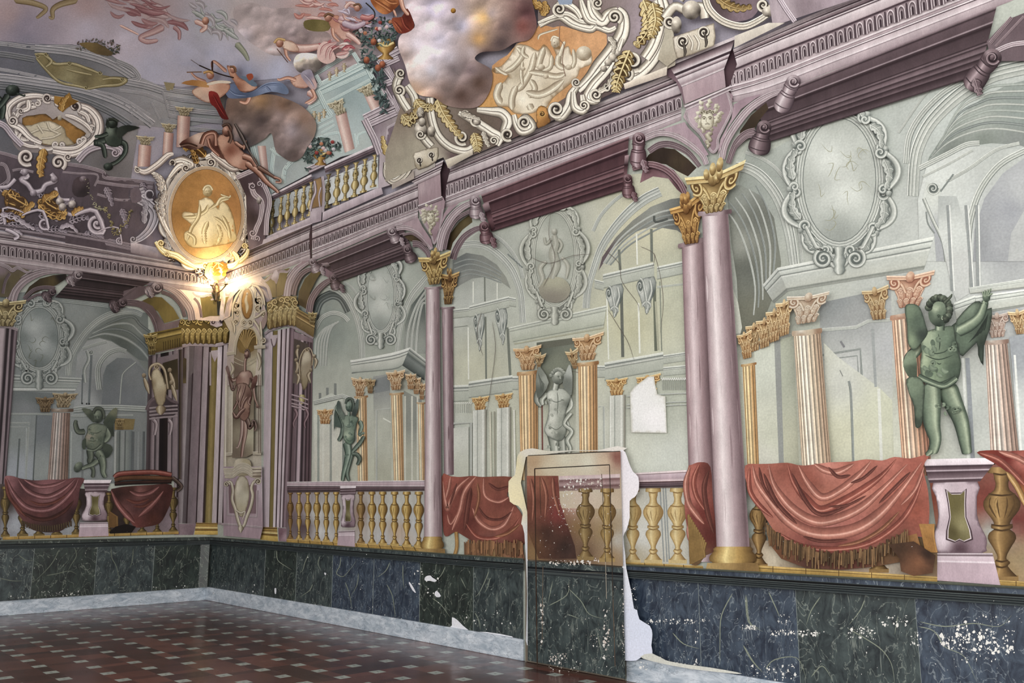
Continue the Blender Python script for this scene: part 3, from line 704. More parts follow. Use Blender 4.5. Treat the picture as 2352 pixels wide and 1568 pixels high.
def windowbay(name,label,top,low,cons,vlines,caps,pil,right):
 T('painted_window',label,'window',mat='grey',part='mullions')
 for a,b,col,wd in vlines:line(z3(*a)[0],z3(*b)[0],wd,col)
 P('cornice')
 for pts in top:
  a,b,h=z3(*pts[0:2])[0],z3(*pts[2:4])[0],pts[4]/2.85
  Q(a,b,(b[0],b[1]+h),(a[0],a[1]+h),[(0,(222,226,216)),(.12,(200,206,196)),(.16,GREY[0]),(.22,GREY[1]),(.3,(206,210,200)),(.34,(120,126,118)),(.4,(178,184,172)),(.9,(170,176,164)),(1,(120,126,116))])
 for c in cons:P('console');console(z3(*c))
 for c in caps:P('capital');capital(z3(*c),PGOLD,seed=int(c[0]))
 P('pilasters')
 for p in pil:
  a,b,y0,y1=p;tl,tr,br,bl=z3(a,y0,b,y0-10,b,y1,a,y1)
  Q(tl,bl,br,tr,[(0,(226,230,222)),(.1,(202,206,196)),(.28,(200,204,194)),(.3,(130,136,128)),(.38,(190,194,184)),(.7,(196,200,190)),(.74,(222,224,216)),(.8,(206,210,200)),(.92,(150,150,138)),(1,(132,128,118))])
dk,wh=(112,118,108),(222,226,214)
windowbay('w','tall beige window under a bracketed cornice on the left side of the doorway bay',[(80,720,340,655,75),(-40,745,80,730,60),(340,660,385,668,60),(75,1215,362,1172,110),(-40,1240,75,1235,110),(362,1180,400,1180,90)],None,[(105,780,178,770,180,1030,110,1010),(245,745,325,735,332,985,262,975)],[((180,530),(182,690),dk,3),((105,560),(105,700),wh,2.5),((262,570),(262,680),wh,2),((186,790),(190,1200),dk,4),((330,860),(348,1180),dk,6),((72,860),(75,1200),wh,3),((-20,860),(70,850),dk,1.5)],[(95,1315,210,1300,195,1400,105,1400),(245,1295,362,1280,350,1385,260,1388)],[(105,190,1405,1860),(262,350,1390,1860)],False)
for i in range(9):
 x=-30+i*14;curve(z3(x,1350,x+7,1362,x+14,1350),1.4,(206,210,202),2);line(z3(x+7,1362)[0],z3(x+7,1420)[0],1.2,(150,156,148),1)
T('sunken_panel','narrow sunken panel at the lower left of the doorway bay','panel',mat='grey')
S(z3(-30,1490,90,1485,90,1860),5,GREY,'mould',smooth=False,n=1);fill(z3(-30,1520,75,1510,75,1860,-30,1860),[(1060,1000,(196,200,190)),(1060,1090,(186,190,176))])
line(z3(215,1410)[0],z3(222,1860)[0],4,(200,200,182));line(z3(243,1410)[0],z3(246,1860)[0],2.5,(150,150,134));line(z3(372,1400)[0],z3(380,1860)[0],4,(214,216,204))
windowbay('w','tall beige window under a bracketed cornice on the right side of the doorway bay',[(955,512,1290,435,95),(1310,462,1482,425,85),(1310,590,1485,570,14),(965,1090,1350,1022,120),(1350,1042,1508,1018,60),(1350,1120,1512,1105,60),(900,545,960,560,60),(900,1110,968,1110,80)],None,[(970,600,1085,570,1085,810,975,790),(1172,550,1298,525,1300,785,1178,770)],[((1060,350),(1068,485),dk,6),((1175,245),(1180,450),wh,3.5),((1272,215),(1275,430),dk,6),((980,640),(992,1070),wh,3),((1076,640),(1085,1055),(100,104,96),7),((1188,700),(1196,1030),wh,4),((1292,600),(1302,1015),(100,106,92),7),((1328,560),(1340,1015),(134,140,126),3),((1300,690),(1318,1010),(166,168,146),5)],[(975,1195,1115,1178,1100,1300,990,1305)],[(1000,1100,1310,1860)],True)
P('capital');capital(z3(1175,1180,1330,1150,1325,1300,1180,1300),PGOLD,seed=5)
for i in range(12):
 x=1340+i*14;curve(z3(x,1190,x+7,1206,x+14,1188),2,(212,216,208),2);line(z3(x+7,1206)[0],z3(x+7,1270)[0],1.6,(140,146,136),1)
for y in(1290,1345,1365):S(z3(1110,y+22,1350,y+8,1515,y),2.5,GREY,'mould')
T('sunken_panel','pale sunken panel between the right ochre column and the slender pilaster of the doorway bay','panel',mat='grey')
S(z3(925,1380,960,1378,965,1860),4,GREY,'mould',smooth=False,n=1)
T('niche','dark shallow niche between two ochre columns behind the stone putto','niche',mat='grey')
fill(z3(520,960,780,925,775,1760,540,1760),[(1250,800,(92,98,88)),(1280,830,(120,126,110)),(1300,900,(136,140,126)),(1250,960,(180,184,166)),(1290,1030,(190,192,178))])
fill(z3(535,962,760,930,760,970,560,1000),(98,100,88));line(z3(556,1370)[0],z3(560,1780)[0],3.5,(110,66,60));line(z3(528,1370)[0],z3(534,1780)[0],9,(196,200,182))
T('painted_cornice','broad grey entablature block above the niche and its two ochre columns','cornice',mat='grey')
a,b,c,d=z3(335,862,980,715,958,868,375,972)
Q(a,b,c,d,[(0,(216,220,208)),(.06,(204,210,198)),(.09,(110,116,108)),(.12,(196,202,190)),(.2,(180,186,172)),(.24,(130,136,126)),(.27,(188,194,180)),(.8,(170,176,160)),(.84,(120,126,114)),(.88,(182,188,172)),(1,(160,160,136))])
medallion('medallion','worn grey oval medallion with a standing relief figure above the niche',1274,592,47,103,((104,108,100),(168,172,160),(206,210,198)),((158,164,152),(196,200,188)),9,wd=16)
P('relief')
RL=((128,128,116),(168,170,156),(200,202,190))
fill(ell(1274,665,36,30),[(1274,640,(168,168,146)),(1270,690,(134,130,118))])
S(Z0(1272,540,1276,560,1270,580,1276,610,1268,640),[10,16,20,22,8],RL,'soft');blob(1273,532,6,8,RL);S(Z0(1282,548,1290,562,1282,580),6,RL,'soft');S(Z0(1266,548,1254,560,1250,545),6,RL,'soft')
S(Z0(1254,600,1240,615,1246,640,1236,660),[8,12,10,4],RL,'soft');S(Z0(1290,590,1304,610,1300,640),[6,10,4],RL,'soft')
T('plaster_crack','thin branching plaster cracks across the oval medallion and the right window','crack',mat='grey')
CK=(104,96,88)
for pts in(z3(560,600,640,420,600,250,615,100),z3(480,400,600,440,760,390,900,380),z3(960,350,1060,440,1080,560,1180,700,1190,760),z3(985,740,1060,860,1120,960,1160,1080),z3(720,1150,800,1160,840,1240,910,1280),z3(1290,370,1330,520,1350,700,1330,900),z3(230,820,250,1000,220,1250,190,1450),z3(160,760,130,900,170,1050),z3(1200,330,1290,380,1280,470)):
 P('crack_line');curve(pts,1.1,CK,5,taper=(.1,.3))
ochre_column('left of the two ochre fluted columns beside the niche',z3(402,1165,528,1150,530,1860,418,1860),z3(365,985,552,955,520,1135,405,1140),8,((140,92,48),(206,162,104),(228,198,150)),group=None)
P('half_capital');capital(z3(505,1010,592,1005,545,1135,520,1135),darker(PGOLD,.12),seed=3)
ochre_column('right of the two ochre fluted columns beside the niche',z3(792,1105,918,1090,922,1860,805,1860),z3(752,915,962,868,918,1068,790,1078),8,((140,92,48),(206,162,104),(232,206,164)),group=None)
P('half_capital');capital(z3(698,1000,790,965,790,1130,755,1130),darker(PGOLD,.08),seed=6)
# ---- right bay
z4=Z(1650,450,2.8504);z5=Z(1500,0,2.6138);z6=Z(1764,0,4)
gbg('painted_hall','cool grey painted hall seen through the wide right bay of the right wall',Z0(1690,470,1700,400,1720,330,1760,350,1900,280,2200,170,2400,110,2400,1090,1700,1090),[(1720,440,(150,158,150)),(1760,700,(150,156,144)),(1740,900,(196,200,184)),(1770,1000,(192,196,176)),(1880,250,(176,184,176)),(2000,560,(176,182,176)),(2020,800,(172,176,172)),(1960,900,(184,188,176)),(1980,1020,(190,194,170)),(2200,300,(176,184,178)),(2180,600,(192,198,192)),(2300,560,(160,164,166)),(2340,700,(170,174,174)),(2240,950,(176,182,176)),(2340,1000,(196,200,194)),(2060,1000,(196,200,184))])
T('painted_arch','dark soffited grey arch just right of the thick rose column','arch',mat='grey',part='soffit')
fill(Z0(1668,430,1700,424,1745,448,1778,500,1794,600,1792,640,1745,760,1700,770,1692,640,1680,560),[(1700,440,(140,146,138)),(1740,500,(104,108,100)),(1760,600,(120,124,112)),(1720,620,(98,102,94)),(1730,720,(110,112,98)),(1700,560,(144,148,138))])
for k in range(6):S(z4(20+k*45,60-k*26,120+k*40,190-k*22,200+k*34,400-k*20,240+k*24,600-k*16,230+k*30,780-k*50),[3,4,5,4,3],(GREY,GREYD)[k%2],'mould')
fill(z4(90,590,130,700,155,860,145,900,110,900),(206,210,196))
P('arch_band');S(Z0(1690,385,1715,388,1745,405,1775,440,1795,480,1812,540,1822,610),[22,24,25,25,24,22],GREY,'arch',side=-.2)
S(Z0(1712,350,1745,362,1780,385,1812,425),8,GREY,'mould');S(Z0(1832,500,1838,560,1842,605),7,GREY,'mould')
T('painted_arch','wide grey arch with ribbed soffit at the right edge of the right wall','arch',mat='grey',part='soffit')
fill(z6(1440,1568,1480,1440,1600,1260,1800,1030,2000,880,2200,780,2500,700,2500,1400,2300,1330,2050,1315,1800,1350,1600,1440),[(2150,350,(140,150,142)),(2250,280,(160,168,160)),(2340,260,(132,142,136)),(2260,320,(120,128,120)),(2340,330,(128,134,130)),(2180,360,(108,114,108))])
for k in range(8):S(z6(1480+k*12,1470-k*18,1640+k*20,1320-k*52,1850+k*20,1220-k*56,2100,1180-k*56,2450,1230-k*66),[2,4,6,6,5],(GREY,GREYD,GREY,((110,120,112),(150,158,150),(180,188,182)))[k%4],'soft')
P('arch_band');S(z6(1340,1800,1360,1500,1400,1330,1500,1140,1680,950,1880,800,2100,690,2450,610),[26,28,30,32,34,36],GREY,'arch',side=-.2)
S(z6(1270,1500,1300,1250,1420,1040,1600,860,1760,760),14,GREY,'mould',side=0);S(z6(1200,1220,1420,900,1560,770),5,GREY,'mould')
T('painted_vault','pale inner vault, arches and scroll bracket painted under the wide right arch','vault',mat='grey',part='inner_vault')
fill(z5(1590,1200,1640,1000,1900,870,2240,900,2240,1568,1600,1568),[(2120,480,(190,196,190)),(2180,420,(198,204,198)),(2300,380,(176,182,176)),(2330,500,(160,164,166)),(2180,600,(192,198,192))])
S(z5(1600,1010,1760,930,1880,870,1960,860),12,GREY,'mould');S(z5(1620,1060,1780,980,1920,900),6,GREY,'mould');S(z5(1760,1090,1900,1010,2060,900,2200,860),8,GREY,'mould')
S(z5(1890,1568,1900,1350,1960,1150,2080,990,2240,900),[15,15,15,14],GREY,'mould');fill(z5(1920,1568,1930,1380,1990,1190,2100,1040,2240,940,2240,1568),[(2320,480,(150,154,158)),(2300,560,(158,162,164)),(2250,560,(142,146,148)),(2345,440,(168,172,172))])
fill(z5(2130,1568,2150,1400,2240,1240,2240,1568),(172,176,174));line((2160,440),(2190,400),4,GREYD[1])
P('scroll_bracket');fill(z5(1640,1090,1720,1110,1740,1300,1760,1568,1700,1568,1690,1420,1620,1200),[(2140,440,(196,202,194)),(2160,560,(160,164,166))]);spiral(*z5(1680,1130)[0],15,6,GREY,1.6,0,1);S(z5(1625,1190,1680,1320,1740,1450,1760,1568),8,GREY,'round')
S(z5(1640,1270,1650,1340,1690,1400),3,GREYD,'soft')
P('pier');z4b=z4
fill(z4(1440,0,1560,0,1640,300,1640,640,1560,690,1540,640,1440,200),[(2180,520,(196,202,196)),(2210,620,(186,190,186)),(2160,460,(170,176,172))])
for x0,x1 in((1500,1530),(1620,1660),(1690,1700)):line(z4(x0,60)[0],z4(x1,620)[0],6,(140,146,144));line(z4(x0+14,60)[0],z4(x1+14,620)[0],3,(214,218,212))
T('painted_cornice','grey cornice with a mitred left corner under the large right oval medallion','cornice',mat='grey')
ST=[(0,(222,226,218)),(.1,(206,212,204)),(.13,GREY[0]),(.17,(200,206,198)),(.3,(178,184,176)),(.34,GREY[0]),(.38,(208,212,204)),(.44,(180,186,178)),(.86,(178,182,172)),(.9,(120,126,118)),(1,(150,154,146))]
Q(*z4(385,470,1412,265,1345,480,455,622),ST,8);Q(*z4(290,582,385,470,455,622,362,700),[(u,tuple(np.array(c)*.9))for u,c in ST],3)
Q(*z4(1540,700,1680,650,1690,780,1560,820),ST,3);Q(*z4(1640,600,2010,540,2010,600,1650,640),ST,3);Q(*z4(1680,655,2010,610,2010,720,1700,770),ST,3)
medallion('medallion','largest grey oval medallion, veined and cracked, in the wide right bay',1928,413,86,142,GREY,((170,176,168),(206,212,204)),11,wd=24)
relief_figures(1935,420,100,(150,150,122),8,16)
T('sunken_panel','sunken grey door panel between the two ochre columns of the right bay','panel',mat='grey')
fill(z4(660,700,1130,600,1150,1800,700,1800),[(1920,690,(134,140,140)),(1960,730,(150,154,152)),(1960,850,(186,190,186)),(1950,950,(190,194,178)),(2010,1030,(188,192,168)),(2040,800,(170,174,174))])
S(z4(640,880,900,860,980,820,1140,810),8,GREY,'mould',smooth=False,n=1);S(z4(680,1040,930,1000,940,1190),6,GREYD,'mould',smooth=False,n=1);S(z4(690,1070,910,1045,918,1180),3,GREYD,'mould',smooth=False,n=1)
fill(z4(690,960,780,1050,1060,1260,1140,1340,1140,1800,720,1800),[(1930,880,(196,200,190)),(1950,1000,(194,196,172)),(2040,950,(190,194,172))]);S(z4(855,1210,870,1330,885,1800),6,GREYD,'mould');line(z4(1010,870)[0],z4(1030,1250)[0],6,(150,156,154));line(z4(1050,1260)[0],z4(1070,1800)[0],7,(206,210,200))
line(z4(795,1140)[0],z4(815,1180)[0],2,(120,124,120));line(z4(800,950)[0],z4(825,990)[0],5,(120,122,124))
T('pilaster','pale green-grey pilaster left of the large ochre column in the right bay','pilaster',mat='grey')
fill(z4(235,1020,380,930,400,1800,265,1800),[(1750,830,(196,202,188)),(1775,1000,(190,194,176)),(1750,1050,(200,202,188))]);fill(z4(365,935,405,940,430,1800,398,1800),(144,148,144));fill(z4(405,930,490,910,530,1800,430,1800),[(1810,850,(172,178,160)),(1820,1050,(180,182,160))])
S(z4(225,1015,360,945,480,905),6,GREY,'mould',smooth=False,n=1)
T('capital','receding row of ochre capitals left of the large ochre column in the right bay','capital',mat='gold')
for k,(x,y,w_,h)in enumerate([(430,790,110,250),(365,840,110,230),(300,890,110,210),(232,920,110,200)][::-1]):capital(z4(x-w_/2,y-h/2+20,x+w_/2,y-h/2-20,x+w_/2-10,y+h/2-20,x-w_/2+14,y+h/2+10),PGOLD,seed=k+11)
ochre_column('slim ochre fluted column at the far left of the right bay',z4(158,1110,240,1095,268,1800,192,1800),z4(118,900,215,860,230,1050,150,1070),5,((150,100,50),(206,164,100),(236,214,160)),None)
ochre_column('large ochre fluted column standing left in the right bay',z4(492,900,668,880,745,1830,552,1830),z4(450,640,730,605,665,815,480,845),10,((146,112,84),(196,178,148),(216,208,188)),None)
ochre_column('ochre-pink fluted column half hidden behind the large green putto',z4(1135,800,1310,760,1400,1830,1210,1830),z4(1100,500,1420,462,1345,715,1150,735),9,((150,88,64),(204,160,124),(226,196,166)),None)
T('half_capital','ochre pilaster capital just left of the green putto wing','capital',mat='gold');capital(z4(935,605,1110,560,1115,800,990,812),darker(PGOLD,.1),seed=8)
ochre_column('pinkish fluted column right of the large green putto',z4(1745,960,1890,950,1985,1830,1790,1830),z4(1738,765,1905,745,1890,915,1765,930),8,((150,116,98),(190,166,148),(210,200,186)),None)
T('half_capital','ochre capital cut by the right edge of the photo above the raised fist side','capital',mat='gold');capital(z4(1890,740,2020,715,2010,900,1940,905),PGOLD,seed=9)
T('sunken_panel','pale wall strip with a sunlit panel at the right edge of the right bay','panel',mat='grey')
fill(z4(1905,920,2030,900,2030,1800,1985,1800),[(2330,800,(150,156,160)),(2340,950,(196,202,198))]);line(z4(1940,1040)[0],z4(1990,1800)[0],5,(220,224,218));line(z4(1600,1060)[0],z4(1640,1800)[0],6,(212,216,210));line(z4(1630,1060)[0],z4(1670,1800)[0],10,(140,146,150))
# ---- rose marble entablature running above the right wall's arcade
za=Z(500,400,4);zb=Z(900,250,4);zc=Z(1340,60,4);zd=z6
PK=(152,120,130)
def entab(st,pal=PINK,soft=0):
 """st: stations (x, L0..L5)"""
 d,m,l=pal
 P('crown_moulding')
 R2([(s[0],s[1])for s in st],[(s[0],s[2])for s in st],[(0,d),(.04,l),(.16,l),(.18,mixc(m,l,.4)),(.3,mixc(m,l,.5)),(.32,d),(.38,mixc(d,m,.4)),(.42,l),(.47,m),(.6,mixc(d,m,.7)),(.64,d),(.7,mixc(d,m,.2)),(.72,l),(.78,l),(.8,d),(.86,mixc(d,m,.6)),(.9,l),(1,l)],3)
 P('frieze_band');R2([(s[0],s[2])for s in st],[(s[0],s[3])for s in st],[(0,l),(.1,mixc(m,l,.8)),(.7,mixc(m,l,.5)),(.8,m),(.84,d),(1,mixc(d,m,.2))],3)
 P('dentil_band');R2([(s[0],s[3])for s in st],[(s[0],s[4])for s in st],[(0,mixc(d,m,.2)),(.06,m),(.15,mixc(m,l,.3)),(1,mixc(m,l,.45))],3)
 P('architrave');R2([(s[0],s[4])for s in st],[(s[0],s[5])for s in st],[(0,l),(.25,l),(.28,d),(.34,m),(.6,mixc(m,l,.4)),(.65,d),(.72,l),(.85,l),(.88,d),(1,mixc(d,m,.5))],3)
 R2([(s[0],s[5])for s in st],[(s[0],s[6])for s in st],[(0,mixc(m,l,.5)),(.3,mixc(m,l,.8)),(.34,l),(.4,l),(.44,mixc(d,m,.6)),(.5,mixc(m,l,.45)),(.9,mixc(m,l,.2)),(1,m)],3)
def dent(a0,a1,b0,b1,n,pal=PINK,ratio=1.0):
 P('dentil_row');dentils(a0,a1,b0,b1,n,pal,True,ratio)
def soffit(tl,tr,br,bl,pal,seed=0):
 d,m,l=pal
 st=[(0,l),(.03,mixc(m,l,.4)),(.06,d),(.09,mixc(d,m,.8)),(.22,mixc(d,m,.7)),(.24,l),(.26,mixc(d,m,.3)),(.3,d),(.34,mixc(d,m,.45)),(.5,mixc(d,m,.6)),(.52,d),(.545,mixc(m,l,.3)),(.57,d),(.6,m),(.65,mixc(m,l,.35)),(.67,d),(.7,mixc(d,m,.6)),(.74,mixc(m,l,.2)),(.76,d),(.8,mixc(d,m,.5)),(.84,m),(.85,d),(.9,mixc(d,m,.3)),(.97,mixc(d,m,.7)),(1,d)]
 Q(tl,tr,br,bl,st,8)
T('entablature','rose marble entablature stretch between the corner lamp and the first step in the cornice','entablature',mat='pink')
entab([(516,600,616,630,647,655,668),(560,579,600,612,630,639,652),(640,545,565,580,598,610,622),(714,512,534,548,572,582,594)])
dent((524,627),(714,550),(526,644),(714,571),22,ratio=1.5)
P('return');fill(za(860,450,880,520,872,600,860,700,870,800,850,780,840,560),[(715,520,(80,54,62)),(715,580,(70,44,52))])
T('entablature','rose marble entablature over the left bay, between the cornice step and the first bearded mask','entablature',mat='pink')
entab([(717,519,537,550,571,586,600),(790,489,507,521,543,556,570),(870,455,476,491,510,521,536),(960,417,439,455,475,486,500)])
dent((719,552),(958,457),(720,571),(958,476),24,ratio=1.45)
T('beam_soffit','ribbed dark rose underside of the beam over the left bay','beam',mat='pink')
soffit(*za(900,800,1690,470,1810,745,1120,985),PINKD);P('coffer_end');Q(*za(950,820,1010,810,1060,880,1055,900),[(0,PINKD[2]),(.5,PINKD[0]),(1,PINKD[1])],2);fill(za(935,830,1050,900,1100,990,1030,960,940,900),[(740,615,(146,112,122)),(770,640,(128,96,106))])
T('entablature','rose marble entablature over the doorway bay between the two bearded masks','entablature',mat='pink')
entab([(1018,390,408,425,454,467,479),(1125,342,368,386,411,426,440),(1225,299,330,347,371,387,402),(1340,249,287,304,328,344,360),(1488,190,228,246,274,289,307),(1565,158,198,218,246,260,276)])
dent((1019,427),(1566,220),(1020,453),(1568,246),36,ratio=1.75)
T('beam_soffit','stained reddish underside of the beam over the doorway bay','beam',mat='pink')
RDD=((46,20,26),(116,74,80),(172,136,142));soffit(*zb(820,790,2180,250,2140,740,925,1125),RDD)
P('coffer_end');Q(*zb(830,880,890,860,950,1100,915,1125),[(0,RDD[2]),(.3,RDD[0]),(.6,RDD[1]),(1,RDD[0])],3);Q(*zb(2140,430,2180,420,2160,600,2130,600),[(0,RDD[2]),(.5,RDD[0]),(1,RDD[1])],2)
T('entablature','rose marble entablature over the wide right bay, running out of the photo','entablature',mat='pink')
D_=[(1672,118,146,168,198,214,236),(1764,77,108,130,172,186,221),(1900,18,54,78,118,133,167),(2100,-60,-26,-3,38,56,90),(2400,-180,-146,-124,-82,-60,-28)]
entab(D_);dent((1676,170),(2300,-84),(1678,198),(2304,-42),28,ratio=1.9)
T('beam_soffit','wide dark rose underside of the beam over the right bay','beam',mat='pink')
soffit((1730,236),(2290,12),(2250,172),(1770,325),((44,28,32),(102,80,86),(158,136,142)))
P('coffer_end');fill(zd(2010,380,2200,180,2500,60,2500,560,2050,560),[(2280,90,(112,92,98)),(2340,60,(96,76,82)),(2300,130,(104,84,90))]);S(zd(2040,400,2240,160),9,PINKD,'mould',smooth=False);S(zd(2090,430,2352,150),6,PINKD,'mould',smooth=False)
S(zd(2100,470,2250,410,2450,390),12,PINK,'mould')
def leafmask(cx,cy,s,pal,lean=0):
 d,m,l=pal;r=random.Random(int(cx))
 P('mask','stone')
 for i in range(34):
  a=r.uniform(0,6.28);rr=r.uniform(.55,1.0);x=cx+s*rr*.62*math.cos(a);y=cy+s*rr*.8*math.sin(a)-s*.1
  fill([(x+s*.16*math.cos(a+b)*q,y+s*.16*math.sin(a+b)*q)for b,q in((0,1.3),(.8,.6),(1.6,1),(2.6,.5),(3.4,.9),(4.4,.5),(5.2,1))],[(x-2,y-2,l),(x+3,y+3,mixc(d,m,.4))],step=4)
 for i in range(9):blob(cx+r.uniform(-.1,.1)*s,cy+s*(.75+i*.08),s*(.16-i*.012),s*.1,pal)
 fill(ell(cx+lean,cy+s*.08,s*.34,s*.5,0,20),[(cx-s*.15,cy-s*.1,l),(cx+s*.3,cy+s*.2,mixc(d,m,.7)),(cx,cy+s*.5,m),(cx-s*.1,cy+s*.2,l)],rim=mixc(d,m,.4),rimw=s*.05)
 for e in(-.16,.14):
  S([(cx+lean+s*(e-.09),cy-s*.06),(cx+lean+s*e,cy-s*.1),(cx+lean+s*(e+.09),cy-s*.05)],s*.05,[(0,d),(1,mixc(d,m,.5))],n=2);blob(cx+lean+s*e,cy,s*.07,s*.035,(d,d,m))
 S([(cx+lean,cy-s*.05),(cx+lean-s*.03,cy+s*.14),(cx+lean+s*.05,cy+s*.17)],s*.08,[(0,l),(.5,mixc(m,l,.6)),(1,mixc(d,m,.5))],n=3)
 S([(cx+lean-s*.11,cy+s*.28),(cx+lean,cy+s*.26),(cx+lean+s*.12,cy+s*.28)],s*.06,[(0,mixc(d,m,.6)),(.5,d),(1,l)],n=2)
 for k in range(5):spiral(cx+lean+s*(-.28+k*.14),cy-s*(.32+.06*(k%2)),s*.1,s*.05,pal,1.2,k,1)
MK=((84,74,58),(178,172,148),(228,226,204))
T('cornice_block','rose block stepping forward of the entablature above the left paired columns, with a vine-crowned mask','bracket',mat='pink',part='block')
fill(zb(470,470,535,560,500,700,490,900,440,960,440,560),[(1020,390,(74,50,58)),(1020,430,(62,38,46)),(1018,470,(90,62,72))])
fill(zb(240,690,445,590,455,815,245,895),[(965,430,(186,160,166)),(1005,440,(168,138,146)),(985,465,(160,130,138))])
Q(*zb(135,635,475,468,440,600,225,700),[(0,PINK[2]),(.14,PINK[2]),(.16,PINK[0]),(.25,PINK[1]),(.38,PINK[2]),(.42,PINK[0]),(.5,PINK[0]),(.54,PINK[2]),(.6,PINK[1]),(.66,PINK[0]),(.7,PINK[2]),(.95,PINK[1]),(1,PINK[0])],4)
fill(zb(255,890,470,810,480,920,450,1040,420,1140,385,1240,350,1150,290,1050,258,960),[(1000,500,(160,128,138)),(970,490,(196,172,178)),(997,550,(150,118,128))],smooth=2)
Q(*zb(240,885,462,800,468,835,250,920),[(0,PINK[2]),(.3,PINK[2]),(.4,PINK[0]),(.6,PINK[1]),(1,PINK[0])],3)
S(zb(262,970,300,1060,360,1160,388,1240,430,1150,455,1030,470,920),4,PINK,'mould');leafmask(*zb(355,985)[0],30,MK)
T('cornice_block','large rose block above the thick right columns, carrying a vine-crowned face mask','bracket',mat='pink',part='block')
fill(zc(1405,88,1370,200,1410,350,1340,560,1380,680,1300,640,1285,300),[(1680,120,(60,36,44)),(1680,170,(90,62,70)),(1675,215,(80,52,60))])
fill(zc(770,345,770,455,850,510,900,620,930,760,930,560,850,400),[(1540,160,(110,80,92)),(1560,200,(130,100,110))])
fill(zc(905,550,1290,385,1308,560,935,715),[(1575,200,(188,160,166)),(1650,175,(176,148,156)),(1620,215,(170,140,148))])
Q(*zc(775,345,1405,88,1290,400,905,560),[(0,PINK[2]),(.1,PINK[2]),(.12,PINK[0]),(.2,mixc(PINK[0],PINK[1],.5)),(.3,PINK[1]),(.42,PINK[2]),(.45,PINK[0]),(.52,PINK[0]),(.55,PINK[2]),(.62,PINK[1]),(.66,PINK[0]),(.69,PINK[2]),(.9,PINK[1]),(.97,PINK[2]),(1,PINK[0])],5)
fill(zc(940,770,1330,600,1365,700,1350,800,1290,920,1240,1030,1230,1120,1195,1165,1150,1130,1080,1010,960,890),[(1590,270,(190,164,172)),(1660,240,(160,130,140)),(1640,320,(150,120,130))],smooth=2)
S(zc(945,790,975,890,1080,1000,1150,1120,1195,1160,1235,1110,1240,1030,1300,910,1360,780,1350,690,1325,610),6,PINK,'mould')
Q(*zc(925,730,1355,545,1355,590,945,775),[(0,PINK[2]),(.3,PINK[2]),(.4,PINK[0]),(.6,PINK[1]),(.9,PINK[2]),(1,PINK[0])],4);leafmask(*zc(1150,850)[0],46,MK,-3)
def boss(name,a,b,r0,r1,pal,label,drop=True):
 """turned pendant pointing from a (button end) to b"""
 T('scroll_boss',label,'bracket',mat='pink',part='barrel');d,m,l=pal
 a=np.array(a,float);b=np.array(b,float);v=b-a;L_=np.linalg.norm(v);ang=math.atan2(v[1],v[0])-math.pi/2;c=(a+b)/2
 with Box(c[0],c[1],r1*2,L_,ang):
  lathe([(0,.34*r0/r1*1.4),(.12,.5*r0/r1),(.3,.46*r0/r1),(.38,.36),(.42,.44),(.62,.5),(.8,.5),(.92,.4),(1,.18)],pal)
  for t in(.2,.38,.46,.8):S([(.08,t),(.5,t+.04),(.92,t)],.03,[(0,d),(1,mixc(d,m,.5))],n=3)
 P('button');blob(a[0],a[1],r0,r0*.95,pal);spiral(a[0],a[1],r0*.72,r0*.34,pal,1.4,.4,1);blob(a[0],a[1],r0*.26,r0*.3,pal)
 if drop:P('leaf');acanthus([(b[0]+r1*.6,b[1]-r1),(b[0]+r1*.9,b[1]),(b[0]+r1*1.1,b[1]+r1*.5)],r1*.9,pal,3,3)
T('arcade_arch','rose arch springing from the corner pilaster over the left bay, with an ochre panelled soffit','arch',mat='pink',part='soffit')
fill(za(735,1190,745,1080,800,960,880,880,950,900,900,980,850,1080,815,1240),[(700,640,(92,76,34)),(720,620,(110,92,44)),(690,690,(84,66,34))])
S(za(840,1270,860,1160,920,1060,1000,990,1060,965),[16,16,14,10],PINKD,'arch');S(za(690,1110,710,1020,760,930,830,880,900,870),[16,15,12,8],PINKD,'mould')
P('arch_band');S(za(630,1120,650,990,710,890,790,825,870,790),[20,18,15,8],PINK,'arch');fill(za(680,880,780,800,850,780,850,790,740,850),(170,140,148))
T('arcade_arch','short rose arch from the bracket to the left paired columns','arch',mat='pink',part='soffit')
fill(za(1700,560,1780,545,1860,590,1900,650,1760,610),[(940,545,(84,66,36)),(960,560,(60,44,28))]);S(za(1790,640,1850,645,1920,710,1950,780),[16,13,9],PINKD,'arch');P('arch_band')
S(za(1640,500,1720,490,1820,520,1900,590,1960,690),[14,15,14,10],PINK,'arch',side=-.2);S(za(1700,560,1780,545,1860,590,1920,660),6,PINKD,'mould')
fill(za(1690,460,1840,400,1880,480,1960,600,1980,680,1940,650,1860,540,1770,480),[(940,510,(176,148,156)),(980,560,(160,130,140))])
T('arcade_arch','rose arch rising from the left paired columns to the doorway bay, soffit panel ochre','arch',mat='pink',part='soffit')
fill(zb(500,1290,540,1140,620,1040,730,960,740,1040,650,1110,560,1230,540,1300),[(1040,520,(88,72,38)),(1060,505,(100,84,44)),(1032,560,(70,52,30))])
S(zb(560,1380,590,1290,660,1180,760,1110,830,1090),[16,16,14,10],PINKD,'arch');S(zb(480,1290,520,1130,600,1010,720,940),[12,11,9],PINKD,'mould')
P('arch_band');S(zb(430,1300,470,1130,550,990,650,900,760,850),[16,17,16,12],PINK,'arch',side=.1);fill(zb(440,1100,500,980,620,860,520,900,480,960),(168,138,148))
T('arcade_arch','rose arch curving down onto the thick right columns from the doorway bay','arch',mat='pink',part='soffit')
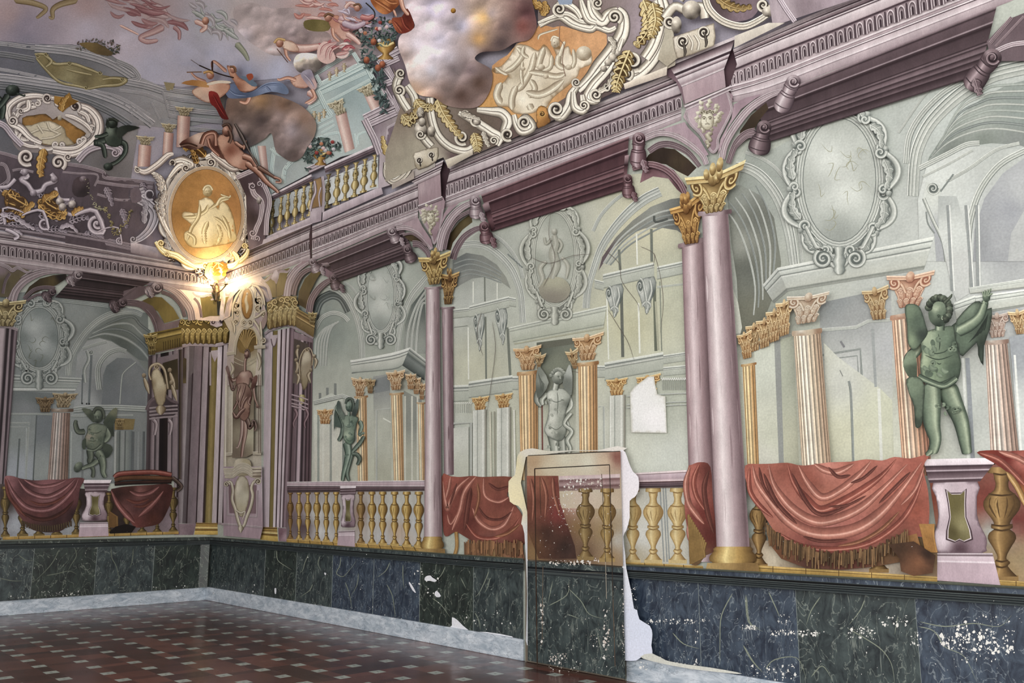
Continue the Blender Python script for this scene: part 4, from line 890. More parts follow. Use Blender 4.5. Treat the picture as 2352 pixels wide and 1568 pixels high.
fill(zc(600,1180,700,1110,840,1130,960,1220,1040,1300,960,1380,860,1330,760,1270,560,1240),[(1520,360,(52,38,28)),(1560,370,(70,54,34)),(1590,390,(60,44,32))]);fill(zc(560,1250,700,1260,830,1320,880,1390,950,1480,930,1560,860,1500,780,1400,640,1380,520,1440),[(1500,390,(136,90,98)),(1540,400,(152,110,118)),(1560,430,(110,66,76))])
S(zc(450,1310,600,1270,760,1320,880,1440,940,1560),[12,16,16,12],RDD,'mould')
P('arch_band');S(zc(600,1150,700,1090,820,1090,960,1160,1070,1290),[14,16,15,10],PINKD,'arch');S(zc(560,1030,700,980,840,1000,980,1080,1090,1180,1130,1270),[14,15,16,15,12],PINK,'arch')
fill(zc(620,980,930,880,960,930,1060,1030,1150,1180,1120,1190,1020,1080,880,990,720,950),[(1540,300,(176,148,158)),(1600,320,(168,138,150))])
T('arcade_arch','rose arch rising from the thick right columns over the wide right bay','arch',mat='pink',part='soffit')
fill(zc(1420,1080,1440,960,1540,820,1680,700,1700,760,1620,860,1560,960,1480,1060),[(1720,290,(54,40,26)),(1750,255,(70,52,34))])
S(zc(1330,1260,1400,1080,1490,990,1580,960),[12,16,14],PINKD,'arch');S(zc(1400,1110,1500,1020,1570,1010),9,PINKD,'mould')
P('arch_band');S(zc(1270,1220,1300,1080,1390,920,1520,760,1680,650,1830,590),[14,17,18,16,10],PINK,'arch',side=.1);fill(zc(1230,1190,1260,1040,1360,850,1380,720,1480,660,1640,620,1450,760,1330,930,1270,1100),[(1670,280,(176,148,158)),(1700,240,(160,130,142))])
B_=lambda*a:None
boss('scroll_boss',za(870,805)[0],za(920,900)[0],9,13,PINK,'upper light scroll boss at the left end of the left bay beam')
boss('scroll_boss',za(1060,950)[0],za(1100,1060)[0],9,13,PINKD,'lower dark scroll boss at the left end of the left bay beam')
boss('scroll_boss',za(1598,525)[0],za(1650,630)[0],12,13,PINK,'upper light scroll boss at the right end of the left bay beam')
boss('scroll_boss',za(1740,690)[0],za(1790,810)[0],11,15,PINKD,'lower dark scroll boss at the right end of the left bay beam',False)
boss('scroll_boss',zb(765,840)[0],zb(780,1010)[0],13,16,PINK,'upper light scroll boss at the left end of the doorway bay beam')
boss('scroll_boss',zb(850,1080)[0],zb(880,1240)[0],12,16,RDD,'lower reddish scroll boss at the left end of the doorway bay beam')
boss('scroll_boss',zb(2270,270)[0],zb(2260,540)[0],15,19,(RDD[0],(130,92,100),(206,180,186)),'upper scroll boss at the right end of the doorway bay beam')
boss('scroll_boss',zb(2165,640)[0],zb(2180,820)[0],11,15,RDD,'lower scroll boss at the right end of the doorway bay beam')
boss('scroll_boss',zc(1930,510)[0],zc(1800,790)[0],17,21,PINK,'upper bright scroll boss at the left end of the wide right beam',False)
boss('scroll_boss',zc(1660,930)[0],zc(1600,1180)[0],17,25,PINKD,'lower dark scroll boss at the left end of the wide right beam',False)
boss('scroll_boss',zd(2060,530)[0],zd(1840,820)[0],22,25,PINKD,'big dark scroll boss near the right edge under the wide right beam')
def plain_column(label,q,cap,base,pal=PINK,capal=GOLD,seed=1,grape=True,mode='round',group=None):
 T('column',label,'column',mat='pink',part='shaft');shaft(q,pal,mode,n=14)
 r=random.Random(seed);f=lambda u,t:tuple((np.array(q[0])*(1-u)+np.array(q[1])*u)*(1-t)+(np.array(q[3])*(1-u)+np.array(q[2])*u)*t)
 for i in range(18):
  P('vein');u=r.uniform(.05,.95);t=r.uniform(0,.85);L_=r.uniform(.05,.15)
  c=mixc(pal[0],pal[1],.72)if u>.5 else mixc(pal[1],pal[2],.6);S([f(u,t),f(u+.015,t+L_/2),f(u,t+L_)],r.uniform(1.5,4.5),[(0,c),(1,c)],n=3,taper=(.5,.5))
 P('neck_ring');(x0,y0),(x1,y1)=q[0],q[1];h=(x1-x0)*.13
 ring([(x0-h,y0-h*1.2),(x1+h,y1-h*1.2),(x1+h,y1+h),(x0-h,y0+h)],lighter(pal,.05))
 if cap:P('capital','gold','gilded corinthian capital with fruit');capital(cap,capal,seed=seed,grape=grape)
 if base:
  P('base','base','chipped ochre base')
  with Frame(base):lathe([(0,.36),(.1,.42),(.2,.4),(.3,.44),(.45,.48),(.6,.46),(.66,.4),(.7,.44)],GOLD);fill([(.0,.68),(1,.68),(1.02,1),(-.02,1)],[(.2,.8,(176,142,78)),(.9,.9,(130,98,50))],step=6)
# ---- corner piers, niche with the brown figure, left bay furniture
ze=Z(400,640,6.533);zf=Z(400,860,6.533);zg=Z(400,1040,6.533)
PP=lambda*c:tuple(c)
T('pier','rose corner pier with an ochre panel, folded around the room corner under the lamp','pier',mat='pink',part='shaft')
cm_,cl_,cd_,oc_=(136,120,126),(198,184,188),(58,40,44),(126,108,46)
Q(ze(90,985)[0],zg(-30,1050)[0],zg(745,1075)[0],ze(830,960)[0],[(0,cm_),(.05,(160,146,150)),(.06,cd_),(.09,cd_),(.1,(120,104,108)),(.19,(150,140,144)),(.2,(98,86,90)),(.26,(92,80,84)),(.27,cd_),(.29,cd_),(.295,(118,104,110)),(.45,(132,112,120)),(.455,cd_),(.475,cd_),(.48,(150,136,140)),(.58,(166,148,156)),(.59,cd_),(.63,(60,44,24)),(.65,oc_),(.7,(146,124,58)),(.765,(110,92,34)),(.77,(208,192,198)),(.85,(198,182,190)),(.86,cd_),(.885,cd_),(.89,cl_),(.96,cl_),(.97,cd_),(1,cd_)],10)
fill(ze(225,990,300,1000,290,1400,220,1500),(104,92,94));fill(ze(110,1330,140,1180,185,1200,180,1568,110,1568),[(422,860,(70,56,34)),(425,880,(96,80,40))])
S(ze(545,1600,545,1100,570,1110,610,1210,660,1120,690,1095,672,1200,665,1600),4,PINK,'mould',smooth=False,n=1)
fill(ze(550,1080,720,1060,700,1100,650,1160,610,1250,570,1170),[(490,808,(196,180,184)),(495,825,(180,160,166))])
P('collar');S(ze(0,1075,90,1020,240,985,420,990,620,1000,740,975,830,950),8,PINK,'mould',smooth=False,n=1)
P('capital','gold','gilded leaf capital')
fill(ze(60,620,830,560,830,960,620,980,240,960,100,990),[(420,745,(110,88,32)),(500,770,(84,66,24)),(520,740,(132,106,46)),(450,780,(96,76,28))])
for k in range(9):leafcurl(*ze(110+k*82,970-(k>6)*10)[0],12,34,((70,50,14),(160,132,54),(228,206,128)),1.5)
for k in range(7):spiral(*ze(120+k*92,650-k*6+(k%2)*10)[0],7.5,4,((60,42,12),(156,126,48),(230,206,120)),1.4,1.2,1 if k%2 else-1)
P('corner_scroll','pink','rose scroll block');fill(ze(535,560,640,600,700,560,725,700,640,730,540,690),[(490,738,(150,130,136)),(500,745,(210,190,196))]);spiral(*ze(580,650)[0],8,4,PINK,1.5,-1.5,1);spiral(*ze(700,640)[0],6,3,PINK,1.3,-1.5,-1)
P('base_mould','gold','ochre gilt base');q=zg(330,1045,650,1050,655,1225,300,1225)
Q(*q,[(0,GOLD[1]),(.08,GOLD[0]),(.2,(200,160,70)),(.25,GOLD[0]),(.3,GOLD[1]),(.45,GOLD[2]),(.5,GOLD[0]),(.55,(150,112,44)),(.66,(90,60,24)),(.68,(214,178,80)),(1,(196,156,66))],2)
fill(zg(0,1060,330,1060,290,1230,0,1230),[(410,1215,(150,126,134)),(440,1220,(128,104,114))])
T('spandrel','rose and ochre spandrel with scrolled brackets in the corner just under the lamp','spandrel',mat='pink',part='field')
fill(ze(0,60,300,90,560,110,760,120,1030,60,1300,-40,1400,80,1450,330,1390,350,1100,140,900,180,840,560,700,640,350,620,240,560,100,300,0,180),[(430,660,(226,196,178)),(480,665,(240,214,180)),(520,665,(240,212,184)),(560,655,(206,186,188)),(615,660,(188,166,176)),(450,700,(220,192,176))])
fill(ze(390,280,560,260,690,300,840,260,820,330,780,420,740,560,540,560,420,590,410,420),[(470,700,(112,98,38)),(510,700,(140,120,56)),(480,720,(120,104,42))])
S(ze(280,200,330,250,420,265,520,240,580,260,590,300,550,310),[4,5,7,6,5,4],PINK,'mould');S(ze(860,200,820,250,760,240,720,260,730,300),[3,5,6,5,3],PINK,'mould')
S(ze(300,290,360,360,390,450,410,580),6,PINKD,'mould');P('leaf_sprig','green');fill(ze(560,130,660,120,690,260,660,340,600,320,560,220),[(490,670,(92,92,64)),(500,690,(58,60,44))],smooth=2);fill(ze(640,340,700,330,690,540,650,550),[(500,700,(40,42,34)),(505,720,(58,60,60))])
P('arch_band','pink');S(ze(-60,130,60,180,180,300,260,430,300,600),[12,14,13,12],lighter(PINK,.25,(255,220,190)),'arch',side=.2);S(ze(790,600,800,420,860,260,960,150,1080,100),[7,8,8,5],lighter(PINK,.3,(255,235,215)),'arch');S(ze(1160,70,1280,90,1380,180,1430,340),[6,9,9,9],PINK,'arch')
T('spandrel','olive ochre spandrel with a small scrolled shell, above the capital right of the brown figure','spandrel',mat='pink',part='field')
fill(za(410,980,520,900,660,860,640,930,620,1010,600,1110,540,1130,490,1130,470,1040),[(620,650,(116,100,44)),(640,640,(130,112,54)),(630,670,(98,82,30))]);line(za(535,970)[0],za(540,1130)[0],2.5,(64,52,24))
P('bracket');S(za(405,960,440,980,480,950,510,925,520,970),[3,5,6,5,3],PINK,'mould');S(za(670,865,640,895,600,890,560,900,550,960),[3,5,7,6,4],PINK,'mould');fill(za(490,960,520,890,545,880,560,940,540,1010,520,980),[(630,630,(216,200,204)),(635,645,(150,130,136))],smooth=2)
S(za(400,980,460,1040,490,1150),7,PINK,'arch')
T('pier','rose pier with an olive panel standing between the brown figure and the left balustrade','pier',mat='pink',part='shaft')
Q(ze(1360,810)[0],zg(1330,1110)[0],zg(1690,1120)[0],ze(1820,720)[0],[(0,(190,172,180)),(.2,(196,178,186)),(.25,(206,190,196)),(.27,cd_),(.29,oc_),(.4,(132,112,50)),(.42,(110,92,60)),(.43,(216,202,208)),(.52,(206,190,196)),(.53,cd_),(.57,(74,50,58)),(.58,(206,190,198)),(.68,(190,168,178)),(.69,cd_),(.72,cd_),(.73,(206,190,198)),(.8,(196,176,184)),(.81,cd_),(.86,(110,86,94)),(.9,(150,124,134)),(1,(96,72,80))],10)
fill(ze(1440,900,1460,960,1490,1010,1520,990,1545,890,1550,840,1430,850),(196,178,184));S(ze(1455,900,1470,980,1495,1020,1525,980,1545,890),2.5,(PINK[0],PINKD[1],PINK[1]),'soft')
P('side_face');Q(ze(1800,780)[0],zg(1680,1140)[0],zg(2050,420)[0],ze(2080,890)[0],[(0,PINKD[1]),(.1,PINKD[0]),(.14,PINKD[1]),(.3,(120,96,104)),(.34,PINKD[0]),(.4,(186,162,172)),(.5,(196,172,180)),(.52,(90,74,82)),(.6,PINKD[0]),(.7,(130,106,114)),(.74,PINKD[0]),(.85,(110,82,90)),(.9,PINKD[0]),(1,(120,92,100))],8)
fill(ze(1800,790,2080,900,2085,960,1800,900),[(690,770,(146,122,130)),(715,780,(130,104,114))]);fill(ze(1800,900,2010,980,2060,1568,1780,1568),[(680,820,(76,64,56)),(700,870,(110,96,84)),(710,830,(84,70,66))])
P('collar');S(ze(1355,830,1420,780,1560,730,1640,700,1720,700,1810,740,2090,890),6,PINK,'mould',smooth=False,n=1)
P('capital','gold','gilded leaf capital');GP=((84,60,24),(168,142,74),(228,212,148))
fill(ze(1390,350,1600,260,1840,260,1830,690,1700,690,1400,750),[(620,710,(130,108,52)),(650,700,(110,90,44)),(675,720,(90,72,36)),(670,690,(150,128,74))])
for k,(x,y)in enumerate(((1430,745),(1510,725),(1590,705),(1660,690),(1740,690),(1800,700))):leafcurl(*ze(x,y)[0],13,44,GP,2)
for k,(x,y)in enumerate(((1430,400),(1510,350),(1610,320),(1700,310),(1780,320),(1820,360))):spiral(*ze(x,y)[0],8,4.4,GP,1.4,1.1,1 if k%2 else-1);blob(*ze(x+30,y+90)[0],4,5,GP)
P('side_capital','gold','shaded gilded side capital');Q(*ze(1840,440,2120,600,2090,880,1830,720),[(0,GP[1]),(.1,GP[0]),(.2,(170,140,80)),(.25,GP[0]),(.4,(150,118,62)),(.45,(206,176,110)),(.5,GP[0]),(.55,(130,106,58)),(1,(110,86,44))],3);capital(ze(2010,480,2150,490,2110,690,2020,680),GP,seed=8)
P('base_mould','gold','ochre gilt base');Q(*zg(1335,1110,1545,1115,1560,1330,1290,1300),[(0,GOLD[1]),(.08,GOLD[0]),(.2,(200,160,70)),(.25,GOLD[0]),(.3,GOLD[1]),(.45,GOLD[2]),(.5,GOLD[0]),(.55,(150,112,44)),(.62,(90,60,24)),(.64,(214,178,80)),(1,(196,156,66))],2)
fill(zg(1560,1120,1690,1130,1690,1330,1570,1320),[(645,1225,(120,84,96)),(655,1230,(170,140,150))])
T('cartouche','small shaded cartouche with cherubs on the pier face left of the green putto','cartouche',mat='stone',part='shield')
SP=((74,60,44),(150,134,108),(206,196,170))
fill(ze(1940,1100,2010,1060,2060,1150,2060,1350,1990,1620,1930,1660,1890,1450,1900,1250),[(700,820,(196,188,166)),(712,840,(150,138,116)),(700,890,(140,128,100))],smooth=3,rim=(90,74,56),rimw=3)
S(ze(1890,1500,1880,1250,1940,1080,2030,1040,2080,1150,2070,1300),3,SP,'round');spiral(*ze(1990,1060)[0],5,3,SP,1.3)
for x,y,a in((1830,1300,.2),(1860,1100,-.2),(2100,1240,.3),(2050,1450,-.4),(1840,1480,.3)):P('cherub','flesh');S([ze(x,y-60)[0],ze(x+20*a*5,y)[0],ze(x,y+110)[0]],[5,8,4],SP,'round',taper=(.2,.3));blob(*ze(x,y-80)[0],4,4.5,SP)
P('foot');lathe([(0,.3),(.3,.5),(.6,.4),(1,.2)],((96,86,50),(170,160,110),(214,206,160)),x=zf(1920,370)[0][0],w_=16,y0=zf(0,300)[0][1],y1=zf(0,440)[0][1])
for y in(330,400,460,500):S(zf(1760,y-30,1900,y+10,2010,y+50),3,PINK,'mould',smooth=False,n=2)
for x in(1810,1975):S(zf(x,520,x+30,600,x-20,720,x-10,800),[8,7,5,4],PINKD,'round')
T('niche','pale stucco niche with a gold shell hood framing the brown winged figure in the corner','niche',mat='stone',part='frame')
NS=((92,78,62),(176,168,146),(228,222,204))
fill(zf(770,-60,1310,-60,1310,1400,740,1400),[(525,900,(206,200,184)),(525,1040,(186,178,158)),(595,900,(196,188,170)),(595,1040,(190,182,166))])
fill(ze(745,620,860,560,900,300,1000,150,1200,110,1340,330,1380,500,1330,640,1310,900,1310,1600,780,1600,800,1100,840,800),[(560,660,(206,198,184)),(540,760,(190,182,164)),(590,740,(176,160,160)),(525,850,(180,166,160)),(600,850,(200,190,176))])
P('recess');fill(ze(900,1130,930,900,1000,780,1090,730,1180,760,1240,880,1250,1030,1240,1200)+zf(1200,200,1190,1180,1080,1240,870,1250,870,650,890,0),[(548,850,(112,96,84)),(545,950,(106,94,78)),(580,840,(196,190,164)),(580,1000,(190,186,160)),(548,1040,(120,108,92)),(565,790,(130,112,80))])
P('shell_hood','gold','ribbed gold shell');fill(ze(930,980,950,880,1010,790,1090,745,1180,780,1235,880,1240,980,1190,1080,1090,1140,980,1100),[(555,770,(120,96,46)),(570,760,(92,72,34)),(580,790,(110,84,40)),(560,800,(140,112,56))])
for k in range(9):
 a=-2.7+k*.28;S([ze(1085,1080)[0],(565+15*math.cos(a),782+12*math.sin(a)),(566+25*math.cos(a),783+27*math.sin(a))],[1.5,4,5],((70,48,20),(136,108,54),(190,160,96)),'round',3)
S(ze(940,950,950,850,1000,780,1080,735,1190,770,1235,880,1240,980),3.2,((110,84,40),(200,176,116),(236,220,170)),'round')
P('mouldings');S(ze(905,1140,925,960,985,800,1080,715,1180,730,1260,860,1290,1020),[8,7,6,6,7,7],NS,'mould');S(ze(1310,1020,1310,860,1260,720,1190,620),6,NS,'round')
for a in(ze(790,1130,910,1110),ze(1200,1030,1370,1020),zf(765,1200,868,1190),zf(1180,1180,1305,1180)):S(a,8,NS,'mould',smooth=False,n=2)
for a in(ze(850,1250,890,1350,850,1450,890,1520),ze(1250,1100,1290,1250,1260,1380)):S(a,[6,9,6,3],NS,'fold',taper=(.1,.1))
for x in(1265,1290):line(zf(x,0)[0],zf(x,1180)[0],1.6,(92,76,66))
line(zf(875,40)[0],zf(866,1180)[0],2,(226,220,200));line(zf(780,0)[0],zf(765,1390)[0],2,(230,224,208));spiral(*ze(1335,930)[0],6,4,NS,1.2,-1.5,1)
S(ze(900,1180,1000,1230,1100,1250,1250,1170),2,(110,90,80)and NS,'soft');S(ze(890,1240,1000,1290,1120,1300,1230,1230),2,NS,'soft')
T('medallion','small ochre oval medallion in a white scroll frame above the niche of the brown figure','medallion',mat='stone',part='frame')
fill(ze(1000,130,1180,100,1230,300,1210,620,1100,760,1000,700,960,500,970,300),[(550,700,(206,198,178)),(585,700,(216,210,196)),(567,745,(196,188,170))],smooth=2)
for cx,cy,r,cw in((935,400,9,1),(1270,330,12,-1),(940,500,7,-1),(1260,440,9,1),(930,640,6,1),(1330,520,8,-1)):spiral(*ze(cx,cy)[0],r,r*.5,NS,1.5,1.5,cw,tail=ze(cx+40*cw,cy-160,cx+60*cw,cy-60),tailw=[r*.3,r*.45])
for a in(ze(880,600,880,420,940,260,1010,160),ze(1160,90,1260,130,1330,260,1360,400),ze(1180,600,1260,560,1330,500,1380,480),ze(860,620,900,720,900,820),ze(1290,640,1300,760,1310,860)):S(a,[3,6,6,3],NS,'round')
fill(ze(1350,560,1390,480,1390,640,1330,760,1310,640),(150,132,128),smooth=2)
P('oval','gold','ochre oval');fill(ell(*ze(1095,375)[0],13.5,35,0,24),[(562,690,(180,128,50)),(575,700,(160,112,44)),(568,720,(150,104,40))],rim=(90,60,30),rimw=2);S(ze(1095,230,1075,320,1095,420,1085,520),[3,7,8,4],((140,120,84),(200,188,150),(226,218,190)),'soft',taper=(.1,.2));blob(*ze(1095,225)[0],2.5,3.5,NS)
oval_frame(*ze(1095,375)[0],15,37,3.5,NS,'mould')
P('shell_crest');
for k in range(5):S([ze(1090,150)[0],ze(1040+k*26,60+abs(k-2)*14)[0]],[3,6],NS,'round',3,smooth=False)
P('volute_foot')
for cx,r in((1050,6),(1140,7)):spiral(*ze(cx,660)[0],r,3.5,NS,1.4,-1.5,-1 if cx<1090 else 1)
S(ze(1020,700,1100,730,1180,690),4,NS,'round')
T('sunken_panel','rose panelled field low on the wall around the shield-shaped console in the corner','panel',mat='pink')
fill(zf(740,1380,1320,1380)+zg(1330,1120,1290,1290,740,1240),[(520,1130,(176,154,164)),(600,1120,(196,176,186)),(520,1215,(170,142,154)),(590,1220,(176,146,158)),(550,1130,(160,130,142))])
fill(zg(810,480,1240,480,1230,910,830,900),[(530,1140,(130,98,106)),(585,1150,(136,104,112))]);S(zg(800,500,800,930,1240,960,1250,560),5,PINK,'mould',smooth=False,n=1)
S(zg(660,1050,740,1070,930,1080,1320,1120),5,PINK,'mould',smooth=False,n=1)
BR=((58,36,32),(130,98,88),(204,178,164))
T('statue','slender brown bronze-like winged figure stepping from the corner niche, one arm raised','statue',mat='flesh',part='body')
limb(ze(960,1480,900,1520)+zf(850,60,830,20,812,-20),[9,7,5,4],BR);S(zf(820,20,850,130,880,230,920,150),[4,8,7,5],darker(BR,.2),'round')
limb(zf(1140,20,1210,110,1190,200,1210,350,1240,440,1260,480),[8,8,7,5,4,4],BR);blob(*zf(1250,480)[0],4,3.5,BR)
limb(zf(1040,600,1060,760,1060,900,1030,1080,1010,1250),[15,14,11,8,6],BR);limb(zf(1020,620,1010,900,960,1080,930,1090),[8,7,4,3],lighter(BR,.15))
limb(zf(1080,640,1120,740,1130,800,1180,740,1190,690,1230,780,1200,850),[13,11,9,9,8,7,4],darker(BR,.25))
fill(ze(960,1440,1000,1390,1080,1370,1150,1390,1180,1470,1150,1568)+zf(1140,60,1110,180,940,170,930,60),[(560,860,(196,170,156)),(575,862,(150,118,108)),(548,870,(140,104,92)),(565,880,(170,140,126))],smooth=3,rim=(80,54,48),rimw=2.5)
S(ze(1060,1390,1065,1250,1080,1180),6,BR,'round')
P('dress');fill(zf(950,140,1080,130,1160,240,1170,340,1140,460,1130,600,1060,700,980,640,960,480,930,380,940,240),[(550,910,(190,164,146)),(560,930,(168,136,118)),(572,910,(100,72,64)),(565,950,(130,96,84))],smooth=3,rim=(70,46,40),rimw=2)
for a,w_ in((zf(1070,140,1040,260,980,440,1000,520),6),(zf(1000,150,950,300,960,440),5),(zf(1100,330,1040,420,1000,560),7),(zf(1070,500,1000,560,930,640,880,560),9),(zf(880,540,940,420,930,380),5),(zf(1150,330,1120,420,1150,450),6)):S(a,w_,BR,'fold',n=5,taper=(.2,.2))
P('head');blob(*ze(1090,1140)[0],6,8.5,BR);S(ze(1060,1100,1100,1060,1130,1110,1125,1180),4,darker(BR,.35),'round',n=3);S(ze(1052,1150,1075,1145),1,(BR[0],BR[0],BR[0]),'flat',smooth=False);curve(ze(1062,1195,1080,1195),1,BR[0],2)
P('wing');fill(zf(1170,100,1200,30,1245,10,1245,90,1200,200,1150,220),[(583,870,(120,86,78)),(588,885,(84,56,50))],smooth=2)
P('wing');fill(ze(770,1340,800,1300,830,1380,860,1500,890,1568,850,1540,800,1430),[(520,850,(130,106,100)),(530,870,(90,64,56))],smooth=2)
T('bracket','stone pedestal and shield-shaped console under the brown figure in the corner','bracket',mat='stone',part='drum')
fill(zg(900,200,920,110,1020,80,1130,110,1160,200,1160,330,890,340),[(545,1060,(206,198,176)),(565,1060,(178,168,138)),(575,1080,(140,130,104))],smooth=2)
for k,y in enumerate((235,275,310,350)):S(zg(740+k*6,y+10,880,y+10,960,y-50,1040,y-70,1120,y-40,1165,y,1310-k*5,y-5),6,NS,'mould',n=3)
fill(zg(1180,230,1310,230,1300,380,1180,380),[(590,1080,(200,192,174)),(595,1095,(150,138,120))])
for y in(250,300,350):line(zg(1175,y)[0],zg(1310,y-4)[0],1.8,(96,80,66))
P('shield');fill(zg(1015,330,1100,400,1130,560,1115,740,1060,900,1000,960,950,880,905,720,905,540,940,400),[(545,1120,(216,210,190)),(560,1140,(196,192,170)),(552,1170,(186,178,150)),(566,1120,(170,162,140))],smooth=3,rim=(120,106,84),rimw=2.5)
P('shield_frame');S(zg(790,440,850,440,880,560,870,700,920,850,950,980,1000,1110,1050,1080,1090,960,1150,800,1180,640,1160,520,1200,430,1270,400),[6,7,7,8,8,8,7,8,8,8,7,7],NS,'round',n=6)
S(zg(930,860,1000,900,1060,880,1020,1000),[4,6,5,2],NS,'round');spiral(*zg(785,470)[0],7,4,NS,1.4,0,-1);spiral(*zg(1260,430)[0],8,4.5,NS,1.4,3,1);lathe([(0,.1),(.2,.4),(.5,.5),(.8,.2),(1,.05)],NS,x=zg(1000,0)[0][0],w_=13,y0=zg(0,1080)[0][1],y1=zg(0,1200)[0][1])
# ------------------------------------------------------------------ LEFT WALL
TONE[:]=[.93]*3  # all left wall paint scaled darker, standing in for its dimmer light
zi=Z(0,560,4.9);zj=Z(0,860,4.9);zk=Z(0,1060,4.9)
GL=((78,86,84),(138,146,142),(186,192,188));GLD=((52,60,58),(104,112,110),(150,158,156))  # palettes picked darker too, with this wall's dim light in the colours
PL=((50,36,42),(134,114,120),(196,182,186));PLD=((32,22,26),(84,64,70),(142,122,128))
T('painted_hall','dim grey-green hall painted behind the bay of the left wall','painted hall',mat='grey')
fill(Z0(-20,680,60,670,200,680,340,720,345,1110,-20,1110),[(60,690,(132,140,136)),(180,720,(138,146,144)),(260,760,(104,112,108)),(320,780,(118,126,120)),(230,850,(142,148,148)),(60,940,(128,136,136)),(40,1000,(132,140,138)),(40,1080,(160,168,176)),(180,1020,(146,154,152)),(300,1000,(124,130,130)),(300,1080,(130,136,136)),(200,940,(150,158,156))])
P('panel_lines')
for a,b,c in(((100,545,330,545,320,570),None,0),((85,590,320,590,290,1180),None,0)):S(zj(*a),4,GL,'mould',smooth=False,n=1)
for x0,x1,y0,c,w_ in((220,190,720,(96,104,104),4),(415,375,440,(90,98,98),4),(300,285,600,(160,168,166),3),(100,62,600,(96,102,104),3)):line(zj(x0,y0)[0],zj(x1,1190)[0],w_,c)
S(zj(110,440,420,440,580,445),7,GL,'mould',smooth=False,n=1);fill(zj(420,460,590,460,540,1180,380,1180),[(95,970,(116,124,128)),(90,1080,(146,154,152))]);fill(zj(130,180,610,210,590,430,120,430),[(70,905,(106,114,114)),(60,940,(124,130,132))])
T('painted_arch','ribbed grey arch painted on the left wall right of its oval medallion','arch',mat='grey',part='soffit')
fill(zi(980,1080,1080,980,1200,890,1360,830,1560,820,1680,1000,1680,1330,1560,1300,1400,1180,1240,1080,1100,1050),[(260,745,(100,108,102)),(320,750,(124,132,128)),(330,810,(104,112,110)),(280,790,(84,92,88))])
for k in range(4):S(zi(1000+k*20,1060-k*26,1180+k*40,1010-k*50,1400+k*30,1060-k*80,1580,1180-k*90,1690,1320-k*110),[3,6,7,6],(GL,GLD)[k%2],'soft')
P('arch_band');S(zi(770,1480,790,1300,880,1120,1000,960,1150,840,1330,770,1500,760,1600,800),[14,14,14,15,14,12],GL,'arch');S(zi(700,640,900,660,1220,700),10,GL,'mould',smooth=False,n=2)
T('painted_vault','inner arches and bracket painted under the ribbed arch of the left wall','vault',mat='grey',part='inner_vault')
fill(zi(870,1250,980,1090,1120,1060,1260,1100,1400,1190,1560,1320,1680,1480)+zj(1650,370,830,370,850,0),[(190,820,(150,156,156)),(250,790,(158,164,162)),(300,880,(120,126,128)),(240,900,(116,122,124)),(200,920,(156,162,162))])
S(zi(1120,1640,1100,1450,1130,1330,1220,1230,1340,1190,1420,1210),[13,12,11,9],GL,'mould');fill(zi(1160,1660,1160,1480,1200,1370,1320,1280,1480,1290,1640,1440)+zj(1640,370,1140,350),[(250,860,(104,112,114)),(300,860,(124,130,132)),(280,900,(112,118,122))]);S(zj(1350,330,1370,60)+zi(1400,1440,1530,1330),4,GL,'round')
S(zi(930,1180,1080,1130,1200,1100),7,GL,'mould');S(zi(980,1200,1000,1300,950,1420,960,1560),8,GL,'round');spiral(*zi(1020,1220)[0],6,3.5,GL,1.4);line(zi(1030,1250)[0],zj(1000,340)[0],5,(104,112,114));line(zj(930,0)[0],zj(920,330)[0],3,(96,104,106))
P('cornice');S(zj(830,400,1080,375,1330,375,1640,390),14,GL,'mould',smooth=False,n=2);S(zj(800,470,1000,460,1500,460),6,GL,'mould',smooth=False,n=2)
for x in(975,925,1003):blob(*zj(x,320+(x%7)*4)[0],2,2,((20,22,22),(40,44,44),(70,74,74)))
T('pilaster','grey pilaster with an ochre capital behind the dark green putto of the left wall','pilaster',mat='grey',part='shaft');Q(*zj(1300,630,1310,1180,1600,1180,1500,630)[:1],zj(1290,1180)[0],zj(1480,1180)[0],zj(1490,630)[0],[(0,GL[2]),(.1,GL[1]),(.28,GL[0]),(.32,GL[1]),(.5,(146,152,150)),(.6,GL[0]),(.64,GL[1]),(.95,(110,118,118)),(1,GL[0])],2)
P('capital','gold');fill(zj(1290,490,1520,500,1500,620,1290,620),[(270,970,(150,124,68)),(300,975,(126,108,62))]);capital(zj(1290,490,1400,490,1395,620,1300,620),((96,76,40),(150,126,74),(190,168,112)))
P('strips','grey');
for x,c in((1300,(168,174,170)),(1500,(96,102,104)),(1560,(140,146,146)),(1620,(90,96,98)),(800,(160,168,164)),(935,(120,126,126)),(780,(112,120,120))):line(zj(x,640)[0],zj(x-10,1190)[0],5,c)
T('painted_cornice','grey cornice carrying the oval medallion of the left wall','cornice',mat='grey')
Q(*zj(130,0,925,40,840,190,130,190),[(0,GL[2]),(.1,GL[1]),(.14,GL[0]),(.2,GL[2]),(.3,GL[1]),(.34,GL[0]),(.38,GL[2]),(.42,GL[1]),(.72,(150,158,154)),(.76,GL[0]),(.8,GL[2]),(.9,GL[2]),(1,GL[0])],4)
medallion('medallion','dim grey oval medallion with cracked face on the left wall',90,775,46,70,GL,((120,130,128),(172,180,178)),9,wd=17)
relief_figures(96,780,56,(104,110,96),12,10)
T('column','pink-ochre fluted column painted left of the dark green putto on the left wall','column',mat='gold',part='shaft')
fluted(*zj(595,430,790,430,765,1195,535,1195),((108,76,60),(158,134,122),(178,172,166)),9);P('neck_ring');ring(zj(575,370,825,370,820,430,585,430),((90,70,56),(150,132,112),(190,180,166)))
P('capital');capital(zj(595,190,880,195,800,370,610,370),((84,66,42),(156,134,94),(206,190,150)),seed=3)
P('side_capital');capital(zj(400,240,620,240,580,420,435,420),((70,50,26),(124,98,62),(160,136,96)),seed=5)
T('entablature','rose marble entablature of the left wall with a row of arched dentils','entablature',mat='pink')
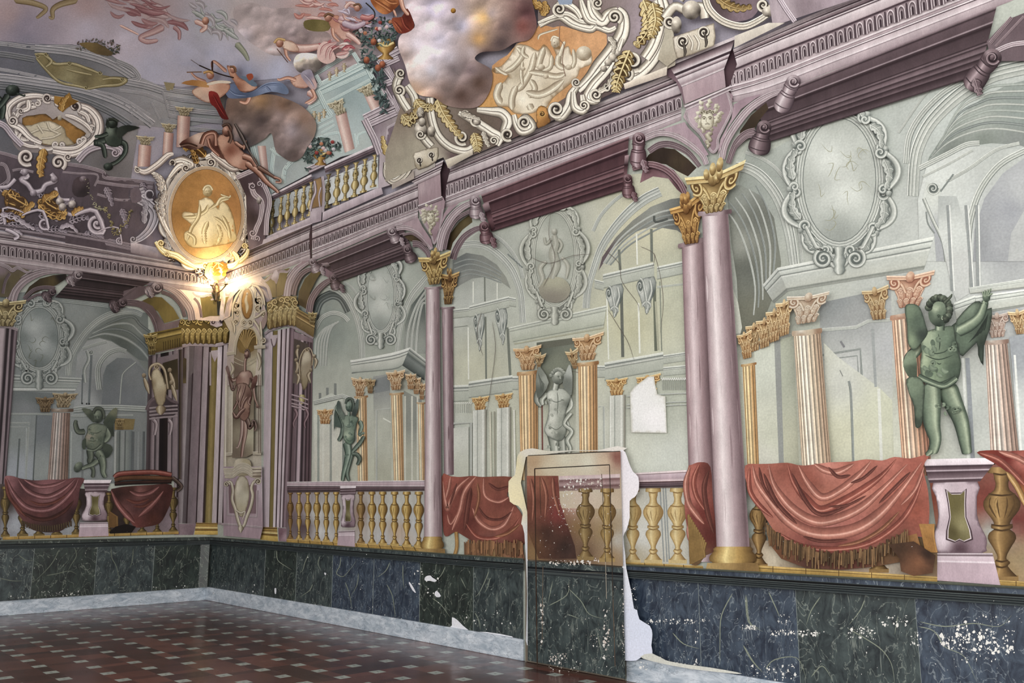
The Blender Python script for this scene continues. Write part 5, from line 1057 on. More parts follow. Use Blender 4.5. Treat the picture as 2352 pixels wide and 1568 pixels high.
entab([(-420,452,486,500,538,548,560),(-40,523,546,554,580,584,604),(0,530,552,560,586,590,611),(200,566,581,588,612,617,636),(405,604,611,620,640,645,663),(482,617,622,632,651,655,672),(516,600,616,630,647,655,668)],PL)
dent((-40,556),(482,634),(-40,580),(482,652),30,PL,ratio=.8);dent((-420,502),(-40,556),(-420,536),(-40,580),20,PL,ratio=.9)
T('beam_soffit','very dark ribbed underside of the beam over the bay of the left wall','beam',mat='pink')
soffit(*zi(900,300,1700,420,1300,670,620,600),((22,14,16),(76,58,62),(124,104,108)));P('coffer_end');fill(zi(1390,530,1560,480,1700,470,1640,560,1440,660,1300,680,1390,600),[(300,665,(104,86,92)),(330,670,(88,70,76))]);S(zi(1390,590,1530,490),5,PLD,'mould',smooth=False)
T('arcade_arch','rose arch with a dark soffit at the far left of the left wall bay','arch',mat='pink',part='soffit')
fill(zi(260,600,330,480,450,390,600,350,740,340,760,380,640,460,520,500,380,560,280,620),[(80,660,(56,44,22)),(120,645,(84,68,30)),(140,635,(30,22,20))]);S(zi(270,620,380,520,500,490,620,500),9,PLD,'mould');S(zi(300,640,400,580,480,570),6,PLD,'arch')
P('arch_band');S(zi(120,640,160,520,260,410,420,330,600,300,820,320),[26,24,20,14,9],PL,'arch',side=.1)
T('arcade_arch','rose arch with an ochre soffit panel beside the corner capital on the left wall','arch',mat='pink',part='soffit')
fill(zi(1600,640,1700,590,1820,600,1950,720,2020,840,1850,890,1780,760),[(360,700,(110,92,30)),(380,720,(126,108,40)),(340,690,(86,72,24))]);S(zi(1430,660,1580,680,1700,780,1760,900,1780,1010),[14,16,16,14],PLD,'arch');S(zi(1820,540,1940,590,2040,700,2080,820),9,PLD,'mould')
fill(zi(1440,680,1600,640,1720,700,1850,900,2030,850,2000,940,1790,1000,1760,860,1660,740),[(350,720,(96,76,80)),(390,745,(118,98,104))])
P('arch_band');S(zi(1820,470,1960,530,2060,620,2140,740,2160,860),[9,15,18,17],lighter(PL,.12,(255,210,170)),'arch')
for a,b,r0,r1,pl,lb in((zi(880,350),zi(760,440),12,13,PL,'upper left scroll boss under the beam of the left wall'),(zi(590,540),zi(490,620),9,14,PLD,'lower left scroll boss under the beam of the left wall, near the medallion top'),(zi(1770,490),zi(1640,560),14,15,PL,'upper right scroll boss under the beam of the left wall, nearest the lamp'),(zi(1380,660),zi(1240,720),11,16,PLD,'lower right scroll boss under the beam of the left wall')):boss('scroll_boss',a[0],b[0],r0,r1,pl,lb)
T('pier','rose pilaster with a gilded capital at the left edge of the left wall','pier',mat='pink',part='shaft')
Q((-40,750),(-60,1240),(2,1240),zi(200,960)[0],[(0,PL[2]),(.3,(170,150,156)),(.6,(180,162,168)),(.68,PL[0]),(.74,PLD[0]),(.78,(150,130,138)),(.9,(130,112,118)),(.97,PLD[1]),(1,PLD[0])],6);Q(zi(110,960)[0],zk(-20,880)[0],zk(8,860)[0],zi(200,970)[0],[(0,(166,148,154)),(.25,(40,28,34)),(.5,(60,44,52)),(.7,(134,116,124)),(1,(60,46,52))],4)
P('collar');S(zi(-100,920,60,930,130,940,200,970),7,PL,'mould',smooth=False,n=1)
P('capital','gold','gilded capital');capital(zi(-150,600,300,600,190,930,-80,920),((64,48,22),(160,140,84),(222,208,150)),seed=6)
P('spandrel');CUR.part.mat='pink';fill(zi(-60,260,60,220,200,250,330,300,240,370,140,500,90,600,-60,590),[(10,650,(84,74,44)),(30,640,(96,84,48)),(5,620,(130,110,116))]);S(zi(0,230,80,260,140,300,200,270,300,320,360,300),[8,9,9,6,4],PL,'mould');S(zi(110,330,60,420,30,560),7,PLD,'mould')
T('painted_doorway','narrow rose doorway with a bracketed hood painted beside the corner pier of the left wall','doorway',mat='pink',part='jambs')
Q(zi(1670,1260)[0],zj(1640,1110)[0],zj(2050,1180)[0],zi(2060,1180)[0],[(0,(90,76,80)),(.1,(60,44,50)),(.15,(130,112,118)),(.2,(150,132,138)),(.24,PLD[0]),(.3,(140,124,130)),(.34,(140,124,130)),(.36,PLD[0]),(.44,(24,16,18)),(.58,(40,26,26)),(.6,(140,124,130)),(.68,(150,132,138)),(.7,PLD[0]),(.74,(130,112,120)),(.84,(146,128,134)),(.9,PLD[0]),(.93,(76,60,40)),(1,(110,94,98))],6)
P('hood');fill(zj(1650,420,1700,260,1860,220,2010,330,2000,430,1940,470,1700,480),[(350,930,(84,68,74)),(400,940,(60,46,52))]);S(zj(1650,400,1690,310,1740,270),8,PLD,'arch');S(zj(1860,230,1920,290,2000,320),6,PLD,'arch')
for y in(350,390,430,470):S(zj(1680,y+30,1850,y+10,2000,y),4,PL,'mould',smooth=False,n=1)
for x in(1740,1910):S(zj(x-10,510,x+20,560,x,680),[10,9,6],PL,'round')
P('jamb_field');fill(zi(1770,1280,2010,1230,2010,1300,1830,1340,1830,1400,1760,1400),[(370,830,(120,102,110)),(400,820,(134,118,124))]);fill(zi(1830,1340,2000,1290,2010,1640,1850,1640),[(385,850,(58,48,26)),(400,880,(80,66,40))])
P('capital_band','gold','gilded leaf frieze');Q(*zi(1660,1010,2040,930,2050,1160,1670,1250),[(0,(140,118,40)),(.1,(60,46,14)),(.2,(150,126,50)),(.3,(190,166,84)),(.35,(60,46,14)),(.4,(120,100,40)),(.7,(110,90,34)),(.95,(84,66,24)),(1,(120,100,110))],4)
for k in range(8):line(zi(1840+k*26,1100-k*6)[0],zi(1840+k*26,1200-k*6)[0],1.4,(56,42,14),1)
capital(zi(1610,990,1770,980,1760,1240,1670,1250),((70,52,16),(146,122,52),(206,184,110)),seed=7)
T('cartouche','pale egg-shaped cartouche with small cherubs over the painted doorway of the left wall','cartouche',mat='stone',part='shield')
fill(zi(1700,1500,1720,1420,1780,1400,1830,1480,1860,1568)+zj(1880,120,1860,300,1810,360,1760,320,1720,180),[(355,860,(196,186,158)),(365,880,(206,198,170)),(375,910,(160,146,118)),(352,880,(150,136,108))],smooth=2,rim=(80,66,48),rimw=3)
P('frame');S(zj(1700,60)+zi(1680,1460,1700,1380,1780,1350,1850,1420,1880,1568)+zj(1890,160),[4,5,7,7,5,4],SP,'round');spiral(*zi(1760,1380)[0],6,3.5,SP,1.4);lathe([(0,.3),(.3,.5),(.7,.4),(1,.15)],SP,x=zj(1810,0)[0][0],w_=24,y0=zj(0,350)[0][1],y1=zj(0,450)[0][1])
for x,y in((1940,60),(1960,200),(1650,120)):P('cherub','flesh');S([zj(x-30,y-90)[0],zj(x,y)[0],zj(x+30,y+100)[0]],[6,11,5],SP,'round',taper=(.2,.3));blob(*zj(x-30,y-110)[0],5,5.5,SP)
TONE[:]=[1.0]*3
# ------------------------------------------------------------------ BALUSTRADES, DRAPERY, STATUES, DADO, DOOR
zl=Z(600,1000,2.76);zm=Z(1150,1000,2.76);zn=Z(1700,1000,2.7607)
def rail(q,q2,pal=PINK):
 d,m,l=pal
 P('handrail','pink','rose handrail');Q(*q,[(0,l),(.12,mixc(l,(255,255,255),.3)),(.2,d),(.25,(200,176,186)),(.7,(178,150,160)),(.92,l),(.95,d),(1,d)],6)
 Q(*q2,[(0,PINKD[0]),(.15,PINKD[1]),(.3,(130,100,110)),(.34,PINKD[0]),(.5,PINKD[1]),(.6,(120,96,106)),(.65,PINKD[0]),(1,(100,80,80))],6)
def pedestal(q,cap,foot,label=None):
 """waisted baluster die in quad q, olive panel"""
 with Frame(q):
  out=[(.0,0),(1,0),(.97,.2),(.95,.45),(1.02,.62),(1.14,.78),(1.12,.92),(1.02,1),(-.02,1),(-.12,.92),(-.14,.78),(-.02,.62),(.05,.45),(.03,.2)]
  fill(out,[(.1,.3,(222,206,214)),(.5,.3,(190,166,176)),(.9,.4,(170,146,156)),(.1,.8,(214,196,206)),(.9,.85,(140,112,124)),(.5,.95,(84,56,66))],smooth=2,rim=(96,70,80),rimw=1.5)
  p=[(.3,.12),(.4,.17),(.6,.17),(.7,.12),(.67,.3),(.66,.48),(.74,.66),(.76,.78),(.6,.82),(.5,.79),(.4,.82),(.24,.78),(.26,.66),(.34,.48),(.33,.3)]
  with Sub('olive_panel'):
   fill([((x-.5)*1.25+.5,(y-.48)*1.08+.48)for x,y in p],(70,48,54));fill([((x-.5)*1.1+.5,(y-.48)*1.03+.48)for x,y in p],(206,190,196));fill(p,[(.4,.3,(100,90,40)),(.6,.6,(140,132,78)),(.35,.7,(86,76,34))])
 with Sub('pedestal_cap'):Q(*cap,[(0,(232,222,228)),(.25,(220,204,212)),(.3,(60,38,46)),(.45,(100,76,84)),(.5,(190,168,178)),(.55,(70,46,54)),(.8,(120,96,104)),(.85,(186,164,172)),(.9,(70,46,54)),(1,(90,66,74))],2)
 with Sub('plinth'):Q(*foot,[(0,(214,198,206)),(.08,(90,60,70)),(.12,(206,186,196)),(.25,(200,176,188)),(.3,(228,214,222)),(.34,(186,160,172)),(1,(190,160,174))],2)
def plinths(a0,a1,b0,b1,n):
 P('plinth_course','base','ochre plinth course');a0,a1,b0,b1=[np.array(t,float)for t in(a0,a1,b0,b1)]
 Q(a0,a1,b1,b0,[(0,(196,156,74)),(.2,(206,168,88)),(.25,(90,60,24)),(.35,(186,146,64)),(.9,(160,122,50)),(1,(84,60,30))],n)
 for i in range(1,n):t=i/n;line(a0+(a1-a0)*t,b0+(b1-b0)*t,1.6,(88,58,24),1)
BALC=((78,50,14),(176,136,56),(228,198,116))
T('balustrade','ochre balustrade with a pedestal, between the corner pier and the left paired columns','balustrade',mat='gold',part='shadow_gap')
CUR.parts[0].mat='pink'
fill(zl(160,350,1040,345,1035,700,160,665),[(660,1180,(104,80,84)),(690,1160,(150,128,136)),(700,1210,(84,62,66)),(725,1180,(200,204,200)),(740,1220,(206,208,206)),(760,1180,(176,178,170)),(830,1180,(150,116,96)),(855,1180,(180,186,182)),(895,1170,(186,190,180)),(910,1220,(190,160,130)),(930,1160,(180,182,170)),(955,1200,(176,182,184)),(880,1230,(190,194,196))])
for i,(x,w_,pl)in enumerate(((185,44,((70,44,20),(130,94,44),(170,130,70))),(240,46,BALC),(295,50,BALC),(353,50,BALC),(412,50,BALC),(475,52,BALC),(632,60,((70,46,20),(140,104,50),(186,150,84))),(702,60,BALC),(770,64,BALC),(845,64,BALC),(922,68,BALC),(998,70,BALC))):
 y0,y1=355,662+(x-185)*.062;P('baluster');baluster(zl(x-w_/2,y0,x+w_/2,y0,x+w_/2,y1,x-w_/2,y1),pl)
plinths(zl(160,655)[0],zl(1040,708)[0],zl(160,680)[0],zl(1060,745)[0],12)
rail(zl(163,293,1045,283,1043,325,163,322),zl(165,322,1043,322,1038,350,165,362))
P('pedestal','pink','rose pedestal with an olive panel');pedestal(zl(510,372,590,372,585,580,515,580),zl(500,320,600,318,598,372,500,375),zl(490,605,592,600,594,705,482,695))
T('balustrade','faded ochre balustrade between the door and the thick right columns','balustrade',mat='gold',part='shadow_gap');CUR.parts[0].mat='grey'
fill(zm(790,325,1200,325,1210,830,790,830),[(1450,1150,(196,196,184)),(1520,1180,(184,186,178)),(1480,1230,(200,202,196)),(1560,1200,(190,190,176)),(1460,1280,(180,172,150))])
for x in(1010,1030,1045):line(zm(x,330)[0],zm(x+25,800)[0],3,(140,146,144))
BC=((130,96,46),(196,164,96),(222,202,142))
for x,w_ in((838,116),(967,136),(1122,138)):P('baluster');baluster(zm(x-w_/2,332,x+w_/2,332,x+w_/2,812,x-w_/2,812),BC)
plinths(zm(790,800)[0],zm(1280,825)[0],zm(790,840)[0],zm(1290,858)[0],4);rail(zm(770,242,1180,218,1176,290,770,300),zm(770,300,1176,290,1170,328,770,335),((110,70,74),(170,130,134),(222,198,200)))
BLP=((36,26,12),(96,76,34),(150,124,62))
T('balustrade','dark ochre balustrade of the left wall, mostly hidden by two hanging red cloths','balustrade',mat='gold',part='shadow_gap')
fill(zk(0,250,900,300,2000,400,2010,810,900,820,0,860),[(20,1150,(56,40,34)),(40,1200,(160,168,178)),(70,1215,(156,160,166)),(160,1215,(150,156,160)),(100,1160,(40,30,28)),(195,1150,(40,28,26)),(260,1160,(60,34,26)),(290,1200,(40,30,26)),(390,1150,(120,102,110)),(400,1200,(134,116,124)),(320,1210,(120,106,108))])
for x,w_,y0,y1 in((60,120,280,850),(255,150,300,840),(440,150,400,835),(640,150,400,830),(860,130,300,822),(1230,110,350,810),(1430,130,400,805),(1600,130,400,802),(1770,120,400,800),(1950,120,290,795)):P('baluster');baluster(zk(x-w_/2,y0,x+w_/2,y0,x+w_/2,y1,x-w_/2,y1),BLP)
plinths(zk(30,845)[0],zk(2010,785)[0],zk(30,880)[0],zk(2010,815)[0],11)
P('pedestal','pink','rose pedestal with an olive panel');pedestal(zk(965,340,1180,340,1175,660,950,665),zk(935,205,1255,205,1200,335,960,340),zk(900,685,1215,680,1222,835,885,845))
T('balustrade','shaded ochre balustrade at the right edge behind the red cloths','balustrade',mat='gold',part='shadow_gap')
fill(zn(0,640,400,700,1250,640,1200,280,1500,200,1850,150,1850,960,1250,920,0,870),[(1710,1260,(90,60,36)),(1730,1270,(196,180,150)),(1775,1280,(196,184,156)),(1850,1290,(110,90,66)),(2060,1275,(190,180,160)),(2120,1260,(110,84,50)),(2140,1150,(120,50,34)),(2260,1150,(120,44,34)),(2290,1220,(160,176,170)),(2340,1200,(110,34,28)),(2345,1280,(150,130,90)),(2300,1300,(150,120,70))])
BRD=((60,38,14),(126,92,44),(180,140,76))
for x,w_,y0,y1 in((120,130,350,840),(880,150,400,870),(1660,250,200,930)):P('baluster');baluster(zn(x-w_/2,y0,x+w_/2,y0,x+w_/2,y1,x-w_/2,y1),BRD)
plinths(zn(0,815)[0],zn(1250,895)[0],zn(0,880)[0],zn(1250,935)[0],6);plinths(zn(1640,915)[0],zn(1860,930)[0],zn(1640,950)[0],zn(1860,965)[0],2)
P('pedestal','pink','large rose pedestal under the green putto, olive panel');pedestal(zn(1225,295,1505,290,1530,745,1265,745),zn(1160,150,1640,140,1520,290,1200,300),zn(1250,745,1600,745,1650,948,1250,918))
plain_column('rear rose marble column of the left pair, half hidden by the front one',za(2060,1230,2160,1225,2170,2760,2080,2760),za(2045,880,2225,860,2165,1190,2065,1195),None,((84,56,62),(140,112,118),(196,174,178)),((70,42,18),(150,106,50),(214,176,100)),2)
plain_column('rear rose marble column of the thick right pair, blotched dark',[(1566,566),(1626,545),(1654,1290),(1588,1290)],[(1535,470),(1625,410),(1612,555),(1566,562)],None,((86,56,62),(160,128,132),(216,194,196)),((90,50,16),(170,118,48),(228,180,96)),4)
RD=RED;RP=((120,58,46),(176,98,78),(236,166,142));RDK=((84,36,30),(104,48,38),(136,72,58));RO=((100,52,34),(140,78,46),(196,128,90))
T('drapery','faded red cloth hanging over the rail just left of the door','drapery',mat='red',part='cloth')
drapery(zl(1143,262,1200,258,1260,262,1340,255,1400,262,1590,262,1575,330,1560,380,1600,430,1660,520,1670,680,1620,690,1500,700,1380,690,1290,640,1230,610,1170,640,1150,560),[(1030,1110,(176,84,66)),(1060,1130,(120,52,42)),(1100,1120,(150,76,56)),(1150,1110,(140,72,52)),(1150,1150,(126,58,46)),(1030,1190,(140,62,50)),(1080,1200,(110,46,38)),(1130,1200,(166,84,62)),(1180,1200,(160,80,60)),(1130,1240,(126,70,60)),(1190,1240,(110,50,40)),(1040,1230,(126,58,46))],[(zl(1320,265,1250,330,1200,420,1180,470,1160,400,1150,290),12,RP),(zl(1360,262,1290,360,1260,480,1210,600),12,RP),(zl(1200,262,1190,330,1170,400),8,RP),(zl(1410,270,1420,380,1500,420,1570,390),8,RP),(zl(1340,460,1380,540,1460,590,1540,560,1600,450),12,RP),(zl(1330,330,1310,450,1290,600),12,RDK),(zl(1300,560,1370,640,1480,650,1580,600,1640,520),10,RD),(zl(1440,300,1500,340,1570,320),7,RDK),(zl(1240,300,1215,380,1195,440),5,RDK),(zl(1370,440,1430,520,1520,530,1590,480),6,RDK),(zl(1480,640,1560,620,1640,560),8,RO),(zl(1370,300,1380,400,1350,520),7,RO),(zl(1180,500,1200,560,1240,500),6,RP)],RD)
P('hem','base');fill(zl(1300,700,1400,690,1660,690,1670,790,1480,790,1300,760),[(1090,1262,(120,78,54)),(1180,1268,(146,92,66)),(1130,1280,(150,116,70))])
P('fringe','base','ochre fringe')
rj=random.Random(3)
for k in range(60):x=1290+k*6.2+rj.uniform(-3,3);y=672+rj.uniform(-14,14);c=rj.uniform(.6,1.15);S([zl(x,y)[0],zl(x+rj.uniform(-3,4),y+rj.uniform(50,105))[0]],rj.uniform(2,5),[(0,(96*c,58*c,38*c)),(.5,(160*c,112*c,70*c)),(1,(110*c,70*c,44*c))],'soft',2,smooth=False)
S(zl(1235,610,1240,700,1225,760),8,((110,70,30),(170,124,60),(206,170,100)),'soft')
T('drapery','bunched red cloth behind the thick right columns beside the faded balustrade','drapery',mat='red',part='cloth')
drapery(zm(1185,215,1210,185,1270,168,1330,200,1345,400,1370,700,1300,760,1250,820,1200,800,1190,650,1165,440),[(1590,1080,(190,96,78)),(1620,1080,(110,46,38)),(1580,1140,(196,104,86)),(1610,1180,(120,44,36)),(1630,1230,(96,34,28)),(1590,1230,(150,70,60)),(1600,1275,(110,84,44))],[(zm(1200,200,1175,300,1190,420,1240,500,1290,560),14,RP),(zm(1260,180,1225,280,1240,380,1300,480),12,RD),(zm(1320,220,1290,330,1310,480,1350,620),12,RDK),(zm(1190,560,1200,650,1240,690),12,RP)],RD)
P('fringe','base');
for k in range(12):S(zm(1190+k*10,500+k*16,1200+k*8,640+k*8,1205+k*8,815-k*4),6,((80,56,26),(140,106,50),(176,140,76)),'soft',3)
T('drapery','large salmon-red cloth swagged from the thick columns to the pedestal of the green putto','drapery',mat='red',part='cloth')
drapery(zn(32,190,120,180,200,178,300,172,400,190,560,170,700,165,800,150,900,158,980,135,1080,145,1200,120,1160,200,1190,340,1200,500,1180,640,1120,640,1000,680,880,730,700,780,480,790,330,740,240,640,160,520,90,400,40,300),[(1720,1080,(186,92,72)),(1760,1080,(170,86,66)),(1820,1080,(140,66,50)),(1860,1100,(150,70,52)),(1900,1070,(206,122,102)),(1960,1080,(186,96,76)),(2040,1070,(190,100,82)),(2100,1080,(170,80,62)),(1760,1150,(190,110,88)),(1800,1180,(200,112,90)),(1900,1150,(176,96,70)),(1980,1140,(196,112,88)),(2060,1120,(176,86,66)),(2100,1170,(150,66,46)),(1900,1200,(206,120,106)),(1980,1200,(196,104,88)),(2050,1190,(150,70,54)),(1850,1240,(150,70,58)),(1930,1250,(126,56,46)),(2040,1230,(130,64,48)),(1870,1275,(110,56,50)),(1760,1230,(150,80,56))],[(zn(80,190,110,300,200,420,310,540,440,610,600,620,760,580,900,480,1040,320,1150,170),[16,22,26,28,30,28,22,14],RP),(zn(180,185,220,320,330,460,470,540,600,530,760,460,900,340,1060,180),[12,18,22,24,22,18,12],RP),(zn(300,180,340,300,420,400,510,470,640,420,780,340,900,250,990,150),[12,18,20,18,12],RD),(zn(370,190,430,300,520,390,640,340,760,240,830,160),[14,18,18,10],RP),(zn(470,180,540,220,620,230,720,180),16,RP),(zn(150,240,230,420,360,560),10,RDK),(zn(330,240,420,420,520,500,700,440),10,RDK),(zn(250,620,400,700,600,720,820,680,1000,560,1100,420,1160,260),14,RD),(zn(60,200,60,340,120,440,210,520),12,RD),(zn(280,660,450,750,700,760,900,700),10,RDK),(zn(560,200,620,260,700,250),8,RDK),(zn(880,430,980,330,1080,230),8,RDK),(zn(620,700,760,670,900,590,1010,480),9,RO),(zn(400,640,520,670,680,660),8,RDK),(zn(120,200,150,320,240,460),7,RDK),(zn(700,300,780,270,870,190),7,RDK),(zn(560,450,680,440,800,380),6,RDK),(zn(1020,440,1110,340,1165,200),8,RP)],RD)
P('hem','base');fill(zn(170,560,330,700,480,770,700,760,880,710,1010,650,1120,620,1160,760,1020,800,860,830,640,850,420,840,260,780,180,680),[(1790,1250,(110,66,40)),(1860,1290,(84,50,40)),(1950,1295,(104,56,46)),(2040,1270,(96,66,40)),(2110,1250,(150,100,50)),(1760,1220,(140,92,46))])
P('fringe','base','brown and ochre fringe')
for k in range(110):t=k/109;x=160+900*t;y=560+230*math.sin(t*3.0)**.7*.85+rj.uniform(-20,10);c=rj.uniform(.55,1.15);S([zn(x,y-10)[0],zn(x+rj.uniform(-8,8),min(y+rj.uniform(50,110),845))[0]],rj.uniform(2,6),[(0,(60*c,38*c,26*c)),(.5,(140*c,104*c,62*c)),(1,(76*c,50*c,32*c))],'soft',2,smooth=False)
for k in range(12):S(zn(1140+k*8,560,1160+k*6,640,1180+k*6,740),5,((96,50,20),(176,120,50),(206,160,90)),'soft',3)
fill(zn(940,690,1100,670,1240,760,1220,870,1100,890,1020,860,1010,780),[(2060,1260,(70,46,30)),(2110,1290,(120,74,46)),(2130,1270,(56,36,26))])
T('drapery','deep red cloth cut off by the right edge, falling beside the pedestal','drapery',mat='red',part='cloth')
drapery(zn(1500,108,1600,92,1700,100,1860,120,1860,420,1800,400,1720,260,1620,180),[(2270,1038,(130,40,26)),(2310,1050,(120,30,22)),(2345,1060,(190,96,80)),(2330,1100,(110,30,24)),(2348,1130,(150,80,30))],[(zn(1520,110,1640,150,1740,240,1820,330),12,RD),(zn(1640,100,1760,140,1860,200),14,RP),(zn(1690,230,1760,330,1830,480),14,((100,60,20),(180,130,60),(214,176,110)))],RD)
T('drapery','dusky pink cloth swagged over the rail at the left of the left wall','drapery',mat='red',part='cloth')
drapery(zk(50,175,130,160,200,180,270,195,400,210,560,200,720,200,850,178,950,195,900,300,880,450,830,600,740,740,640,790,460,790,340,750,240,640,150,500,70,340),[(20,1105,(150,90,94)),(60,1115,(70,36,40)),(110,1110,(140,82,86)),(160,1110,(120,64,66)),(60,1160,(110,56,54)),(110,1140,(150,96,98)),(150,1150,(110,52,54)),(90,1180,(110,54,52)),(130,1200,(56,30,30)),(170,1180,(50,28,30)),(100,1215,(60,44,38))],[(zk(80,190,140,330,260,480,400,540,560,530,700,440,830,300,880,190),[10,12,14,14,10],((60,26,26),(132,74,74),(184,124,126))),(zk(200,190,290,310,420,380,560,390,720,310,850,190),[8,12,13,12,8],((60,26,26),(132,74,74),(190,132,134))),(zk(270,200,380,260,480,280,620,260,740,210),9,((60,26,26),(140,80,80),(180,124,126))),(zk(60,190,100,380,200,520,300,630),9,RDK),(zk(340,440,450,480,600,460,740,380),7,RDK),(zk(240,560,400,640,560,640,720,560,830,440),10,darker(RDK,.3))],RDK)
P('fringe','base');
for k in range(22):x=250+k*26;y=700+60*math.sin(k/21*3.1);S([zk(x,y-40)[0],zk(x+3,y+25)[0]],4,((34,24,18),(70,54,34),(104,84,56)),'soft',2,smooth=False)
T('drapery','dark maroon cloth over the curved rail near the corner of the left wall','drapery',mat='red',part='cloth')
drapery(zk(1250,320,1290,300,1400,280,1700,260,1930,260,1930,420,1880,560,1800,690,1660,730,1530,740,1470,680,1380,560,1300,440),[(270,1135,(60,30,26)),(300,1125,(70,34,28)),(320,1130,(140,82,76)),(350,1125,(84,44,38)),(380,1130,(70,30,26)),(290,1180,(130,74,72)),(320,1160,(96,56,56)),(350,1160,(76,36,32)),(310,1200,(120,56,50)),(350,1190,(80,36,26)),(380,1180,(60,28,24))],[(zk(1250,320,1330,480,1430,600,1520,690),[8,12,16,10],((70,30,26),(140,76,70),(190,122,116))),(zk(1840,330,1760,440,1660,540,1560,620),[6,10,14,10],((70,30,26),(140,76,70),(184,118,112))),(zk(1460,330,1560,370,1680,350,1790,280),11,((60,26,24),(134,74,70),(176,112,106))),(zk(1420,420,1540,460,1680,420),8,RDK),(zk(1500,500,1620,500,1720,440),7,RDK)],RDK)
P('rolled_top');S(zk(1290,180,1340,140,1500,125,1750,120,1930,150),12,((60,22,16),(120,44,34),(180,104,90)),'round');S(zk(1290,210,1400,185,1700,180,1940,195),11,((24,14,10),(84,48,24),(110,66,36)),'round');S(zk(1290,250,1500,235,1930,225),9,((14,10,10),(36,20,16),(70,36,28)),'round')
P('fringe','base');
for k in range(10):S([zk(1235+k*9,560+k*6)[0],zk(1238+k*9,740)[0]],5,((60,34,16),(120,84,40),(160,124,64)),'soft',2,smooth=False)
fill(zk(1230,790,1300,730,1420,700,1530,730,1480,800,1240,810),(26,18,16));S(zk(1940,180,1990,220,2040,280,1990,330),[10,9,10,8],((20,14,12),(60,44,36),(110,90,80)),'round')
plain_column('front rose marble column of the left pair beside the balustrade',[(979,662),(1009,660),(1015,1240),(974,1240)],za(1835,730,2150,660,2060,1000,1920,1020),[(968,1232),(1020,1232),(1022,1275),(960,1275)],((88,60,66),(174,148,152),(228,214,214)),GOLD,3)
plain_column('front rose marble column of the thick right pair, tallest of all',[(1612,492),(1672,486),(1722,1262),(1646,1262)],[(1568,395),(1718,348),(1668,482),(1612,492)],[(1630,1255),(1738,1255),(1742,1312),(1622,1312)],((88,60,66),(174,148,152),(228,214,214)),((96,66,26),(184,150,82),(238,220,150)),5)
# ---- statues
def model(spots,pal,seed=1):
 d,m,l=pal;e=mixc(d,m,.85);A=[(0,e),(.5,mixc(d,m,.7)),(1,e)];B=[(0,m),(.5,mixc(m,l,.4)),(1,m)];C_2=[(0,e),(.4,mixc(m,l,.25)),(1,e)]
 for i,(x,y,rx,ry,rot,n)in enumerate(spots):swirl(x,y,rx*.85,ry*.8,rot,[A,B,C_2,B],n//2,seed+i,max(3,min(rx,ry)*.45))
def face(cx,cy,r,pal,lean=0,look=0):
 d,m,l=pal
 with Sub('face'):
  for e in(-.36,.3):
   x=cx+r*(e+look);S([(x-r*.16,cy-r*.12),(x,cy-r*.2),(x+r*.16,cy-r*.1)],r*.1,[(0,d),(1,mixc(d,m,.5))],n=3);blob(x,cy,r*.12,r*.07,(d,d,m))
  S([(cx+r*look,cy-r*.1),(cx+r*(look-.06),cy+r*.25),(cx+r*(look+.1),cy+r*.32)],r*.16,[(0,l),(.5,mixc(m,l,.5)),(1,mixc(d,m,.4))],n=3)
  S([(cx+r*(look-.2),cy+r*.56),(cx+r*look,cy+r*.52),(cx+r*(look+.22),cy+r*.56)],r*.12,[(0,mixc(d,m,.5)),(.5,d),(1,m)],n=3)
zh=Z(740,860,6.533);GS=((34,52,46),(92,122,102),(156,182,158))
T('statue','small green bronze winged putto standing on the rail of the left bay','statue',mat='green',part='body')
limb(zh(310,660,240,560,210,500,240,440),[9,8,7,4],GS);limb(zh(260,600,300,780,290,900,240,1000),[9,8,9,8],darker(GS,.15))
limb(zh(430,1180,400,1320,370,1480,400,1600),[15,12,9,6],darker(GS,.15));limb(zh(360,1010,390,1170,360,1330,320,1480,300,1600),[20,16,12,9,7],GS)
limb(zh(440,1190,520,1200,560,1270,520,1360),[8,10,10,6],darker(GS,.25));limb(zh(560,690,590,780,560,900,600,880,640,880),[11,10,8,7,5],GS);limb(zh(630,920,570,1020,500,1100,440,1170),[7,10,9,5],darker(GS,.15))
fill(zh(270,640,350,610,450,610,540,650,510,760,490,880,490,980,430,1050,350,1020,310,900,320,780),[(800,975,(140,164,138)),(808,975,(88,118,96)),(797,1000,(166,186,152)),(812,1010,(70,96,80)),(800,1012,(100,136,104))],smooth=3,rim=(48,66,58),rimw=2)
for a in(zh(340,770,400,790,480,760),zh(350,950,410,1000,480,960),zh(400,640,410,700,400,760)):curve(a,1.2,(60,84,72),4,taper=(.3,.3))
S(zh(400,620,400,560),6,GS,'round',smooth=False)
model([(803,975,10,18,1.4,8),(800,1000,10,10,1,6),(798,1045,7,24,1.5,6)],GS,5)
P('head');blob(*zh(405,480)[0],8.5,12,GS);P('hair');S(zh(350,440,380,370,440,370,465,460,450,560),[5,7,7,6,4],darker(GS,.35),'round');face(*zh(395,490)[0],8,GS,look=-.1)
P('wing');fill(zh(440,600,480,480,520,370,550,380,540,520,500,620),[(820,930,(84,104,96)),(812,945,(56,72,66))],smooth=2);P('wing');fill(zh(230,400,260,400,290,520,340,620,320,680,250,600,210,500),[(777,930,(70,90,82)),(785,950,(100,120,104))],smooth=2);P('wing');fill(zh(190,520,240,640,300,800,200,780,180,860,175,700),[(775,970,(70,92,80))],smooth=2)
z3_=z3;NSP=((74,80,72),(150,156,144),(216,220,208))
T('statue','grey stone putto with raised chin standing in the niche above the door','statue',mat='grey',part='body')
limb(z3(680,1560,690,1700,670,1800),[22,18,12],darker(NSP,.1));limb(z3(620,1540,640,1680,625,1800),[26,20,14],NSP)
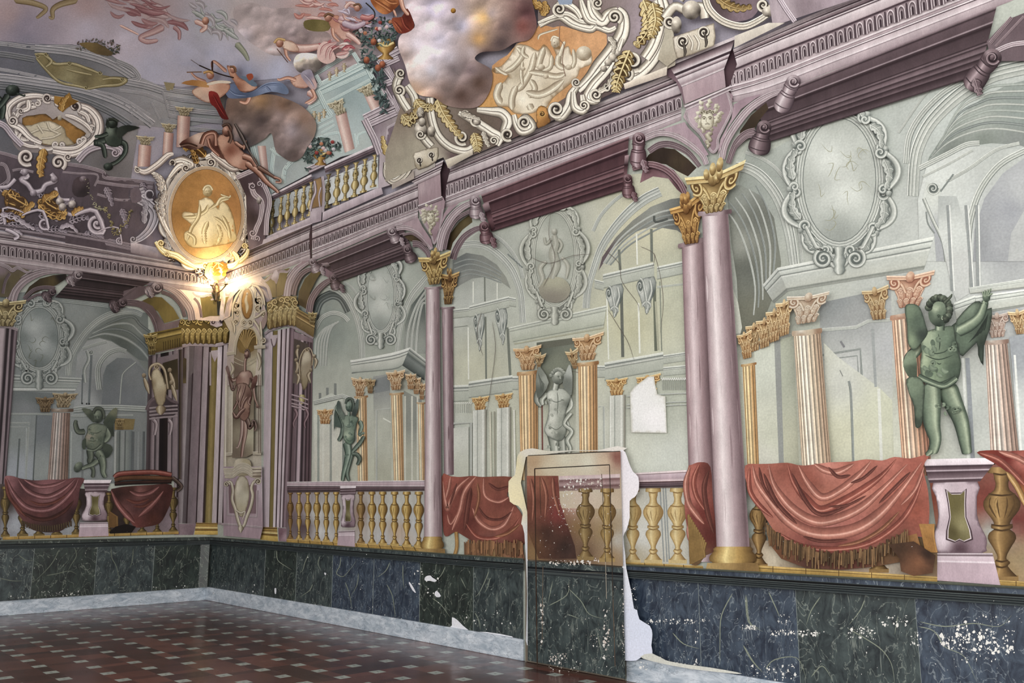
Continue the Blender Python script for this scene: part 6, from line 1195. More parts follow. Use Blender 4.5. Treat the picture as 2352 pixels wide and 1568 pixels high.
limb(z3(560,1300,530,1280,520,1340,550,1380),[10,12,12,8],darker(NSP,.15));limb(z3(590,1290,555,1330,560,1370),[14,13,9],NSP);limb(z3(720,1290,745,1370,700,1430,720,1480,740,1540),[14,14,10,9,8],NSP)
fill(z3(585,1290,640,1260,720,1265,745,1310,720,1380,705,1450,715,1540,680,1600,620,1590,570,1540,590,1460,600,1380),[(1262,915,(216,220,208)),(1290,912,(190,196,184)),(1300,925,(120,126,116)),(1268,960,(206,210,198)),(1292,965,(140,146,134)),(1265,990,(196,200,188)),(1285,1000,(110,116,106))],smooth=3,rim=(96,102,94),rimw=3)
for a in(z3(605,1330,650,1350,700,1330),z3(655,1280,660,1340,655,1440),z3(600,1500,650,1530,700,1490),z3(610,1330,630,1345),z3(680,1330,700,1340)):curve(a,1.6,(96,102,92),4,taper=(.3,.3))
S(z3(640,1270,650,1220),14,NSP,'round',smooth=False)
model([(1265,920,12,18,1.3,9),(1285,945,14,22,1.2,9),(1272,985,16,18,.8,9),(1272,1025,10,20,1.5,6)],NSP,7)
P('drape');S(z3(745,1420,700,1490,750,1540,720,1600,740,1660,700,1720),[10,9,10,11,9,5],NSP,'round')
P('head');blob(*z3(660,1180)[0],15,19,NSP);P('hair');
for k in range(9):blob(*z3(615+k*12,1135+(k-4)**2*2.6)[0],5,4.6,NSP)
face(*z3(672,1185)[0],13,NSP,look=.1)
P('wing');fill(z3(690,1230,720,1130,740,1105,755,1180,750,1300,725,1290),[(1308,850,(170,176,168)),(1300,880,(110,116,108))],smooth=2);P('wing');fill(z3(600,1220,560,1140,530,1120,515,1220,525,1320,560,1300),[(1240,860,(120,126,116)),(1252,870,(150,156,146)),(1235,900,(90,96,88))],smooth=2)
for k in range(5):curve(z3(528+k*8,1150+k*20,545+k*6,1230,540+k*5,1290),1.2,(84,90,82),3,taper=(.2,.2))
GB=((34,50,38),(92,116,88),(160,180,140))
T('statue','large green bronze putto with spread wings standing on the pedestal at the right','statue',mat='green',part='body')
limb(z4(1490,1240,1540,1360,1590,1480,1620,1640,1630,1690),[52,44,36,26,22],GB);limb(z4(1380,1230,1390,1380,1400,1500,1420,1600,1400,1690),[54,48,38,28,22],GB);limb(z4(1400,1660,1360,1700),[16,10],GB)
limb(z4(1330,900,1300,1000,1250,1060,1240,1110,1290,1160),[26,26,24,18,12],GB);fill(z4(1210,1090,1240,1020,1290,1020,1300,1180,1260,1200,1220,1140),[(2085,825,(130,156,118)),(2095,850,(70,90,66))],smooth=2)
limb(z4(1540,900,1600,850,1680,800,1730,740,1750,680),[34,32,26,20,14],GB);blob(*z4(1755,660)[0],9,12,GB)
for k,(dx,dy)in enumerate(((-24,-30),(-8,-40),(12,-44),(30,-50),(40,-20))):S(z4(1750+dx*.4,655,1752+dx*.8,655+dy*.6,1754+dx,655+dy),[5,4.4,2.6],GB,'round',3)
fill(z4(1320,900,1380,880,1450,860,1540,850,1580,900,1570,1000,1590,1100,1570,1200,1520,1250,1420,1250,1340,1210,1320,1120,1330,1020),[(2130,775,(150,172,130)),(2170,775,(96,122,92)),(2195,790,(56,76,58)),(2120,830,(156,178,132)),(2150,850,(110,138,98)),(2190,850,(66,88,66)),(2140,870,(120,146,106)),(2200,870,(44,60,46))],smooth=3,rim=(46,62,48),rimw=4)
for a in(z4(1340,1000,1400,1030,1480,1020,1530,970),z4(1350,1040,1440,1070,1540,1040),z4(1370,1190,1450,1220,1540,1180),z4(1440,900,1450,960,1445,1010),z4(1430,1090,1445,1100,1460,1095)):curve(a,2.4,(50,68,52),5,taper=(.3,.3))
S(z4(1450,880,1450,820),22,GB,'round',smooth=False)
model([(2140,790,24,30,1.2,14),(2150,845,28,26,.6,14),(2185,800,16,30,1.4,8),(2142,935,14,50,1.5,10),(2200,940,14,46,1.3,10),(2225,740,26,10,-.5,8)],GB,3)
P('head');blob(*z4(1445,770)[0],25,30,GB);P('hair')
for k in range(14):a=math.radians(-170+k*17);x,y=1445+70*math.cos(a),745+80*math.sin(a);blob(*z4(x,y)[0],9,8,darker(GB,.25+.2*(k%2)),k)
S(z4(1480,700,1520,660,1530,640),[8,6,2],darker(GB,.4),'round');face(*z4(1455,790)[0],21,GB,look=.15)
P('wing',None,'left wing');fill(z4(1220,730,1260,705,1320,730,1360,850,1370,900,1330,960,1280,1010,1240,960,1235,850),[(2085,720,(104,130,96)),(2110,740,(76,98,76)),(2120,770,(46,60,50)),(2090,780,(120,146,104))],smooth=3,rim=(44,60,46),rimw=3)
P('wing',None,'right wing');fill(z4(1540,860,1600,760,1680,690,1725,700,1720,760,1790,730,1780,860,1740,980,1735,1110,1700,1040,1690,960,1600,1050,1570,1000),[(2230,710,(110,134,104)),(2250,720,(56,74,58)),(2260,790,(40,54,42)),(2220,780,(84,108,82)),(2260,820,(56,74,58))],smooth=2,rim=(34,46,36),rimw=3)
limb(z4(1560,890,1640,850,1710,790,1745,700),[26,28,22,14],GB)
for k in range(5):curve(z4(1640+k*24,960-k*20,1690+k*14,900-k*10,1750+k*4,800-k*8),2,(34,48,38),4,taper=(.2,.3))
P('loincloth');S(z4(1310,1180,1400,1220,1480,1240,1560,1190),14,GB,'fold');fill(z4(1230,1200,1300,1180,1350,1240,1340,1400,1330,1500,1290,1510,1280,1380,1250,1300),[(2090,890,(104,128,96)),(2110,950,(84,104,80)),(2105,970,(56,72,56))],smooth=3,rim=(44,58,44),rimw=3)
GD=((34,44,38),(88,104,84),(134,150,122))
T('statue','dark green putto with one foot raised, on the pedestal of the left wall','statue',mat='green',part='body')
limb(zj(1010,830,1020,930,1010,980,1050,1080,1040,1160),[18,15,12,9,9],darker(GD,.2));limb(zj(1090,860,1140,930,1160,1020,1160,1100,1190,1160),[24,20,16,12,10],GD);limb(zj(1100,960,1040,1010,960,1040,920,1060),[15,12,9,8],GD);blob(*zj(880,1040)[0],9,13,GD,.5)
limb(zj(960,640,880,640,850,560,860,510),[14,13,11,6],darker(GD,.25));limb(zj(1190,600,1220,680,1190,740,1150,760,1190,860),[15,16,11,9,8],GD);fill(zj(1150,780,1240,790,1270,850,1220,930,1180,920),[(245,1030,(64,78,62)),(238,1045,(44,56,46))],smooth=2)
fill(zj(990,580,1060,545,1150,555,1210,590,1180,700,1170,790,1120,850,1030,860,970,810,950,720,980,650),[(210,990,(118,132,104)),(228,985,(104,120,98)),(205,1002,(150,140,116)),(212,1015,(104,118,92)),(232,1010,(72,88,70)),(205,1025,(84,98,78))],smooth=3,rim=(48,60,50),rimw=3)
for a in(zj(990,740,1050,750,1120,730),zj(1000,640,1080,660,1150,630)):curve(a,1.4,(54,66,54),4,taper=(.3,.3))
model([(212,990,12,18,1.2,8),(215,1015,14,14,.5,8),(235,1050,7,22,1.4,6),(240,1000,6,18,1.5,5)],GD,9)
P('head');blob(*zj(1100,470)[0],13,15,GD);P('hair');S(zj(1050,440,1080,385,1140,390,1165,450,1160,500),[6,9,9,8,5],darker(GD,.35),'round');face(*zj(1095,480)[0],11,GD)
P('wing');fill(zj(920,380,1000,385,1050,430,1060,540,1010,500,960,440),[(200,945,(88,100,78)),(208,955,(56,68,54))],smooth=2);P('wing');fill(zj(1160,540,1220,440,1280,380,1320,380,1310,480,1280,560,1280,700,1240,650,1200,580),[(262,945,(110,116,84)),(255,965,(60,74,58)),(258,990,(48,60,48))],smooth=2)
P('loincloth');fill(zj(930,740,970,720,960,840,925,820),(60,74,58),smooth=2);S(zj(980,840,1060,850,1140,790),6,GD,'fold')
# ------------------------------------------------------------------ DADO of painted green marble, bare plaster, the jib door
MATS['dado_a']=marble('green_black_marble_paint',(.008,.014,.018),(.062,.085,.085),(.30,.34,.30),4.5,2.6,.42,.6,(1,1,.55))
MATS['dado_b']=marble('blue_reflection_marble_paint',(.010,.017,.034),(.062,.088,.125),(.30,.35,.38),5,2.8,.42,.6,(1,1,.55))  # blue of reflected window light painted into the marble colour
MATS['dado_c']=marble('dark_green_marble_paint',(.006,.010,.010),(.034,.050,.042),(.30,.34,.28),3.6,2.4,.42,.6,(1,1,.7))
def zt(x):return 1.0+.045*max(0,(x-7))/5.2
def wpoly(fn,x0,x1,zb_,ztp,n,mat_,name='slab'):
 P(name,mat_);us=np.linspace(x0,x1,n+1);V=[];C=[]
 for x in us:
  for z in np.linspace(zb_(x),ztp(x),7):V.append(fn(x,z));C.append((120,120,120))
 F_=[(i*7+j,i*7+j+1,(i+1)*7+j+1,(i+1)*7+j)for i in range(n)for j in range(6)];emit(V,C,F_)
def dado(name,label,fn,edges,tops,mats):
 T(name,label,'dado',mat='dado_a',part='slab');CUR.parts=[]
 for k in range(len(edges)-1):
  a,b=edges[k],edges[k+1];wpoly(fn,a,b,lambda x:.2,lambda x:tops(x)-.11,6,mats[k%len(mats)])
  P('joint','grey');p0=fn(b,.2);p1=fn(b,tops(b)-.11);line(p0,p1,1.8,(140,150,146))
 a,b=edges[0],edges[-1]
 wpoly(fn,a,b,lambda x:tops(x)-.05,tops,10,mats[0],'cap_band')
 P('moulding','grey');up=[fn(x,tops(x)-.045)for x in np.linspace(a,b,9)];dn=[fn(x,tops(x)-.12)for x in np.linspace(a,b,9)]
 R2(up,dn,[(0,(70,78,78)),(.08,(8,10,12)),(.24,(6,8,12)),(.27,(96,104,102)),(.32,(40,48,50)),(.44,(14,18,22)),(.48,(88,96,94)),(.52,(30,38,40)),(.64,(16,20,24)),(.68,(80,88,88)),(.72,(34,42,44)),(.85,(24,30,34)),(.9,(70,78,78)),(1,(40,48,52))],2)
 up=[fn(x,tops(x)+.004)for x in np.linspace(a,b,9)];dn=[fn(x,tops(x)-.012)for x in np.linspace(a,b,9)];R2(up,dn,[(0,(84,88,76)),(1,(56,60,54))],2)
px2x=lambda px,py:float(cast(px,py)[0])
ED=[0.0]+[px2x(p,1340)for p in(607,680,763,858,965,1088)]+[DX0-.02]
dado('marble_dado','green-black marble dado slabs on the right wall between the corner and the door',wr,ED,zt,['dado_a','dado_c','dado_a','dado_b','dado_b','dado_c'])
ED2=[DX1+.0]+[px2x(p,1420)for p in(1607,1831,2105)]+[13.2]
dado('marble_dado','dark marble dado slabs, blue reflection painted in, on the right wall, right of the door',wr,ED2,zt,['dado_b','dado_b','dado_a','dado_b'])
ED3=[0.0]+[-float(cast(p,1300)[1])for p in(352,220,75)]+[4.2,5.6,7.0]
dado('marble_dado','very dark green marble dado slabs along the left wall',wl,ED3,lambda x:1.0+.01*x,['dado_c','dado_a','dado_c','dado_a'])
VN=(132,140,124)
def vein(owner,pts,w_=1.6):curve(pts,w_,VN,4,taper=(.1,.6))
zo=Z(588,1176,4)
T('marble_vein','pale veins running down the dark dado left of the door','vein',mat='grey',kind='stuff')
for p in(zo(480,390,450,460,430,530,400,560),zo(590,400,570,470,600,540),zo(780,410,770,490,740,560,800,590,860,530,920,450),zo(820,640,860,760,880,880),zo(940,560,930,660,880,760),zo(1230,460,1190,540,1110,600),zo(1200,660,1250,760,1270,880,1280,960),zo(1350,480,1350,600,1360,700),zo(1740,500,1700,580,1640,640),zo(1620,790,1700,850,1780,960),zo(2140,540,2100,640,2050,740,2010,780),zo(2150,600,2130,680,2100,740),zo(1880,600,1930,700),zo(2010,920,2050,1000,2060,1080),zo(190,350,200,440,280,500,330,530),zo(520,660,490,720,400,780)):curve(p,1.7,VN,4,taper=(.1,.6))
T('marble_vein','pale veins branching over the dark dado right of the door','vein',mat='grey',kind='stuff')
for p in(zn(40,1010,60,1180,140,1240),zn(180,990,230,1100,250,1150),zn(510,1020,450,1110,420,1200),zn(790,1040,760,1110,690,1200),zn(680,1220,800,1290,900,1360,960,1450,980,1568),zn(1130,1210,1230,1240,1300,1340,1420,1400,1500,1560),zn(1140,1180,1300,1210,1480,1190,1640,1210,1720,1140),zn(20,1330,70,1420,120,1480),zn(160,1480,220,1420,360,1410,420,1540),zn(1000,1140,980,1260),zn(450,1530,520,1460,580,1540),zm(1470,1000,1400,1140,1390,1300,1390,1450),zm(1550,1010,1570,1180,1640,1220),zm(1090,1250,1160,1320,1260,1350),zm(1540,1330,1600,1430,1660,1500)):curve(p,2.3,VN,4,taper=(.1,.6))
T('marble_vein','pale veins crossing the dark dado of the left wall','vein',mat='grey',kind='stuff')
for p in(zk(670,980,600,1120,500,1240,360,1370),zk(840,970,860,1060,800,1160,770,1220),zk(520,1280,640,1260,780,1230,870,1270),zk(1250,960,1260,1080,1310,1180,1340,1320,1345,1430),zk(1500,980,1490,1110,1460,1200),zk(1920,950,1860,1060,1760,1140),zk(1970,1170,1900,1290),zk(0,1310,140,1340,260,1340),zk(210,1050,300,1110,370,1110),zk(2110,950,2100,1090)):curve(p,1.7,(110,118,104),4,taper=(.1,.6))
T('plaster_patch','cream plaster repair at the upper left corner of the door','plaster patch',mat='plaster')
fill(zm(120,105,200,80,300,98,470,92,620,92,740,66,770,100,160,135,172,500,172,830,190,1000,196,1300,178,1320,160,1300,168,1000,150,620,130,560,140,490,110,445,58,418,50,290,90,250,100,170),[(1180,1060,(226,218,176)),(1190,1140,(240,230,186)),(1210,1035,(216,212,200)),(1300,1035,(206,204,192)),(1212,1250,(226,230,236)),(1218,1400,(220,226,236)),(1420,1028,(226,222,214))],smooth=2)
T('plaster_patch','long white plaster patch down the right side of the door','plaster patch',mat='plaster')
fill(zm(760,90,790,105,812,170,840,230,872,262,876,340,850,390,818,415,818,520,796,600,778,640,790,760,796,840,830,1000,845,1095,865,1105,880,1165,945,1205,962,1260,955,1330,962,1385,910,1390,860,1425,790,1425,772,1420,774,1200,772,900,768,600,764,300,760,140),[(1440,1060,(230,228,234)),(1450,1150,(232,228,232)),(1440,1300,(226,230,238)),(1480,1450,(214,222,240)),(1450,1510,(220,226,244))],smooth=2)
T('plaster_patch','smooth white plaster patch shaped like a blank window, right of the grey statue','plaster patch',mat='plaster')
fill(z3(1132,1290,1160,1250,1200,1220,1250,1182,1290,1180,1296,1230,1312,1300,1364,1312,1374,1552,1140,1548),[(1460,920,(228,230,228)),(1500,960,(236,236,236)),(1520,910,(224,226,222)),(1470,990,(226,228,226))],smooth=1,rim=(196,196,184),rimw=3)
T('plaster_chip','white chips and losses in the dado left of the door','plaster chips',kind='stuff',mat='plaster')
for p in(zo(1560,590,1600,580,1620,600,1660,625,1640,640,1600,630,1560,630,1548,615),zo(1410,640,1440,680,1470,740,1440,720,1405,655),zo(1660,720,1700,770,1660,780,1640,750),zo(1800,965,1850,990,1900,1040,1950,1080,1980,1110,1880,1090,1760,1075,1800,1040),zo(170,700,186,700,184,748,172,744),zo(625,555,645,560,636,580),zo(2000,1105,2120,1100,2352,1140,2352,1180,2160,1150)):fill(p,(228,230,236),smooth=2)
flecks((600,1376,640,1382),20,1,1.6);flecks((672,1386,740,1396),30,2,2);flecks((760,1392,860,1412),26,3,1.6);flecks((870,1410,980,1440),22,4,1.2);flecks((940,1300,1010,1370),40,5,2.2);flecks((620,1270,1180,1420),110,6,.9);flecks((480,1340,600,1374),40,7,1.6);flecks((1040,1400,1180,1456),50,8,1.8)
T('plaster_chip','white chips and losses scattered over the dado right of the door','plaster chips',kind='stuff',mat='plaster')
for i,(x0,y0,x1,y1,n,s)in enumerate(((20,1205,100,1230,22,3),(190,1230,520,1270,70,3.4),(680,1210,860,1290,50,3.4),(900,1140,1060,1210,40,2.8),(1080,1220,1150,1330,24,3),(1240,1260,1460,1350,60,4.2),(1340,1180,1450,1320,30,4),(1450,1230,1740,1380,110,4.4),(1480,1140,1800,1200,24,2.4),(1340,1350,1640,1440,40,2.6),(60,1450,360,1560,60,3),(240,1130,330,1210,24,2.2),(0,1040,1800,1568,160,1.1))):
 a,b=zn(x0,y0)[0],zn(x1,y1)[0];flecks((a[0],a[1],b[0],b[1]),n,20+i,s)
for i,(x0,y0,x1,y1,n,s)in enumerate(((940,1165,1260,1195,60,2.6),(1260,1160,1330,1180,14,2),(1230,1230,1250,1310,10,2),(1530,1200,1620,1235,24,2.6),(880,1400,1250,1490,70,3),(830,940,860,1040,14,2),(900,950,1656,1400,60,1))):
 a,b=zm(x0,y0)[0],zm(x1,y1)[0];flecks((a[0],a[1],b[0],b[1]),n,60+i,s)
fill(zm(885,1400,960,1380,1050,1425,1180,1450,1330,1470,1500,1500,1500,1510,1200,1478,960,1430),(206,208,198),smooth=2)
T('plaster_chip','small white chips along the foot of the left wall dado','plaster chips',kind='stuff',mat='plaster')
flecks((95,1356,185,1368),50,91,1.7);flecks((20,1368,75,1374),14,92,1.4);flecks((330,1344,478,1352),24,93,1.3);flecks((0,1250,470,1350),60,94,.8)
V,F_=boxv(DX0+.035,DX1,-.028,0,.005,2.06);door=newobj('door_1',V,F_,MATS['wall'],kind='structure',cols=np.repeat([[120,112,100]],8,0))
DOFF=.0285
T('door_leaf_painting','worn painting of rail, balusters and red cloth on the jib door leaf','painted door',mat='wall',part='upper_field')
CUR.name='leaf_painting'
DQ=[wr(DX0+.04,2.055),wr(DX1-.004,2.055),wr(DX1-.004,.01),wr(DX0+.04,.01)]
fill([DQ[0],DQ[1],wr(DX1-.004,1.52),wr(DX0+.04,1.52)],[(1225,1060,(176,150,118)),(1260,1075,(196,186,160)),(1300,1055,(202,198,176)),(1300,1110,(190,184,160)),(1350,1060,(204,202,182)),(1360,1110,(196,192,170)),(1390,1060,(196,176,150)),(1418,1050,(130,84,74)),(1415,1110,(176,160,136)),(1340,1130,(196,176,160)),(1235,1110,(186,160,130))])
P('middle_field');fill([wr(DX0+.04,1.52),wr(DX1-.004,1.52),wr(DX1-.004,1.0),wr(DX0+.04,1.0)],[(1225,1150,(150,110,84)),(1270,1160,(146,84,62)),(1270,1190,(104,66,50)),(1240,1220,(110,72,50)),(1320,1160,(186,156,144)),(1360,1150,(180,162,140)),(1380,1170,(170,152,120)),(1415,1160,(176,168,150)),(1420,1240,(170,166,156)),(1330,1210,(126,100,66)),(1390,1220,(146,124,84)),(1290,1230,(84,60,50)),(1280,1270,(76,56,48)),(1340,1270,(100,78,60)),(1400,1280,(146,122,90)),(1225,1270,(130,104,70))])
P('painted_rail','pink','faded rose rail');Q((1284,1093),(1424,1088),(1424,1122),(1284,1128),[(0,(200,170,168)),(.2,(206,184,184)),(.3,(120,76,76)),(.6,(170,136,134)),(.75,(110,70,70)),(1,(150,120,110))],2)
P('painted_baluster','gold');baluster(zm(475,335,600,335,600,790,475,790),((72,50,24),(130,102,54),(164,138,82)))
P('painted_baluster','gold');baluster(zm(615,335,735,335,735,800,615,800),((86,58,24),(150,118,58),(186,156,92)))
P('painted_cloth','red','worn red cloth');fill(zm(165,255,365,255,375,420,420,560,470,700,480,780,240,780,170,600),[(1215,1100,(160,84,60)),(1250,1110,(146,84,56)),(1275,1110,(130,56,46)),(1240,1160,(120,62,44)),(1280,1180,(126,48,44)),(1260,1230,(74,44,34)),(1300,1260,(60,40,34)),(1225,1250,(110,70,40))])
for p in(zm(190,270,210,400,200,540),zm(260,265,290,380,280,520),zm(330,265,340,380,380,520)):S(p,9,((80,34,26),(150,80,58),(190,120,92)),'fold',taper=(.2,.4))
P('lower_field','dado_a','dark marble lower half');V=[];
for x in np.linspace(DX0+.04,DX1-.004,8):
 for z in np.linspace(.01,.985,6):V.append(wr(x,z))
emit(V,np.repeat([[80,90,90]],len(V),0),[(i*6+j,i*6+j+1,(i+1)*6+j+1,(i+1)*6+j)for i in range(7)for j in range(5)])
P('painted_moulding','grey');Q(wr(DX0+.04,.93),wr(DX1-.004,.94),wr(DX1-.004,.86),wr(DX0+.04,.86),[(0,(14,16,20)),(.3,(20,24,28)),(.35,(80,88,88)),(.45,(24,28,34)),(.7,(70,78,78)),(1,(30,36,40))],3)
for p in(zm(330,920,300,1060),zm(300,1080,420,1010,430,920),zm(430,970,510,1050,560,1130,650,1160),zm(420,1130,500,1160),zm(610,1240,640,1380)):curve(p,1.8,VN,4,taper=(.1,.5))
P('leaf_gap','base','dark joint lines of the leaf')
for a,b,w_,c in(((1228,1076),(1400,1067),2.2,(40,30,26)),((1228,1076),(1234,1530),2.4,(60,40,28)),((1400,1067),(1408,1376),1.6,(60,48,40)),((1382,1088),(1391,1290),1.2,(80,66,52)),((1391,1290),(1393,1375),1.2,(170,160,140)),((1247,1300),(1245,1480),1.2,(110,90,70)),((1240,1095),(1242,1180),1,(60,46,36)),((1213,1046),(1424,1036),1.6,(30,24,22)),((1312,1314),(1392,1316),1.2,(110,110,100)),((1408,1376),(1413,1530),1.2,(110,84,64))):line(a,b,w_,c,6)
P('chips','plaster');CUR.part.label='white paint losses'
for i,(x0,y0,x1,y1,n,s)in enumerate(((400,270,640,360,90,2.6),(380,350,520,480,70,2.2),(300,380,470,620,60,1.6),(650,1100,690,1420,60,3.2),(250,1050,275,1330,40,2.6),(770,950,790,1400,60,2.2),(300,1380,420,1440,60,2.6),(290,790,620,825,60,2.8),(560,1250,620,1340,20,2),(250,450,700,780,90,1.1),(300,850,760,1500,110,1.1),(250,1420,650,1500,60,1.6),(640,300,770,700,40,1.2))):
 a,b=zm(x0,y0)[0],zm(x1,y1)[0];flecks((a[0],a[1],b[0],b[1]),n,130+i,s,((222,220,214),(206,196,186)))
DOFF=0.0
V,F_=boxv(px2x(1233,1270),px2x(1249,1270),-.036,-.0285,float(cast(1241,1283)[2]),float(cast(1241,1257)[2]))
m_,N_,L_=mat_new('bare_lock_wood');N_['Principled BSDF'].inputs['Base Color'].default_value=(.42,.24,.11,1);kp=newobj('lock_block',V,F_,m_,parent=door)
kp.location=(0,0,0)
me=kp.data;off=Vector(door.location);me.transform(Matrix.Translation(-off))
c0=(V[0][0]+V[4][0])/2;z0=(V[0][2]+V[1][2])/2;m2_,N_,L_=mat_new('keyhole_black');N_['Principled BSDF'].inputs['Base Color'].default_value=(.01,.01,.01,1)
kv=[(c0+.008*math.cos(a),-.0365,z0+.014*math.sin(a))for a in np.linspace(0,6.283,13)[:-1]];kv2=[(x,-.030,z)for x,y,z in kv]
kh=newobj('keyhole',kv+kv2,[tuple(range(12)),tuple(range(23,11,-1))]+[(i,12+i,12+(i+1)%12,(i+1)%12)for i in range(12)],m2_,parent=kp);kh.data.transform(Matrix.Translation(-off))
# ------------------------------------------------------------------ the lit sconce in the corner (a real lamp)
def tube(pts,r,seg=10):
 p=[Vector(q)for q in pts];V=[];F_=[]
 for i,q in enumerate(p):
  t=(p[min(i+1,len(p)-1)]-p[max(i-1,0)]).normalized();a=t.orthogonal().normalized();b=t.cross(a);rr=r[i]if hasattr(r,'__len__')else r
  V+=[tuple(q+(a*math.cos(k*6.2832/seg)+b*math.sin(k*6.2832/seg))*rr)for k in range(seg)]
 for i in range(len(p)-1):
  for k in range(seg):F_.append((i*seg+k,i*seg+(k+1)%seg,(i+1)*seg+(k+1)%seg,(i+1)*seg+k))
 F_.append(tuple(range(seg))[::-1]);F_.append(tuple(range((len(p)-1)*seg,len(p)*seg)));return V,F_
def lathe3(c,prof3,seg=16):
 V=[];F_=[]
 for r,z in prof3:V+=[(c[0]+r*math.cos(k*6.2832/seg),c[1]+r*math.sin(k*6.2832/seg),c[2]+z)for k in range(seg)]
 for i in range(len(prof3)-1):
  for k in range(seg):F_.append((i*seg+k,i*seg+(k+1)%seg,(i+1)*seg+(k+1)%seg,(i+1)*seg+k))
 F_.append(tuple(range(seg))[::-1]);F_.append(tuple(range((len(prof3)-1)*seg,len(prof3)*seg)));return V,F_
def metal(name,col,rough):
 m,N,L=mat_new(name);b=N['Principled BSDF'];b.inputs['Base Color'].default_value=(*col,1);b.inputs['Metallic'].default_value=.9;b.inputs['Roughness'].default_value=rough;return m
gm=metal('dark_patinated_brass',(.16,.12,.07),.45)
bm_,N_,L_=mat_new('lit_candle_bulb');bb=N_['Principled BSDF'];bb.inputs['Base Color'].default_value=(1,.9,.7,1);bb.inputs['Emission Color'].default_value=(1,.78,.45,1);bb.inputs['Emission Strength'].default_value=60
root_p=cast(497,690,.10)
sc=bpy.data.objects.new('candle_sconce',None);scn.collection.objects.link(sc);sc.location=root_p;sc.empty_display_size=.1
sc['label']='lit two-bulb brass sconce fixed in the corner under the big oval cartouche';sc['category']='sconce';sc['kind']='thing'
def spart(name,V,F_,m):
 o=newobj(name,V,F_,m,parent=sc,smooth=True);o.data.transform(Matrix.Translation(-Vector(root_p)));return o
c0=cast(497,672,.07)
spart('backplate',*lathe3(c0,[(.005,-.16),(.03,-.13),(.02,-.08),(.05,-.03),(.06,.02),(.035,.07),(.05,.10),(.02,.14),(.004,.17)]),gm)
for k,(bx,by)in enumerate(((488,646),(520,643))):
 bpt=Vector(cast(bx,by,.17));a=Vector(c0);base=bpt-Vector((0,0,.075));mid=(a+base)/2+Vector((0,0,-.07))
 pts=[a*(1-t)**2+mid*2*t*(1-t)+base*t*t for t in np.linspace(0,1,9)]
 spart('arm',*tube(pts,[.012,.011,.010,.009,.009,.009,.010,.011,.012]),gm)
 spart('drip_cup',*lathe3(base,[(.006,-.012),(.03,-.004),(.036,.012),(.02,.01),(.014,.03),(.012,.045)]),gm)
 bo=spart('bulb',*lathe3(base+Vector((0,0,.045)),[(.008,0),(.018,.012),(.022,.028),(.018,.048),(.009,.064),(.002,.074)]),bm_)
 bo['label']='glowing candle bulb'
 l=bpy.data.lights.new('bulb_light','POINT');l.energy=16;l.color=(1,.72,.38);l.shadow_soft_size=.03
 lo=bpy.data.objects.new('bulb_light',l);scn.collection.objects.link(lo);lo.location=tuple(bpt+Vector((.03,-.03,.03)));
# ------------------------------------------------------------------ THE PAINTED COVE AND CEILING
COVE=True;TONE[:]=[1.17,1.16,1.15]
zq=Z(0,0,3.1367);zr=Z(400,0,3.1367);zs=Z(850,0,2.8514)
GC=((70,74,78),(122,124,130),(166,166,172));GCD=((48,52,54),(86,90,94),(130,132,138))
SAL=((120,84,78),(176,142,132),(206,186,176));WS=((50,42,42),(158,150,146),(214,210,206));OCH=((70,44,16),(156,112,44),(206,168,90))
FL=((96,54,42),(178,128,108),(222,186,166));CL=((88,78,80),(146,138,144),(188,182,188))
def cloud(label,pts,ctrl,puffs=(),pal=CL,smooth=4,n=46,rr=(9,30),big=()):
 T('cloud',label,'cloud',mat='sky');fill(pts,ctrl,smooth=smooth,step=5,post=billow(pts,n,len(label),rr[0],rr[1],.8,big))
def person(label,parts,pal=FL,cat='figure',name='painted_figure'):
 """parts: dicts of limbs, torso, head, hair, cloth"""
 T(name,label,cat,mat='flesh',part='body')
 for kind,*a in parts:
  if kind=='limb':limb(a[0],a[1],a[2]if len(a)>2 else pal)
  elif kind=='torso':fill(a[0],a[1],smooth=3,rim=mixc(pal[0],pal[1],.4),rimw=2.2,step=5)
  elif kind=='head':P('head');blob(a[0][0],a[0][1],a[1],a[1]*1.15,pal)
  elif kind=='hair':P('hair');S(a[0],a[1],a[2]if len(a)>2 else((40,26,20),(92,62,44),(140,104,76)),'round')
  elif kind=='cloth':P('cloth');fill(a[0],a[1],smooth=3,step=6);[S(f,5,a[3],'fold',taper=(.3,.3))for f in a[2]]
  elif kind=='swirl':P('folds');swirl(*a)
  elif kind=='wing':P('wing');fill(a[0],a[1],smooth=2,step=5)
  elif kind=='prop':P(a[2]);curve(a[0],a[1],a[3])
T('painted_sky','lavender sky with thin warm cloud veils across the upper left of the ceiling','sky',kind='stuff',mat='sky')
fill(Z0(-60,-60,900,-60,905,120,720,200,640,180,420,200,330,190,100,100,-60,90),[(60,60,(136,130,146)),(20,30,(150,134,138)),(200,70,(162,158,174)),(300,80,(170,166,182)),(350,160,(160,162,182)),(60,90,(122,120,136)),(200,10,(156,138,142)),(350,30,(160,140,142)),(480,60,(160,164,176)),(560,40,(176,166,164)),(600,110,(176,168,172)),(500,120,(166,168,188)),(700,40,(176,150,146)),(640,160,(166,170,190)),(780,60,(190,160,156)),(420,120,(160,162,182)),(560,170,(156,162,186)),(850,20,(150,160,190)),(800,100,(186,172,170)),(720,120,(170,160,168))],step=9,post=billow(Z0(-60,-60,900,200),40,5,26,80,.22))
T('painted_cornice','large curved blue-grey cornice sweeping across the upper left of the cove','cornice',mat='grey')
fill(zq(-200,300,0,295,230,320,520,320,780,380,850,430,1000,550,1200,640,1640,640,1600,860,1280,930,1000,900,940,1300,800,1280,-200,1300),[(30,130,(92,94,104)),(100,180,(86,90,98)),(200,230,(96,100,106)),(280,250,(116,118,124)),(60,260,(74,78,84)),(300,330,(120,118,120)),(350,200,(138,140,146)),(420,220,(150,152,156)),(480,260,(136,140,142)),(250,380,(90,88,90)),(100,330,(80,78,84))])
